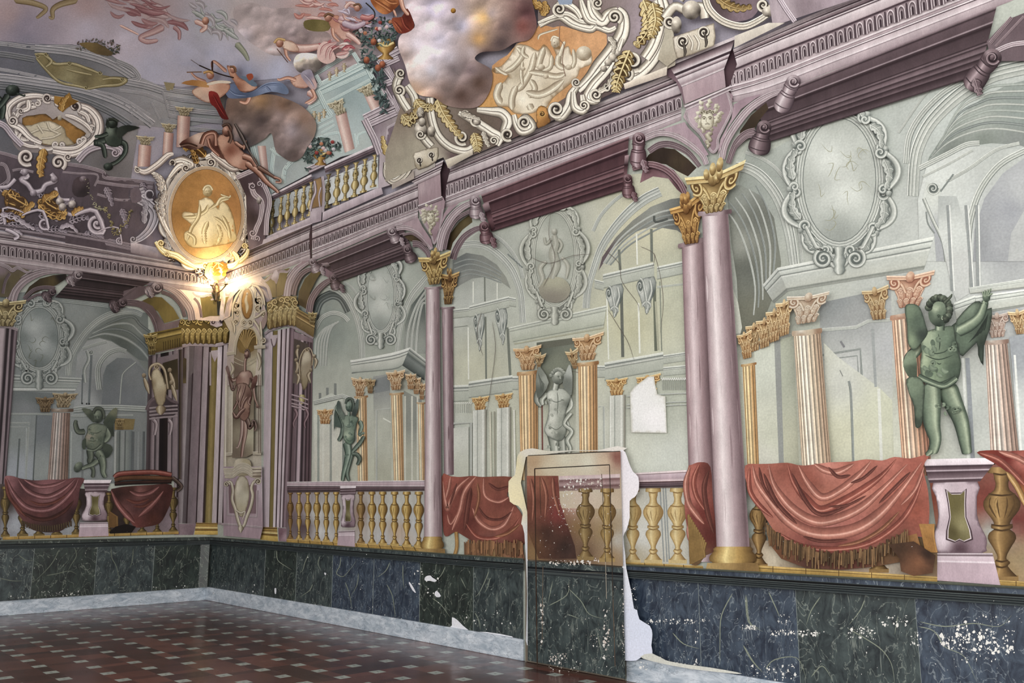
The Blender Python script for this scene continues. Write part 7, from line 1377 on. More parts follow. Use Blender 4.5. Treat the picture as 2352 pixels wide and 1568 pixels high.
for pts,w_,pl in((zq(-200,320,0,315,240,345,520,345,780,420),11,GC),(zq(-200,400,0,390,250,430),14,GCD),(zq(250,350,520,380,770,450,960,560),18,GC),(zq(840,440,950,490,1000,560,940,580),12,GC),(zq(-200,490,0,500,300,560,420,600),8,GC),(zq(-200,560,0,560,300,600,600,650,860,740,1020,840,1100,900),20,GC),(zq(-200,620,0,620,300,660,560,710,780,800,940,900),16,GCD),(zq(900,590,1050,620,1180,660),16,GC),(zq(860,650,1050,680,1200,740),8,GC),(zq(650,650,860,700,1080,830),6,GC),(zq(980,780,1060,850,1100,900),5,GC)):S(pts,w_,pl,'mould')
P('pavilion');
for k,(y,h)in enumerate(((640,22),(700,20),(770,24),(830,18),(900,20))):S(zq(1180+k*10,y,1300,y+20,1600,y+50),h/2,GC,'mould',smooth=False,n=3)
for x in(1170,1215,1090):S(zq(x,640+(x%7)*20,x+60,860),5,GC,'mould',smooth=False)
fill(zq(1180,590,1260,600,1240,660,1200,650),(130,122,96))
T('cartouche','long olive-gold cartouche fixed on the curved cornice at the upper left','cartouche',mat='gold',part='field')
OG2=((62,56,30),(124,114,76),(172,164,124))
fill(zq(260,400,340,400,420,460,560,470,660,490,740,540,900,570,880,600,740,630,620,630,520,600,400,560,300,480),[(120,150,(110,100,64)),(200,180,(96,88,60)),(160,175,(130,124,88)),(230,195,(120,112,76)),(260,190,(104,94,58))],smooth=2)
P('frame');
for pts,w_ in((zq(250,390,330,395,390,460,520,460,640,500,720,530),8),(zq(260,420,330,500,430,590,560,620,640,640),7),(zq(640,640,740,620,860,610,910,575,820,560,740,570),8),(zq(320,400,370,440,330,480),8),(zq(480,500,560,520,660,540),6)):S(pts,[w_*.6,w_,w_,w_*.6],OG2,'round')
for x,y in((270,400),(330,390),(880,570),(620,630),(720,525),(500,455)):spiral(*zq(x,y)[0],5,3,OG2,1.3)
T('flower_basket','low basket of small flowers on the curved cornice at the upper left','basket',mat='green',part='foliage')
leaves(222,105,52,15,[(58,66,58),(84,84,60),(110,88,84),(70,78,70),(120,100,100)],90,4,3);leaves(255,118,22,10,[(50,58,50),(86,80,56)],24,4,4)
P('bowl','gold');fill(zq(570,310,700,310,800,370,800,400,700,390,620,350),[(200,105,(106,88,50)),(245,122,(84,70,44))],smooth=2)
for i,(x0,y0,x1,y1,x2,x3,lb)in enumerate(((1000,1040,1090,1200,100,0,'leftmost short salmon column on the cove behind the green putto'),(1180,950,1250,1120,0,0,'middle salmon column on the cove, between its shorter and taller neighbours'),(1280,830,1370,1060,0,0,'tallest salmon column on the cove, left of the archers'))):
 T('column',lb,'column',mat='flesh',part='shaft');shaft(zq(x0,y0,x1,y0+10,x1-10,y1,x0-10,y1),SAL,'round',n=8);P('capital','gold');capital(zq(x0-20,y0-70,x1+25,y0-60,x1,y0+5,x0,y0),((110,96,70),(160,150,118),(196,188,156)),seed=i)
T('attic_parapet','dark rose attic wall with sunken panels above the left wall cornice','parapet',mat='pink',part='wall_face')
PQ=((44,32,38),(104,90,100),(158,146,156))
fill(zq(-200,1070,100,1120,420,1180,740,1230,820,1290,960,1290,1110,1310,1140,1500)+zi(2000,130,1900,200)+Z0(390,600,200,565,0,528,-60,520),[(20,360,(80,68,78)),(150,390,(84,72,84)),(60,420,(56,46,54)),(250,430,(70,58,66)),(330,420,(90,78,86)),(100,520,(70,60,68)),(300,560,(76,64,72)),(350,560,(120,106,116)),(200,540,(60,50,58)),(370,480,(66,54,62))])
for pts,w_ in((zq(-200,1070,0,1100,170,1150),8),(zq(460,1180,600,1200,740,1240,760,1280,960,1300,1110,1320),9),(zq(690,1310,900,1340,1100,1350),8),(zq(700,1400,850,1440,960,1440),6),(zq(0,1180,40,1200,60,1290,0,1340),9),(zq(90,1230,150,1220,240,1240),6),(zq(450,1240,560,1250,700,1260,680,1340),5)):S(pts,w_,PQ,'mould')
for k in range(3):S(Z0(-40,500+k*9,100,521+k*8,240,548+k*6,400,584+k*5),5,PQ,'mould',smooth=False,n=6)
P('plinth_blocks');fill(Z0(150,540,240,556,245,566,245,574,150,558),(70,58,66));Q((300,555),(390,575),(390,596),(300,580),[(0,(176,164,172)),(.4,(150,138,146)),(1,(110,98,106))]);
P('shell_niche');fill(zq(530,1300,580,1270,640,1290,640,1400,560,1420,520,1380),[(180,420,(70,56,62)),(195,440,(40,32,36))],smooth=2);blob(*zq(600,1290)[0],9,7,PQ)
T('ornament','tangle of grey foliage relief covering the dark attic wall at the left','ornament',mat='stone',part='relief_field')
for i,(x,y,a,w_)in enumerate(((20,440,.3,20),(60,480,-.4,22),(110,500,.2,20),(150,470,-.6,18),(40,515,.1,18),(100,455,.8,18),(180,505,-.2,20),(10,490,-.3,18),(75,525,.3,16),(130,530,.1,16),(250,450,1.2,18),(285,500,1.3,18),(215,540,.2,14),(330,440,1.4,16))):
 P('relief_leaf');acanthus([(x-22*math.cos(a),y-22*math.sin(a)),(x,y-5),(x+24*math.cos(a),y+24*math.sin(a))],w_,((44,38,44),(108,100,110),(168,160,170)),5)
T('ornament','pale scrolled strapwork relief on the dark attic wall at the left','ornament',mat='stone',part='strapwork')
LS=((60,52,58),(140,132,142),(192,186,194))
for pts,w_ in((zq(150,1230,200,1270,150,1290,200,1330,240,1380,300,1370,330,1330,400,1300,370,1250),12),(zq(0,1350,60,1340,110,1290),10),(zq(400,1350,430,1430,500,1440),9),(zq(440,1440,460,1520,520,1550),10)):S(pts,w_,LS,'round')
for x,y in((180,1240),(390,1290),(240,1390)):blob(*zq(x,y)[0],8,8,LS)
for x0,y0,f in((40,470,1),(300,0,0)):pass
zz=Z(0,450,3.1367)
T('ornament','gilded acanthus shell, the left one of two on the dark attic wall','ornament',mat='gold')
for k in range(5):acanthus([(52+k*3,486-k*3),(30-k*3,462-k*4+16*(k%2)),(8+k*9,440+k*3)],26,OCH,4)
acanthus(zq(-40,1530,80,1560,170,1530,240,1460),24,OCH,6)
T('ornament','gilded acanthus shell, the right one of two, under the putto on the attic wall','ornament',mat='gold')
for k in range(5):acanthus([(150-k*2,498-k*3),(124-k*5,478-k*4),(88+k*11,462-k*5)],26,OCH,4)
acanthus(zq(470,1560,440,1500,430,1440),20,OCH,5);acanthus(zz(280,60,340,120,420,150,470,150),20,OCH,5);acanthus(zz(520,140,560,100,600,90),16,OCH,4)
T('ornament','grey scrolled console heads and foliage along the foot of the left attic wall','ornament',mat='stone',part='volute')
for x,y,r,c in((320,200,13,1),(700,200,22,1),(10,180,10,-1),(860,320,8,1)):
 P('volute');spiral(*zz(x,y)[0],r,r*.55,LS,1.7,.8,c,tail=zz(x-160*c,y-60,x-90*c,y-90,x-10*c,y-90),tailw=[r*.3,r*.5,r*.6])
P('foliage');acanthus(zz(0,130,100,150,180,200,250,240),15,LS,6);acanthus(zz(60,260,120,250,160,280),10,LS,4);acanthus(zz(430,230,500,210,560,260),12,LS,4);S(zz(40,240,90,260,130,290,100,310),9,LS,'round')
for x,y in((430,40),(450,80),(520,60)):blob(*zz(x,y)[0],9,9,WS)
T('garland','hanging olive garland, left strand beside the shell niche of the attic wall','garland',mat='green');garland(zq(620,1290,650,1400,690,1480)+zz(720,90,760,120),(4,9),((60,58,36),(130,126,90),(184,180,148)),26)
T('garland','hanging olive garland swagged low on the attic wall beside the big cartouche','garland',mat='green');garland(zz(750,90,800,180,830,270,900,190,960,100),(8,8),((52,46,22),(118,104,54),(176,162,96)),46,5)
T('scroll_console','upright rose scroll console left of the big oval cartouche','console',mat='pink')
S(zq(1040,1370)+zz(960,0,1060,60,1110,130,1080,230,1010,300,940,330),[20,22,26,24,18,10],LS,'mould');spiral(*zq(1080,1400)[0],13,7,LS,1.5,1,1);spiral(*zz(960,310)[0],8,5,LS,1.3);acanthus(zz(1040,200,1040,120,1050,60,1010,30),16,LS,5);fill(zq(940,1370,1000,1350,1020,1440,950,1460),(96,82,92),smooth=2)
T('cartouche','white and ochre shield cartouche with reclining figures at the far left of the cove','cartouche',mat='stone',part='field')
fill(zq(60,720,250,680,400,690,560,720,700,860,720,980,640,1080,420,1110,260,1100,130,1080,60,950,40,820),[(60,240,(150,144,146)),(200,250,(176,172,172)),(200,330,(150,146,142)),(40,320,(110,104,106)),(130,350,(120,112,110))],smooth=3)
P('ochre_ground','gold');fill(zq(160,850,240,830,330,820,380,860,410,840,450,850,500,880,560,920,620,960,580,1010,530,1040,400,1050,260,1030,180,960),[(70,280,(136,98,44)),(160,290,(150,106,46)),(110,275,(130,90,40)),(180,320,(126,88,36))],smooth=2,rim=(60,42,24),rimw=2)
P('figures');WF=((84,78,66),(156,150,134),(206,202,186))
fill(zq(160,910,230,900,280,880,360,870,430,900,470,930,480,980,540,1040,420,1050,280,1030,200,980),[(70,300,(170,164,146)),(120,290,(190,184,166)),(150,310,(140,132,112)),(100,320,(176,170,150)),(165,328,(150,142,122))],smooth=2,rim=(96,84,62),rimw=2)
for p in(zq(220,960,300,930,380,940,440,910),zq(300,1000,380,990,440,960),zq(340,880,360,930,420,960),zq(270,900,310,960)):S(p,6,WF,'round')
blob(*zq(430,850)[0],5,6,WF)
for i in range(9):
 t=i*.698+.3;P('frame_scroll');e=lambda t,k:(122+92*k*math.cos(t)-8*k*math.sin(t),284+52*k*math.sin(t)+14*k*math.cos(t));cscroll(e(t-.26,1.0),e(t+.26,1.0),-9,13,((50,44,44),(158,150,146),(220,216,212)),r=7)
P('frame')
for p,w_ in((zq(300,1030,220,990,150,920,80,880,60,780,140,710,260,690,380,710),13),(zq(380,1090,520,1110,640,1050,710,960,710,860,640,780,540,750),15),(zq(110,860,160,790,260,770),9),(zq(470,830,540,850,620,900,660,950),9),(zq(200,720,200,780,130,800),10),(zq(560,800,620,830,640,880),9),(zq(380,1060,480,1070,560,1060,620,1010),8),(zq(150,960,130,1010,200,1050,280,1060),8)):S(p,[w_*.8,w_*1.4,w_*1.4,w_*1.3,w_*.8],WS,'scroll')
for x,y,r,c in((340,705,9,1),(540,765,10,-1),(150,800,6,1),(90,870,9,-1),(190,1130,15,1),(420,1170,14,-1),(490,1130,7,1)):spiral(*zq(x,y)[0],r*1.3,r*.75,WS,1.5,1,c)
P('gilt_leaf','gold');fill(zq(390,690,460,700,500,665,520,710,570,730,510,760,480,780,450,810,420,760,390,740),[(145,225,(150,108,40)),(160,235,(110,76,26))]);acanthus(zq(320,1070,300,1150,290,1230,300,1270),22,OCH,5);acanthus(zq(440,800,450,740,490,690),16,OCH,4)
P('side_scroll');S(zq(-100,870,20,900,90,980,160,1050),14,LS,'mould');S(zq(560,1160,640,1080,760,1050,860,1080,860,1110),16,LS,'mould');spiral(*zq(830,1100)[0],9,5,LS,1.4)
T('painted_figure','very dark bronze figure cut off by the left edge above the shield cartouche','figure',mat='green');GK=((12,18,16),(34,48,42),(84,100,90))
blob(*zq(90,650)[0],16,13,GK);limb(zq(-30,700,20,760,10,860),[18,16,12],GK);limb(zq(60,680,20,740,-30,800),[16,14,10],GK);S(zq(120,670,170,690,180,680),4,GK,'soft')
T('statue','dark green bronze putto sitting on the volute beside the shield cartouche','statue',mat='green',part='body')
limb(zq(790,1000,720,1020,690,1030,740,1050,760,1140),[16,16,14,12,10],GK);limb(zq(860,1020,900,1040,900,1100,850,1160,790,1190),[14,13,11,9,10],GK);fill(zq(760,920,820,900,870,950,880,1030,830,1060,760,1030),[(252,300,(96,114,100)),(265,320,(40,54,46)),(270,300,(24,34,28))],smooth=3,rim=(16,24,20),rimw=2);limb(zq(780,960,730,980,680,985),[11,9,7],GK)
P('head');blob(*zq(810,890)[0],12,11,GK);S(zq(780,860,820,860,850,880),7,((8,10,10),(26,34,28),(60,70,60)),'round');P('wing');fill(zq(850,920,920,900,1010,920,920,950,860,1000,840,960),[(275,300,(40,50,44)),(300,294,(28,36,32))],smooth=2);fill(zq(770,850,790,890,780,930,760,900),(30,40,34));blob(*zq(780,1200)[0],11,9,GK)
# ------------ the big corner cartouche
T('cartouche','great ochre oval cartouche with a seated muse, spanning the corner above the lamp','cartouche',mat='stone',part='frame')
ca=(474,492);WG=((48,40,38),(158,150,142),(230,226,216))
fill(ell(ca[0]+3,ca[1]+2,112,136,0,44),(46,38,40))
for i in range(14):
 t=i*2*math.pi/14+.2;e=lambda t,k:(ca[0]+84*k*math.cos(t),ca[1]+107*k*math.sin(t))
 P('frame_leaf' if i%2 else 'frame_scroll')
 if i%2:acanthus([e(t-.2,1.2),e(t,1.3),e(t+.25,1.22)],26,WG,5)
 else:cscroll(e(t-.2,1.16),e(t+.2,1.16),-11,13,WG,r=8)
P('frame_band')
fill(ell(*ca,100,124,0,40),[(400,430,(176,172,166)),(560,440,(186,182,176)),(400,560,(150,142,136)),(560,560,(150,140,130)),(474,380,(170,166,160))])
WW=((104,84,44),(200,184,130),(244,232,190))
for p,w_,pl in((zq(1090,1240,1160,1290,1180,1400,1160,1500)+zz(1140,60,1180,200,1260,330),12,WG),(zq(1730,1250,1760,1400)+zz(1750,0,1780,200,1740,320),12,WG),(zq(1220,1280,1290,1200,1350,1200,1380,1180,1300,1150,1220,1180),13,WG),(zq(1480,1140,1540,1130,1640,1220,1700,1330,1730,1420),15,WG),(zq(1400,1250,1440,1200,1480,1230),9,WG),(zq(970,1200,1040,1240,1130,1190,1210,1120,1250,1110),11,WS),(zq(1520,1100,1600,1160,1680,1210,1750,1190),14,WS),(zz(1120,330,1180,400,1270,430,1330,470,1420,520),11,WW),(zz(1660,390,1700,430,1720,470,1770,430,1790,380),9,WW),(zz(1420,390,1470,400,1500,450,1460,500,1400,500),11,WW),(zz(1590,380,1620,430,1620,500,1680,500,1720,460),10,WW)):S(p,[w_*.7,w_*1.4,w_*1.5,w_*1.4,w_*.7],pl,'scroll')
for x,y,r,c,o in((1340,1210,10,1,0),(1240,1170,8,-1,0),(1520,1170,11,-1,0),(990,1220,7,1,0),(1740,1200,8,1,0),(1430,1190,8,1,0)):spiral(*zq(x,y)[0],r,r*.55,WG,1.5,1,c)
for x,y,r,c in((1160,340,9,1),(1440,420,9,1),(1640,420,9,-1),(1480,500,8,1),(1760,360,7,-1),(1200,420,7,-1)):spiral(*zz(x,y)[0],r,r*.55,WW,1.5,1,c)
acanthus(zq(1160,1380,1150,1300,1110,1260),18,WG,5);acanthus(zz(1180,150,1160,60,1190,-40),16,WG,6);acanthus(zq(1700,1280,1740,1350,1750,1450),14,WG,6);acanthus(zz(1780,100,1770,200,1760,300),14,WG,6);acanthus(zz(1500,520,1520,480,1510,440),14,WW,4)
P('oval','gold','mottled ochre oval');fill(ell(*ca,80,103,0,40),[(440,420,(150,106,50)),(500,410,(168,118,58)),(540,470,(160,110,56)),(410,500,(140,98,44)),(540,550,(176,130,74)),(440,560,(160,120,60)),(480,590,(200,160,96))])
P('rim','stone');oval_frame(*ca,84,107,8,((60,40,30),(150,128,104),(206,196,176)),'mould',0,48)
P('muse','stone','pale seated muse');ML=((104,88,56),(172,164,130),(216,212,186))
fill(zq(1440,1440,1480,1420,1530,1440,1570,1500)+zz(1590,40,1640,60,1680,150,1700,260,1690,330,1500,370,1380,370,1330,320,1330,260,1380,240,1370,200,1310,150,1330,110,1420,120,1430,30),[(470,470,(206,202,176)),(490,480,(186,180,150)),(430,500,(190,184,156)),(470,530,(200,196,168)),(520,530,(180,172,140)),(440,560,(176,166,128)),(500,560,(150,140,104)),(530,560,(160,150,112))],smooth=3,rim=(116,92,50),rimw=2)
for p,w_ in((zz(1320,150,1400,150,1480,110,1500,60),9),(zz(1440,60,1430,150,1380,230,1350,320),9),(zz(1500,180,1470,260,1480,350),12),(zz(1560,200,1590,280,1560,350),11),(zz(1600,140,1640,220,1660,320),9),(zz(1500,100,1560,60,1600,30,1650,20),8),(zz(1340,260,1400,300,1400,360),8),(zz(1540,150,1600,190,1640,260),7)):S(p,w_,ML,'fold',taper=(.2,.2))
blob(*zq(1495,1380)[0],11,12,ML);S(zq(1465,1370,1480,1345,1510,1340,1530,1370),6,ML,'round');limb(zz(1560,70,1590,20,1640,10),[8,7,5],ML);S(zz(1590,-10,1650,10,1660,-5),4,ML,'round');curve(zq(1480,1378,1490,1374),1.2,ML[0]);curve(zq(1500,1376,1510,1374),1.2,ML[0]);curve(zq(1488,1395,1500,1396),1.2,ML[0])
P('gilt_crest','gold');acanthus(zq(1480,1130,1430,1080,1360,1060,1330,1080),20,OCH,5);acanthus(zq(1420,1180,1400,1120,1380,1080),14,OCH,4)
P('gilt_drop','gold','gilded leaf drop with lamp glow painted in');LG=((120,78,20),(214,160,52),(255,224,130));acanthus(zz(1530,520,1560,560,1550,620),22,LG,5);fill(Z0(478,605,500,602,518,612,516,636,490,644,470,632),[(490,620,(230,180,70)),(508,615,(240,200,100)),(490,638,(190,130,40))],smooth=2);acanthus(Z0(500,604,488,618,486,634),16,LG,4);acanthus(Z0(504,604,516,614,514,634),14,LG,4)  # warm lamp glow put into the leaf colours
# ---- upper arcade on the cove over the right wall
PQL=((52,38,48),(150,134,146),(206,196,204));TQ=((110,132,134),(164,184,184),(204,218,216))
T('painted_pavilion','pale turquoise pavilion with salmon columns painted on the cove behind the balustrade','pavilion',mat='sky',part='wall')
fill(zr(550,1050,650,900,960,780,1020,640,1370,440,1520,740,1560,760,1460,860,1480,1060,1200,1130,690,1400,560,1300),[(600,350,(150,164,166)),(620,400,(166,178,178)),(640,380,(140,150,152)),(700,380,(158,170,170)),(760,330,(176,190,188)),(800,300,(160,176,178)),(740,270,(156,170,170)),(840,180,(150,170,172)),(800,220,(138,156,158)),(870,250,(140,160,164)),(720,230,(164,180,178)),(830,330,(166,178,176))])
P('upper_cornice')
for p,w_ in((zr(1020,640,1380,460),20),(zr(1040,680,1440,500),9),(zr(1010,540,1290,370),10),(zr(1050,610,1310,470),7),(zr(980,770,1080,720),10),(zr(1020,890,1140,830),9),(zr(1030,930,1150,870),6),(zr(1100,740,1440,560),7),(zr(1380,470,1500,700),12),(zr(1030,650,1100,790,1130,830),12),(zr(1290,380,1340,460),10),(zr(1020,540,1060,610),10)):S(p,w_,TQ,'mould',smooth=False,n=4)
P('small_balusters','gold')
for x,y in((1120,545),(1170,515),(1225,485),(1045,840),(1080,815),(1010,830)):lathe(BAL,((110,92,60),(166,150,116),(206,196,166)),x=zr(x,0)[0][0],w_=13,y0=zr(0,y-30)[0][1],y1=zr(0,y+38)[0][1])
P('rear_arch')
for p,w_ in((zr(560,1050,600,1200,640,1300),12),(zr(720,1060,700,1230,690,1400),10),(zr(790,1320,800,1220,870,1150,960,1130),10),(zr(1020,1000,1190,960,1200,1100),7),(zr(1300,960,1310,1060),5),(zr(1330,1040,1330,970,1420,940),5),(zr(690,1070,760,1120,900,1130),5),(zr(1060,960,1160,900),6)):S(p,w_,TQ,'mould')
for i,(q,cp,lb)in enumerate(((zr(1160,830,1240,800,1300,1070,1230,1100),zr(1100,740,1210,700,1250,800,1155,840),'large salmon column in front of the turquoise pavilion'),(zr(1370,690,1450,670,1490,760,1420,800),zr(1310,640,1410,590,1460,670,1370,700),'smaller salmon column at the right end of the turquoise pavilion'),(zr(600,1050,660,1050,680,1240,630,1240),None,'dim salmon column behind the legs of the river god'))):
 T('column',lb,'column',mat='flesh',part='shaft');shaft(q,lighter(SAL,.15),'round',n=8)
 if cp:P('capital','gold');capital(cp,((130,120,92),(186,178,144),(222,218,190)),seed=i)
T('balustrade','rose balustrade with egg-shaped gilt balusters running up the cove over the right wall','balustrade',mat='pink',part='back_sky')
fill(zr(690,1440,1080,1300,1470,1130,1470,1350,1090,1480,700,1568)+za(520,560,480,400),[(640,480,(140,150,152)),(700,450,(176,186,188)),(780,410,(190,200,200)),(850,380,(180,190,190)),(820,430,(190,196,196))])
GBL=((66,52,22),(158,136,74),(222,208,150))
for i,(x,yt,yb,w_)in enumerate(((500,230,560,58),(575,200,520,56),(640,165,490,60),(712,130,465,62),(785,95,430,64),(850,60,390,60),(1010,-10,320,70),(1095,-60,290,74),(1175,-90,250,76),(1262,-120,215,78),(1345,-150,175,76),(1435,-190,125,70))):
 pl=GBL if i not in(0,6)else darker(GBL,.3);P('baluster','gold');baluster(za(x-w_/2+12,yt,x+w_/2+12,yt-16,x+w_/2-8,yb-14,x-w_/2-8,yb),pl,eye=True,flip=True)
P('handrail');Q(za(465,200)[0],za(860,0)[0],za(870,60)[0],za(478,250)[0],[(0,(216,208,214)),(.3,(190,178,188)),(.4,(70,52,62)),(.6,(120,102,112)),(.7,(66,48,56)),(1,(96,80,88))]);Q(za(980,-70)[0],za(1500,-300)[0],za(1500,-230)[0],za(990,-10)[0],[(0,(216,208,214)),(.3,(190,178,188)),(.4,(70,52,62)),(.6,(120,102,112)),(.7,(66,48,56)),(1,(96,80,88))])
P('base_rail');Q(za(410,590)[0],za(860,390)[0],za(860,450)[0],za(390,650)[0],[(0,(196,184,192)),(.4,(172,158,166)),(1,(150,134,144))]);Q(za(965,350)[0],za(1500,110)[0],za(1520,180)[0],za(960,430)[0],[(0,(190,178,188)),(.6,(170,154,164)),(1,(150,134,144))])
P('pier_block');fill(za(850,320,960,285,950,430,860,455,845,440),[(720,490,(180,166,176)),(735,500,(150,134,146))]);fill(za(880,50,960,20,970,280,950,300,860,320,840,300,880,200),[(725,430,(160,122,66)),(735,460,(140,102,52))],rim=(90,74,70),rimw=4);S(za(960,20,975,150,965,350),6,PQL,'mould');S(zr(960,1230,1090,1170),16,PQL,'mould',smooth=False,n=2);S(za(850,340,870,240,900,160,890,60),6,PQL,'round');S(za(940,300,930,200,950,120),4,PQL,'round')
T('attic_parapet','dark rose pier with scrolled consoles between the corner cartouche and the gilt balustrade','parapet',mat='pink',part='wall_face')
fill(zr(450,1270,600,1210,680,1400,690,1450)+za(430,640,290,700,270,520,260,200,200,60),[(560,440,(60,44,54)),(580,500,(54,40,48)),(600,470,(110,92,104)),(600,540,(84,66,78)),(575,560,(120,104,114))]);S(zr(450,1280,600,1215),12,PQL,'mould',smooth=False);S(zr(600,1215,640,1320,685,1440)+za(450,400,440,560),12,PQL,'mould')
fill(za(280,700,870,455,860,450,420,600,410,640),(186,172,180))
P('console');S(za(300,80,330,180,400,260,390,400,350,500,320,600),[12,14,13,11,12,12],PQL,'mould');spiral(*za(320,110)[0],9,5,PQL,1.4,1,1);spiral(*za(385,90)[0],8,4.5,PQL,1.4,1,-1);spiral(*za(320,540)[0],8,5,PQL,1.4);spiral(*za(360,590)[0],7,4,PQL,1.4,1,-1);blob(*za(380,240)[0],6,9,WS)
T('attic_parapet','stepped rose parapet climbing toward the big cloud, with an ochre foliage panel','parapet',mat='pink',part='wall_face')
fill(zr(1370,850,1560,750,1500,620,1580,580,1470,430,1620,350,1700,500,1880,700,1880,1200,1720,1280,1470,1360,1480,1120,1430,900),[(850,290,(120,104,116)),(880,180,(90,72,86)),(900,120,(110,92,104)),(880,330,(160,146,156)),(880,400,(176,162,172)),(920,380,(150,140,140)),(950,300,(150,144,136)),(960,360,(170,166,150))])
for p,w_ in((zr(1370,855,1500,790,1580,755),20),(zr(1400,900,1600,810),16),(zr(1370,860,1440,1000,1480,1110),16),(zr(1580,750,1500,610),14),(zr(1500,615,1590,580),16),(zr(1590,580,1475,430),14),(zr(1470,440,1620,360),20),(zr(1490,480,1620,420),14),(zr(1600,590,1540,480),10),(zr(1620,800,1570,690),10),(zr(1540,990,1540,920,1650,860,1670,800),6)):S(p,w_,PQL,'mould',smooth=False,n=2)
P('sunk_panel');fill(zr(1540,930,1650,870,1680,1100,1620,1240,1560,1200,1530,1060),[(890,340,(110,92,104)),(910,370,(130,114,124))])
P('gilt_foliage','gold');acanthus(zr(1660,930,1640,1010,1620,1080,1560,1130,1540,1060),28,((84,62,24),(168,140,74),(222,206,142)),7);blob(*zr(1620,1090)[0],11,13,((84,62,24),(178,158,96),(230,220,170)));acanthus(zr(1600,1100,1610,1160,1600,1200),14,((84,62,24),(168,140,74),(222,206,142)),4);acanthus(zr(1530,1120,1510,1040,1500,980),14,((84,62,24),(168,140,74),(222,206,142)),4)
P('curved_frame','stone');WS2=((44,38,34),(166,160,146),(222,218,206));S(zr(1530,1170,1530,1260,1580,1310,1660,1260,1710,1160,1730,1020,1700,880),[14,16,16,18,18,18,16],WS2,'mould');spiral(*zr(1550,1200)[0],12,7,WS2,1.5,1,1)
def urn(label,cx,cy,s,seed,fx,fy,frx,fry,n):
 T('flower_urn',label,'urn',mat='gold',part='bowl');lathe([(0,.3),(.15,.48),(.4,.5),(.6,.34),(.7,.18),(.8,.2),(.9,.36),(1,.42)],OCH,x=cx,w_=s,y0=cy,y1=cy+s*1.1);S([(cx-s*.4,cy+s*.25),(cx,cy+s*.4),(cx+s*.42,cy+s*.22)],s*.16,((90,66,26),(190,160,90),(230,214,150)),'round')
 P('foliage','green');leaves(fx,fy,frx,fry,[(44,70,66),(64,92,88),(34,50,50),(90,116,104)],n,5.5,seed)
 r=random.Random(seed)
 for i in range(max(4,n//9)):P('flower','flesh');c=((200,200,206),(150,52,50),(190,120,84),(220,190,190))[i%4];blob(fx+r.uniform(-.7,.7)*frx,fy+r.uniform(-.7,.7)*fry,4.5,4.2,(mixc(c,(0,0,0),.4),c,mixc(c,(255,255,255),.3)))
urn('gilded urn of flowers standing on the gilt balustrade of the cove',736,342,34,5,740,338,42,22,90)
T('flower_swag','trailing dark leaves hanging left of the gilded urn on the balustrade','foliage',mat='green');leaves(706,360,12,32,[(44,70,66),(64,92,88)],40,5,9)
urn('large dark urn of flowers on the stepped parapet beside the big cloud',886,88,44,7,862,72,52,34,150)
T('flower_swag','long garland of leaves and roses falling down the stepped parapet','foliage',mat='green',part='leaves');leaves(846,120,20,40,[(60,90,90),(44,66,66),(84,110,104)],70,6,21);leaves(870,190,14,46,[(60,90,90),(44,66,66)],60,6,22);leaves(882,240,10,22,[(60,90,90),(40,60,60)],26,6,23)
for x,y in((842,138),(868,156),(858,96),(878,148)):P('rose','flesh');blob(x,y,7,8,((70,34,24),(150,82,56),(200,130,96)))
# ---- broken pediment with the great relief
zs2=zs
T('pediment','great scrolled pediment on the cove holding an ochre relief of white figures','pediment',mat='stone',part='ground')
fill(zs(150,440,230,640,700,690,960,280,1100,160,1100,0,1500,-60,1980,-60,2000,420)+Z0(1550,150,1340,244,1225,297,1125,340,1028,380)+zs(480,1030,300,1100,100,1190,100,1000,200,700),[(920,250,(120,108,96)),(960,350,(150,146,130)),(1100,290,(90,80,70)),(1040,370,(80,64,66)),(1500,60,(150,138,150)),(1450,200,(96,84,88)),(1530,100,(140,134,130)),(1350,60,(110,96,92)),(1380,210,(84,72,70)),(1540,160,(150,144,130)),(1200,290,(84,70,66)),(940,400,(150,146,130)),(1010,370,(160,156,140))])
P('ochre_ground','gold','ochre ground of the relief');fill(zs(700,690,790,560,800,430,900,360,960,290,1050,240,1110,165,1200,180,1260,170,1400,210,1500,200,1550,230,1540,330,1480,420,1400,500,1340,600,1180,700,1100,800,960,780,860,720,740,720),[(1130,130,(190,134,80)),(1250,90,(184,126,72)),(1360,100,(190,138,88)),(1150,200,(178,128,72)),(1120,240,(196,142,70)),(1330,170,(180,128,78)),(1240,260,(190,140,80))],smooth=2)
P('figures','stone','white reclining figures');WR=((112,98,78),(180,172,152),(222,218,200))
fill(zs(800,450,860,430,920,360,960,290,1040,300,1100,330,1140,290,1190,350,1200,420,1230,400,1190,280,1210,240,1240,250,1250,320,1300,300,1330,370,1400,300,1450,350,1450,420,1380,450,1360,500,1300,560,1200,640,1160,700,1100,730,1020,750,940,740,900,700,840,700,810,640,830,580,880,530,900,490,820,480),[(1170,130,(214,208,190)),(1220,180,(206,200,180)),(1280,110,(190,180,160)),(1350,130,(206,200,182)),(1200,230,(222,218,200)),(1160,220,(196,190,170)),(1260,200,(170,160,138)),(1190,170,(160,150,128)),(1230,150,(214,208,190)),(1300,150,(214,208,190)),(1180,250,(176,164,140)),(1310,190,(176,166,146))],smooth=3,rim=(120,96,64),rimw=3)
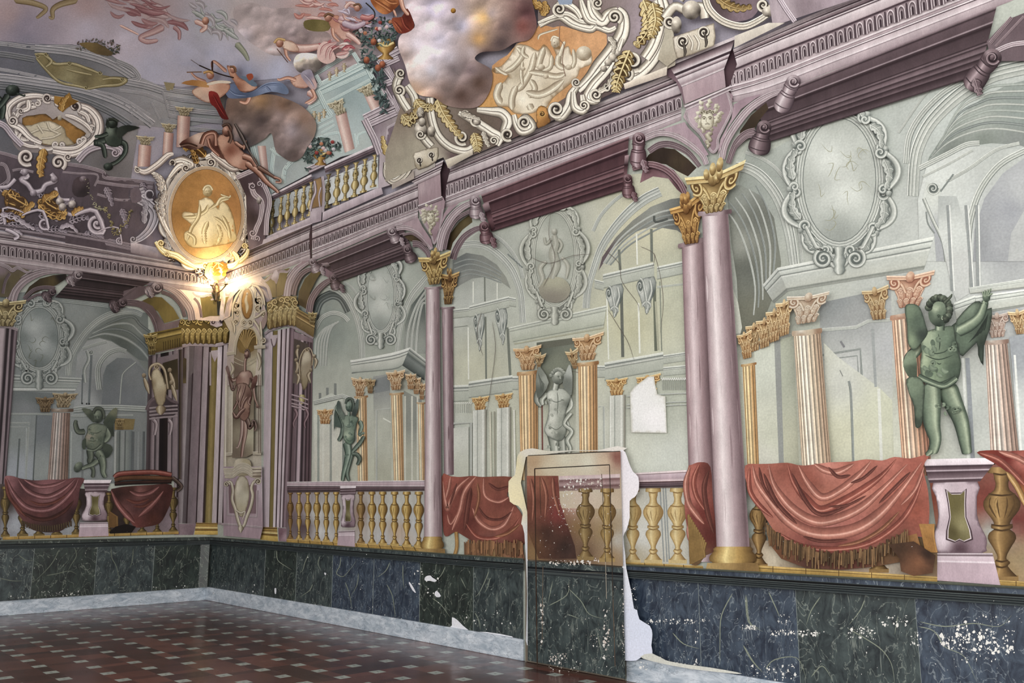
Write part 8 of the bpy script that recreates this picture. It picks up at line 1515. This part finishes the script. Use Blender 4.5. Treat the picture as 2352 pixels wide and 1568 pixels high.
for p,w_ in((zs(960,310,1000,360,940,440,880,470),14),(zs(1080,340,1060,440,1010,540,960,600),16),(zs(1140,310,1110,400,1100,450),16),(zs(1190,360,1180,440,1120,470),12),(zs(1040,470,1120,480,1220,500,1280,480),14),(zs(1050,520,1080,580,1040,640),14),(zs(1240,350,1230,420,1280,450),15),(zs(1330,320,1340,400,1320,450),10),(zs(960,560,930,640,930,720),16),(zs(1020,600,1100,620,1180,590,1270,520),18),(zs(860,540,830,620,860,680),18),(zs(1040,680,1060,720),16),(zs(820,440,860,470,900,490),8),(zs(1010,300,1000,350,1040,380),10),(zs(1100,260,1110,230,1160,210,1230,190),5),(zs(1000,400,990,480,1000,560),9)):S(p,w_,WR,'fold',taper=(.2,.2))
blob(*zs(1210,280)[0],9,12,WR);S(zs(1185,270,1200,240,1235,250),5,WR,'round');limb(zs(1240,370,1260,310,1275,270),[11,8,6],WR);blob(*zs(1400,350)[0],18,17,WR);curve(zs(1202,280,1212,277),1.3,WR[0]);curve(zs(1205,297,1216,297),1.3,WR[0]);curve(zs(1245,150,1240,250,1270,300,1260,400,1280,500),1.6,(120,96,80))
for x,y,r in((1120,440,9),(1150,500,7),(1000,450,6),(1300,440,8)):blob(*zs(x,y)[0],r,r*.8,WR)
P('frame','stone','white scrolled frame')
for p,w_ in((zs(1110,170,1180,130,1250,110,1330,160,1440,190,1480,170,1560,200,1610,180),13),(zs(1100,150,1200,110,1290,90,1380,140,1460,150),9),(zs(1620,60,1560,90,1520,140,1460,80,1440,0),18),(zs(1620,60,1660,110,1650,220,1580,330,1500,430,1440,510,1360,590),22),(zs(1650,250,1600,380,1540,470,1460,560,1420,640,1480,660,1500,600),15),(zs(700,720,790,730,860,740,900,790,880,860,900,900),17),(zs(580,740,660,780,740,830,800,870,850,900,830,950),16),(zs(940,750,960,820,1000,860,1060,830,1020,770,990,790),15),(zs(1180,720,1240,770,1300,700,1320,620,1360,560),16),(zs(1330,600,1340,700,1400,720,1390,620),14),(zs(1380,0,1400,70,1430,130,1480,150),13),(zs(1200,60,1260,20,1340,60,1380,120),12)):S(p,[w_*.8,w_*1.5,w_*1.5,w_*.9],WS2,'scroll')
for x,y,r,c in((1220,715,14,1),(1010,800,12,1),(810,920,8,-1),(1480,620,11,1),(1600,110,13,-1),(1240,60,12,1),(1490,20,10,1),(1400,690,9,-1),(690,790,9,1),(620,750,8,-1),(900,880,11,1),(1350,540,8,1)):spiral(*zs(x,y)[0],r*1.35,r*.75,WS2,1.6,1,c)
for x,y,s_ in((1590,380,11),(1560,410,9),(1620,350,8),(700,800,9),(1530,450,8)):blob(*zs(x,y)[0],s_,s_*.9,WS2)
acanthus(zs(1490,600,1560,560,1600,470,1620,380),18,WS2,6);acanthus(zs(1560,240,1600,290,1590,350),14,WS2,4);acanthus(zs(740,860,760,920,780,960),14,WS2,4);acanthus(zs(600,740,660,760,720,780),14,WS2,4)
P('gilt_mask','gold');fill(zs(1090,720,1120,690,1160,710,1170,760,1180,800,1100,840,1090,790),[(1240,260,(190,132,60)),(1260,280,(130,84,34))],smooth=2,rim=(80,52,24),rimw=2);spiral(*zs(1125,745)[0],8,4,OCH,1.3);P('gilt_crest','gold');acanthus(zs(1180,60,1130,50,1080,20,1070,-20),22,OCH,5);acanthus(zs(1120,100,1150,60,1140,10),18,OCH,4);P('blue_panel','sky');fill(zs(1220,-20,1330,-20,1320,30,1240,30),(130,144,164))
def console_leaf(label,spine,w_,frame,fw,volutes,pal):
 T('scroll_console',label,'console',mat='stone',part='frame')
 for p in frame:S(p,fw*1.35,WS2,'scroll')
 for x,y,r,c in volutes:spiral(x,y,r*1.3,r*.72,WS2,1.5,1,c)
 P('gilt_leaf','gold','gilded acanthus');
 for p in spine:acanthus(p,w_,pal,8)
GLP=((70,50,20),(164,138,78),(226,212,156))
console_leaf('left scroll console of the pediment with gilded acanthus, under the big cloud',[zs(440,650,480,740,540,830,600,900),zs(300,650,340,700,420,700),zs(210,750,260,790,320,700),zs(680,870,700,940,700,990)],27,[zs(390,640,400,760,440,880,520,960,620,990,680,960,700,900),zs(200,480,170,560,200,640,250,720),zs(240,560,290,640,300,760),zs(310,800,350,900,400,960)],15,[(*zs(600,900)[0],13,1),(*zs(190,590)[0],10,-1),(*zs(200,480)[0],9,1)],GLP)
P('double_volute','stone');
for x,y,s_ in((330,860,15),(330,740,9),(400,860,9),(340,800,8)):blob(*zs(x,y)[0],s_,s_*1.3,WS2)
acanthus(zs(330,700,330,760),14,WS2,4);spiral(*zs(330,880)[0],11,6,WS2,1.5);fill(zb(210,400,400,350,425,380,410,480,240,560,205,470),[(960,355,(206,202,186)),(1000,350,(176,170,152)),(965,380,(150,142,122))],smooth=2,rim=(90,80,66),rimw=2)
for x,y in((255,470),(365,420)):spiral(*zb(x,y)[0],9,4,WS2,1.5,1,1);S(zb(x,y,x+10,y+60),3,(WS2[0],WS2[0],WS2[1]),'flat',smooth=False)
fill(zb(0,690,135,635,200,560,205,640,0,740),(150,142,134));Q(*zb(490,470,740,375,745,420,515,545),[(0,(196,192,178)),(.5,(176,170,154)),(1,(150,142,130))],3)
console_leaf('right scroll console of the pediment with a long gilded acanthus',[zs(1790,0,1830,120,1810,220,1740,300),zs(1850,20,1870,130,1840,240),zs(1700,330,1660,430,1620,540,1610,600)],36,[zs(1900,-20,1940,120,1900,300,1820,430,1720,500,1660,450),zs(1880,0,1900,120,1860,280,1800,380)],20,[(*zs(1720,400)[0],19,1),(*zs(1680,480)[0],12,-1)],GLP)
P('ledge','stone');Q(*zc(370,530,770,370,765,450,380,580),[(0,(206,200,186)),(.4,(186,178,164)),(1,(160,150,140))],3);fill(zc(760,-60,740,100,680,300,770,370,860,300,830,100,820,-60),[(1530,100,(160,156,140)),(1540,140,(146,140,124))])
T('scroll_console','pair of white double volutes above the mask of the large rose block','console',mat='stone',part='block')
fill(zc(820,100,1200,-30,1215,100,1200,180,1000,260,860,300,830,200),[(1560,90,(206,202,190)),(1620,80,(190,184,168)),(1580,120,(150,142,126)),(1630,100,(176,170,152))],smooth=1,rim=(90,80,66),rimw=3)
for x,y in((915,140),(1110,55)):spiral(*zc(x,y)[0],16,6,WS2,1.7,1,1);S(zc(x,y,x+20,y+90,x+10,y+140),[5,7,3],(WS2[0],WS2[0],WS2[1]),'soft')
for x in(1000,1060):S(zc(x-40,80,x,150,x-10,220),6,WS2,'round')
P('cartouche_scroll');S(z5(70,110,130,40,200,60,290,40,310,110),22,WS2,'round');blob(*z5(230,60)[0],22,22,WS2);spiral(*z5(100,130)[0],16,8,WS2,1.6);blob(*z5(140,150)[0],12,20,WS2);S(z5(160,0,180,-30),20,WS2,'round',smooth=False)
T('curved_moulding','curved white frame with dark gilt leaf, cut off by the top edge at the right','moulding',mat='stone',part='band')
fill(z5(330,-30,640,-30,620,80,560,120,460,130,380,80),[(1660,10,(70,58,60)),(1700,30,(110,96,104))],smooth=2);S(z5(310,-20,340,60,420,130,540,160,640,120,720,60),[16,18,18,18,16,14],WS2,'mould');spiral(*z5(660,30)[0],16,9,WS2,1.5);blob(*z5(690,70)[0],14,12,WS2)
P('gilt_leaf','gold');acanthus(z5(380,-20,450,30,520,50,590,40),24,((46,34,14),(120,92,40),(190,164,100)),6)
T('attic_parapet','rose attic strip and pilaster above the cornice at the top right','parapet',mat='pink',part='wall_face')
fill(Z0(1775,60,1760,-40,2120,-40,1960,-2),[(1800,20,(150,136,144)),(1850,10,(120,104,112)),(1900,-10,(140,124,134))]);S(z5(750,-20,800,60,850,130),12,PQL,'mould',smooth=False);Q(*zc(1390,90,1700,-30,1850,-30,1385,200),[(0,(190,184,168)),(1,(170,162,148))],2)
# ---- clouds and figures
cloud('big grey-white cloud bank hanging over the left end of the pediment, brown at its right',zs(230,-60,270,100,290,180,200,230,185,310,230,430,260,540,320,620,420,640,500,690,620,710,720,690,790,580,795,460,700,400,690,370,740,340,860,330,950,280,1040,260,1090,180,1080,90,1060,0,1050,-60),[(930,60,(176,160,162)),(960,100,(214,208,220)),(975,60,(200,192,200)),(940,150,(206,190,186)),(1000,120,(206,204,220)),(925,130,(150,134,130)),(1000,20,(170,166,190)),(1010,90,(196,192,210)),(990,160,(210,208,220)),(950,200,(196,168,146)),(960,170,(206,196,196)),(1060,60,(160,158,176)),(1080,120,(168,156,158)),(1110,40,(176,146,100)),(1130,30,(150,136,134)),(1160,60,(110,92,90)),(1200,60,(96,60,56)),(1210,30,(80,54,56)),(1150,100,(90,76,76)),(1120,130,(60,44,44)),(1040,160,(120,110,112)),(1020,200,(110,96,92)),(1060,220,(84,66,60)),(1100,190,(84,66,58)),(1030,130,(180,174,184)),(1080,160,(100,88,90)),(960,215,(190,156,130)),(1000,230,(130,104,90)),(1100,90,(190,150,100))],n=50,rr=(14,44),big=[(1130,60,60,.9),(1205,75,38,1.2),(960,170,50,1),(1000,60,60,1),(1085,205,48,.9),(1020,130,66,1.1),(1040,200,40,.8)])
blob(*zs(545,70)[0],6,6,OCH)
cloud('brown storm cloud carrying the archers above the corner cartouche',zr(350,900,370,780,400,700,560,690,700,680,830,720,940,780,1020,880,1010,980,960,1060,920,1130,850,1165,780,1130,730,1080,700,960,650,1000,560,1050,500,1060,420,1020,380,960),[(530,240,(104,86,78)),(560,300,(92,82,80)),(600,230,(120,96,72)),(650,240,(110,88,74)),(640,270,(140,124,122)),(670,300,(150,140,146)),(700,270,(126,104,92)),(650,350,(100,90,90)),(700,320,(130,118,118)),(560,330,(96,90,94)),(600,280,(84,74,74)),(720,300,(140,122,110)),(680,360,(96,84,82))],big=[(640,265,42,.8),(600,250,40,.8),(560,310,40,1),(690,290,40,1.2),(665,345,26,.9)])
cloud('soft mauve cloud bank in the middle of the ceiling behind the flying figures',zr(430,60,560,20,700,60,870,60,950,150,960,220,1100,230,1130,300,1020,340,900,380,720,400,600,340,520,280,450,200),[(560,40,(160,150,152)),(600,80,(170,156,156)),(660,90,(150,138,142)),(700,90,(140,126,126)),(560,90,(184,178,190)),(740,100,(150,136,134)),(640,120,(168,156,158)),(580,110,(176,164,166))],[(590,60,34,26),(650,70,40,30),(620,100,36,22)],((130,120,124),(156,144,148),(182,174,180)))
cloud('small olive-grey cloud under the figures near the turquoise pavilion',zr(880,400,940,380,1050,400,1060,470,1000,530,900,520,860,460),[(690,140,(150,142,130)),(720,140,(130,122,114)),(700,160,(120,112,112))],[(705,145,20,14)],((104,98,92),(136,128,118),(160,152,144)))
PKF=((130,84,80),(186,150,142),(220,198,190));
FT=lambda*c:[(c[i],c[i+1],c[i+2])for i in range(0,len(c),3)]
person('archer in a blue wrap drawing a bow, right of the two on the storm cloud',[('limb',zr(380,520,300,450,275,450,275,490),[9,7,6,5]),('torso',zr(380,470,430,500,470,560,560,600,600,630,540,660,460,650,440,600,400,540),FT(530,155,(190,146,122),550,180,(176,128,104),575,200,(196,156,134),545,200,(130,84,66))),('limb',zr(480,680,540,690,520,740,470,730),[13,11,9,6]),('cloth',zr(370,640,430,600,480,660,560,660,660,600,760,590,820,640,810,680,700,660,560,700,420,710,380,690),FT(525,210,(96,112,146),560,215,(70,84,112),620,195,(130,146,178),650,205,(96,112,140)),[zr(390,640,440,680,520,690),zr(600,650,680,610,780,610),zr(660,620,700,660)],((50,62,90),(96,112,146),(150,166,196))),('cloth',zr(480,550,540,560,600,610,560,620),FT(560,180,(90,110,130)),[],FL),('head',zr(425,500)[0],8),('hair',zr(400,480,430,485,445,520),5),('prop',zr(180,470,320,530,430,560),3,'bow',(40,30,28)),('prop',zr(120,430,180,470),1.5,'string',(90,80,80)),('cloth',zr(520,540,560,530,570,560,540,580),FT(572,174,(150,70,48)),[],FL),('prop',zr(275,440,275,520),4,'quiver',(50,30,24))])
person('winged boy with a white sash and red cloth, beside the archer',[('limb',zr(230,590,160,560,120,520),[8,6,4]),('torso',zr(130,650,230,600,300,580,390,600,400,640,340,700,250,740,160,700),FT(450,215,(196,170,150),480,200,(206,170,150),510,200,(176,132,110),470,230,(176,152,138))),('head',zr(260,540)[0],9),('hair',zr(210,525,250,515,280,530),6,((90,60,30),(160,120,70),(200,164,110))),('wing',zr(50,600,130,575,230,590,250,630,160,620),FT(440,190,(150,104,56),470,195,(176,130,80))),('cloth',zr(250,660,310,670,340,740,380,830,390,860,340,850,300,780,260,740),FT(490,225,(110,30,30),510,260,(84,26,26),485,215,(140,44,40)),[zr(280,680,320,760,370,840)],((50,12,14),(110,32,32),(160,66,60))),('cloth',zr(240,600,320,580,400,585,400,600,320,600,250,615),FT(500,188,(206,196,180)),[],FL),('prop',zr(90,520,200,518),2.5,'arrow',(110,80,60))])
person('faint olive putto legs entering at the top left corner of the ceiling',[('limb',zq(100,0,230,20,330,60,290,110,260,130),[16,14,11,9,6],((84,70,50),(128,112,82),(150,136,106))),('limb',zq(560,0,440,30,380,70,380,130,350,120),[16,14,12,8,6],((84,70,50),(128,112,82),(150,136,106)))])
person('large flying figure in rose and grey-green drapery, upper left of the ceiling',[('swirl',330,22,95,34,.3,[((110,74,78),(146,110,114),(172,142,144)),((96,60,66),(134,92,98),(160,126,130)),((124,100,104),(156,134,138),(180,164,168))],30,8,10),('swirl',490,45,60,34,.6,[((96,104,100),(140,148,146),(180,184,186)),((110,104,108),(150,146,154),(196,196,206))],24,9,9),('limb',zq(1180,190,1100,230,1010,270,1060,300,1140,290),[18,15,10,12,8],((120,84,86),(160,128,130),(186,160,160))),('limb',zq(1250,190,1290,230,1290,290),[12,9,6],((110,70,76),(150,112,116),(180,150,152))),('limb',zq(1400,150,1480,190,1440,230),[12,12,8],PKF),('head',zq(1480,150)[0],8),('limb',zq(860,180,960,230,1000,250),[6,5,3],PKF),('limb',zq(1700,310,1760,380,1790,440),[16,12,6],((90,96,84),(130,136,118),(160,164,146)))])
person('fair child with a small bow flying beside the mauve cloud',[('limb',zr(830,340,940,350,1060,330),[18,20,12],PKF),('limb',zr(800,340,810,400,840,440),[9,7,5],FL),('torso',zr(760,300,830,290,880,320,900,370,830,370,780,340),FT(660,105,(214,190,172),680,115,(190,158,140))),('head',zr(760,310)[0],9),('hair',zr(720,310,750,280,800,290),6,((110,80,40),(176,140,88),(210,180,130))),('prop',zr(740,350,780,400,820,450),2,'bow',(90,60,50))])
person('standing figure in rose and olive reaching down, upper centre of the ceiling',[('swirl',730,20,52,26,.1,[((130,84,84),(190,150,146),(222,198,190)),((110,60,60),(176,120,112),(210,164,150))],20,6,8),('cloth',zr(940,150,1030,140,1120,160,1110,220,1000,225,940,200),FT(720,55,(96,88,50),740,60,(120,110,66)),[],FL),('torso',zr(1110,130,1180,110,1230,180,1290,260,1320,280,1240,300,1180,260,1130,200),FT(770,50,(176,124,104),790,70,(190,150,136),810,85,(206,176,164))),('limb',zr(1140,200,1150,260,1190,300),[9,7,5]),('head',zr(1110,125)[0],9),('hair',zr(1080,120,1110,100,1150,115),6)])
person('reclining figure in pink and white wraps over the pavilion roof',[('swirl',765,112,40,22,-.2,[((120,60,64),(186,140,138),(224,206,200)),((90,36,44),(150,74,82),(200,130,130)),((130,110,110),(200,180,176),(230,218,212))],16,3,7),('cloth',zr(1030,370,1050,320,1100,300,1150,380,1160,430,1100,460,1040,430),FT(740,110,(206,176,170),750,135,(196,166,160)),[zr(1050,400,1080,330,1180,300),zr(1120,430,1140,360,1220,320),zr(1090,420,1110,350,1160,320)],((120,60,64),(186,140,138),(224,206,200))),('limb',zr(1190,120,1240,170,1300,200,1400,150),[16,16,12,8],((130,90,96),(176,140,146),(206,180,186))),('limb',zr(1240,240,1300,280,1340,320),[14,12,8],PKF)])
person('pale figures with a dark wreath crowded at the top, left of the flower urn',[('swirl',815,38,44,30,.3,[((110,70,74),(176,134,128),(214,184,172)),((96,50,54),(150,96,96),(196,150,146)),((110,100,120),(170,160,180),(210,204,216))],22,4,7),('limb',zr(1230,60,1270,20,1330,50),[10,9,7],PKF),('limb',zr(1210,160,1300,190,1380,160),[16,16,10],((110,80,90),(160,140,156),(196,184,196))),('head',zr(1320,55)[0],8),('hair',zr(1290,40,1330,30,1350,60),5),('prop',zr(1380,20,1440,80,1440,130,1400,160),3,'wreath',(44,40,36)),('limb',zr(1340,120,1400,130,1440,110),[14,12,8],((110,54,56),(160,96,96),(200,150,146)))])
person('falling figure in grey and rose wraps left of the turquoise pavilion',[('torso',zr(850,560,930,530,1000,560,960,630,880,630,840,590),FT(680,185,(200,164,146),700,180,(176,136,124))),('limb',zr(880,580,820,560,760,575,745,565),[10,8,6,4],FL),('cloth',zr(910,530,980,500,1010,560,1030,620,1000,650,950,600),FT(700,165,(150,146,164),720,190,(190,160,156),710,175,(120,116,136)),[zr(930,530,980,580,1010,630)],((96,90,106),(150,144,160),(196,190,200))),('limb',zr(960,660,1010,700,960,750),[16,14,8],PKF),('limb',zr(990,640,1010,700,940,745),[9,8,5],FL)])
T('drapery','orange-red cloth of the figure beside the big cloud, at the top edge','drapery',mat='red');drapery(zr(1420,-30,1620,-30,1630,20,1560,90,1500,100,1440,50),[(860,5,(150,70,20)),(885,10,(190,110,50)),(900,20,(120,50,18)),(870,25,(206,120,50))],[(zr(1440,0,1520,50,1560,80),8,((90,34,12),(176,92,40),(220,150,90))),(zr(1500,-20,1560,20,1610,20),7,((90,34,12),(176,92,40),(220,150,90)))],RD)
T('drapery','deep red cloth falling over the arm beside the big cloud','drapery',mat='red',part='cloth');drapery(zr(1570,130,1640,120,1680,60,1730,180,1690,230,1620,240,1580,190),[(910,50,(150,60,30)),(935,40,(90,24,18)),(930,70,(120,34,22)),(905,60,(176,84,44))],[(zr(1580,150,1620,200,1640,230),7,((70,18,12),(150,58,34),(200,110,70))),(zr(1640,120,1660,180,1700,220),7,((70,18,12),(130,40,26),(180,84,60)))],RD);P('arm','flesh');limb(zr(1630,-10,1650,60,1690,110),[12,10,8],FL);limb(zr(1580,70,1600,120),[7,5],FL)
T('painted_figure','bearded brown river god reclining on top of the great corner cartouche with a long oar','figure',mat='flesh',part='body')
RG=((40,20,16),(126,84,70),(206,172,156))
P('robe','flesh','dark brown and white robe');fill(zq(1290,1040,1400,970,1480,950,1560,960,1600,1000,1640,1080,1620,1150,1540,1100,1480,1050,1400,1080),[(420,330,(70,40,34)),(455,315,(196,176,164)),(480,310,(150,110,96)),(500,330,(60,30,26)),(430,345,(50,28,24))],smooth=3);S(zq(1450,1040,1480,970,1550,960,1560,1050),11,RG,'fold');S(zq(1300,1050,1360,1040,1420,1060),8,darker(RG,.4),'fold');S(zq(1500,1000,1520,1060,1580,1120),9,RG,'fold')
P('torso');fill(zq(1560,1000,1640,960,1690,1020,1740,1080,1790,1140,1780,1220,1700,1210,1620,1150),[(510,330,(176,140,122)),(530,345,(120,76,62)),(545,370,(190,156,140)),(560,380,(150,110,94))],smooth=3,rim=(60,32,26),rimw=2.5)
limb(zq(1770,1170,1850,1230,1920,1310,1990,1370,2000,1390),[18,15,12,8,9],RG);limb(zq(1690,1020,1750,1060,1770,1020),[9,8,6],RG);limb(zr(500,1080,520,1010),[7,5],RG);limb(zr(490,1120,560,1150,590,1200),[16,15,13],RG);limb(zr(600,1200,680,1250,740,1290),[13,9,6],darker(RG,.3));S(zr(720,1275,760,1290,765,1310,730,1310),6,RG,'round')
P('head');blob(*zq(1635,945)[0],11,13,RG);P('beard');S(zq(1600,910,1640,895,1665,930),7,darker(RG,.5),'round');S(zq(1650,940,1665,990,1650,1030),8,darker(RG,.4),'round')
P('oar','flesh','dark oar');S(zq(1690,890,1740,980,1790,1080,1860,1200),[4,9,5,4],((20,16,16),(56,48,46),(130,122,120)),'round')
COVE=False;TONE[:]=[1.0,1.0,1.0]
build_all()
bpy.context.view_layer.update()
lp=bpy.data.objects['leaf_painting'];lp.parent=door;lp.location=lp.location-door.location
for k_ in('category','kind'):
 if k_ in lp:del lp[k_]
lp['label']='worn painting of rail, balusters and red cloth';door['label']='flush jib door painted like the wall, with flaked edges and a bare wood lock block';
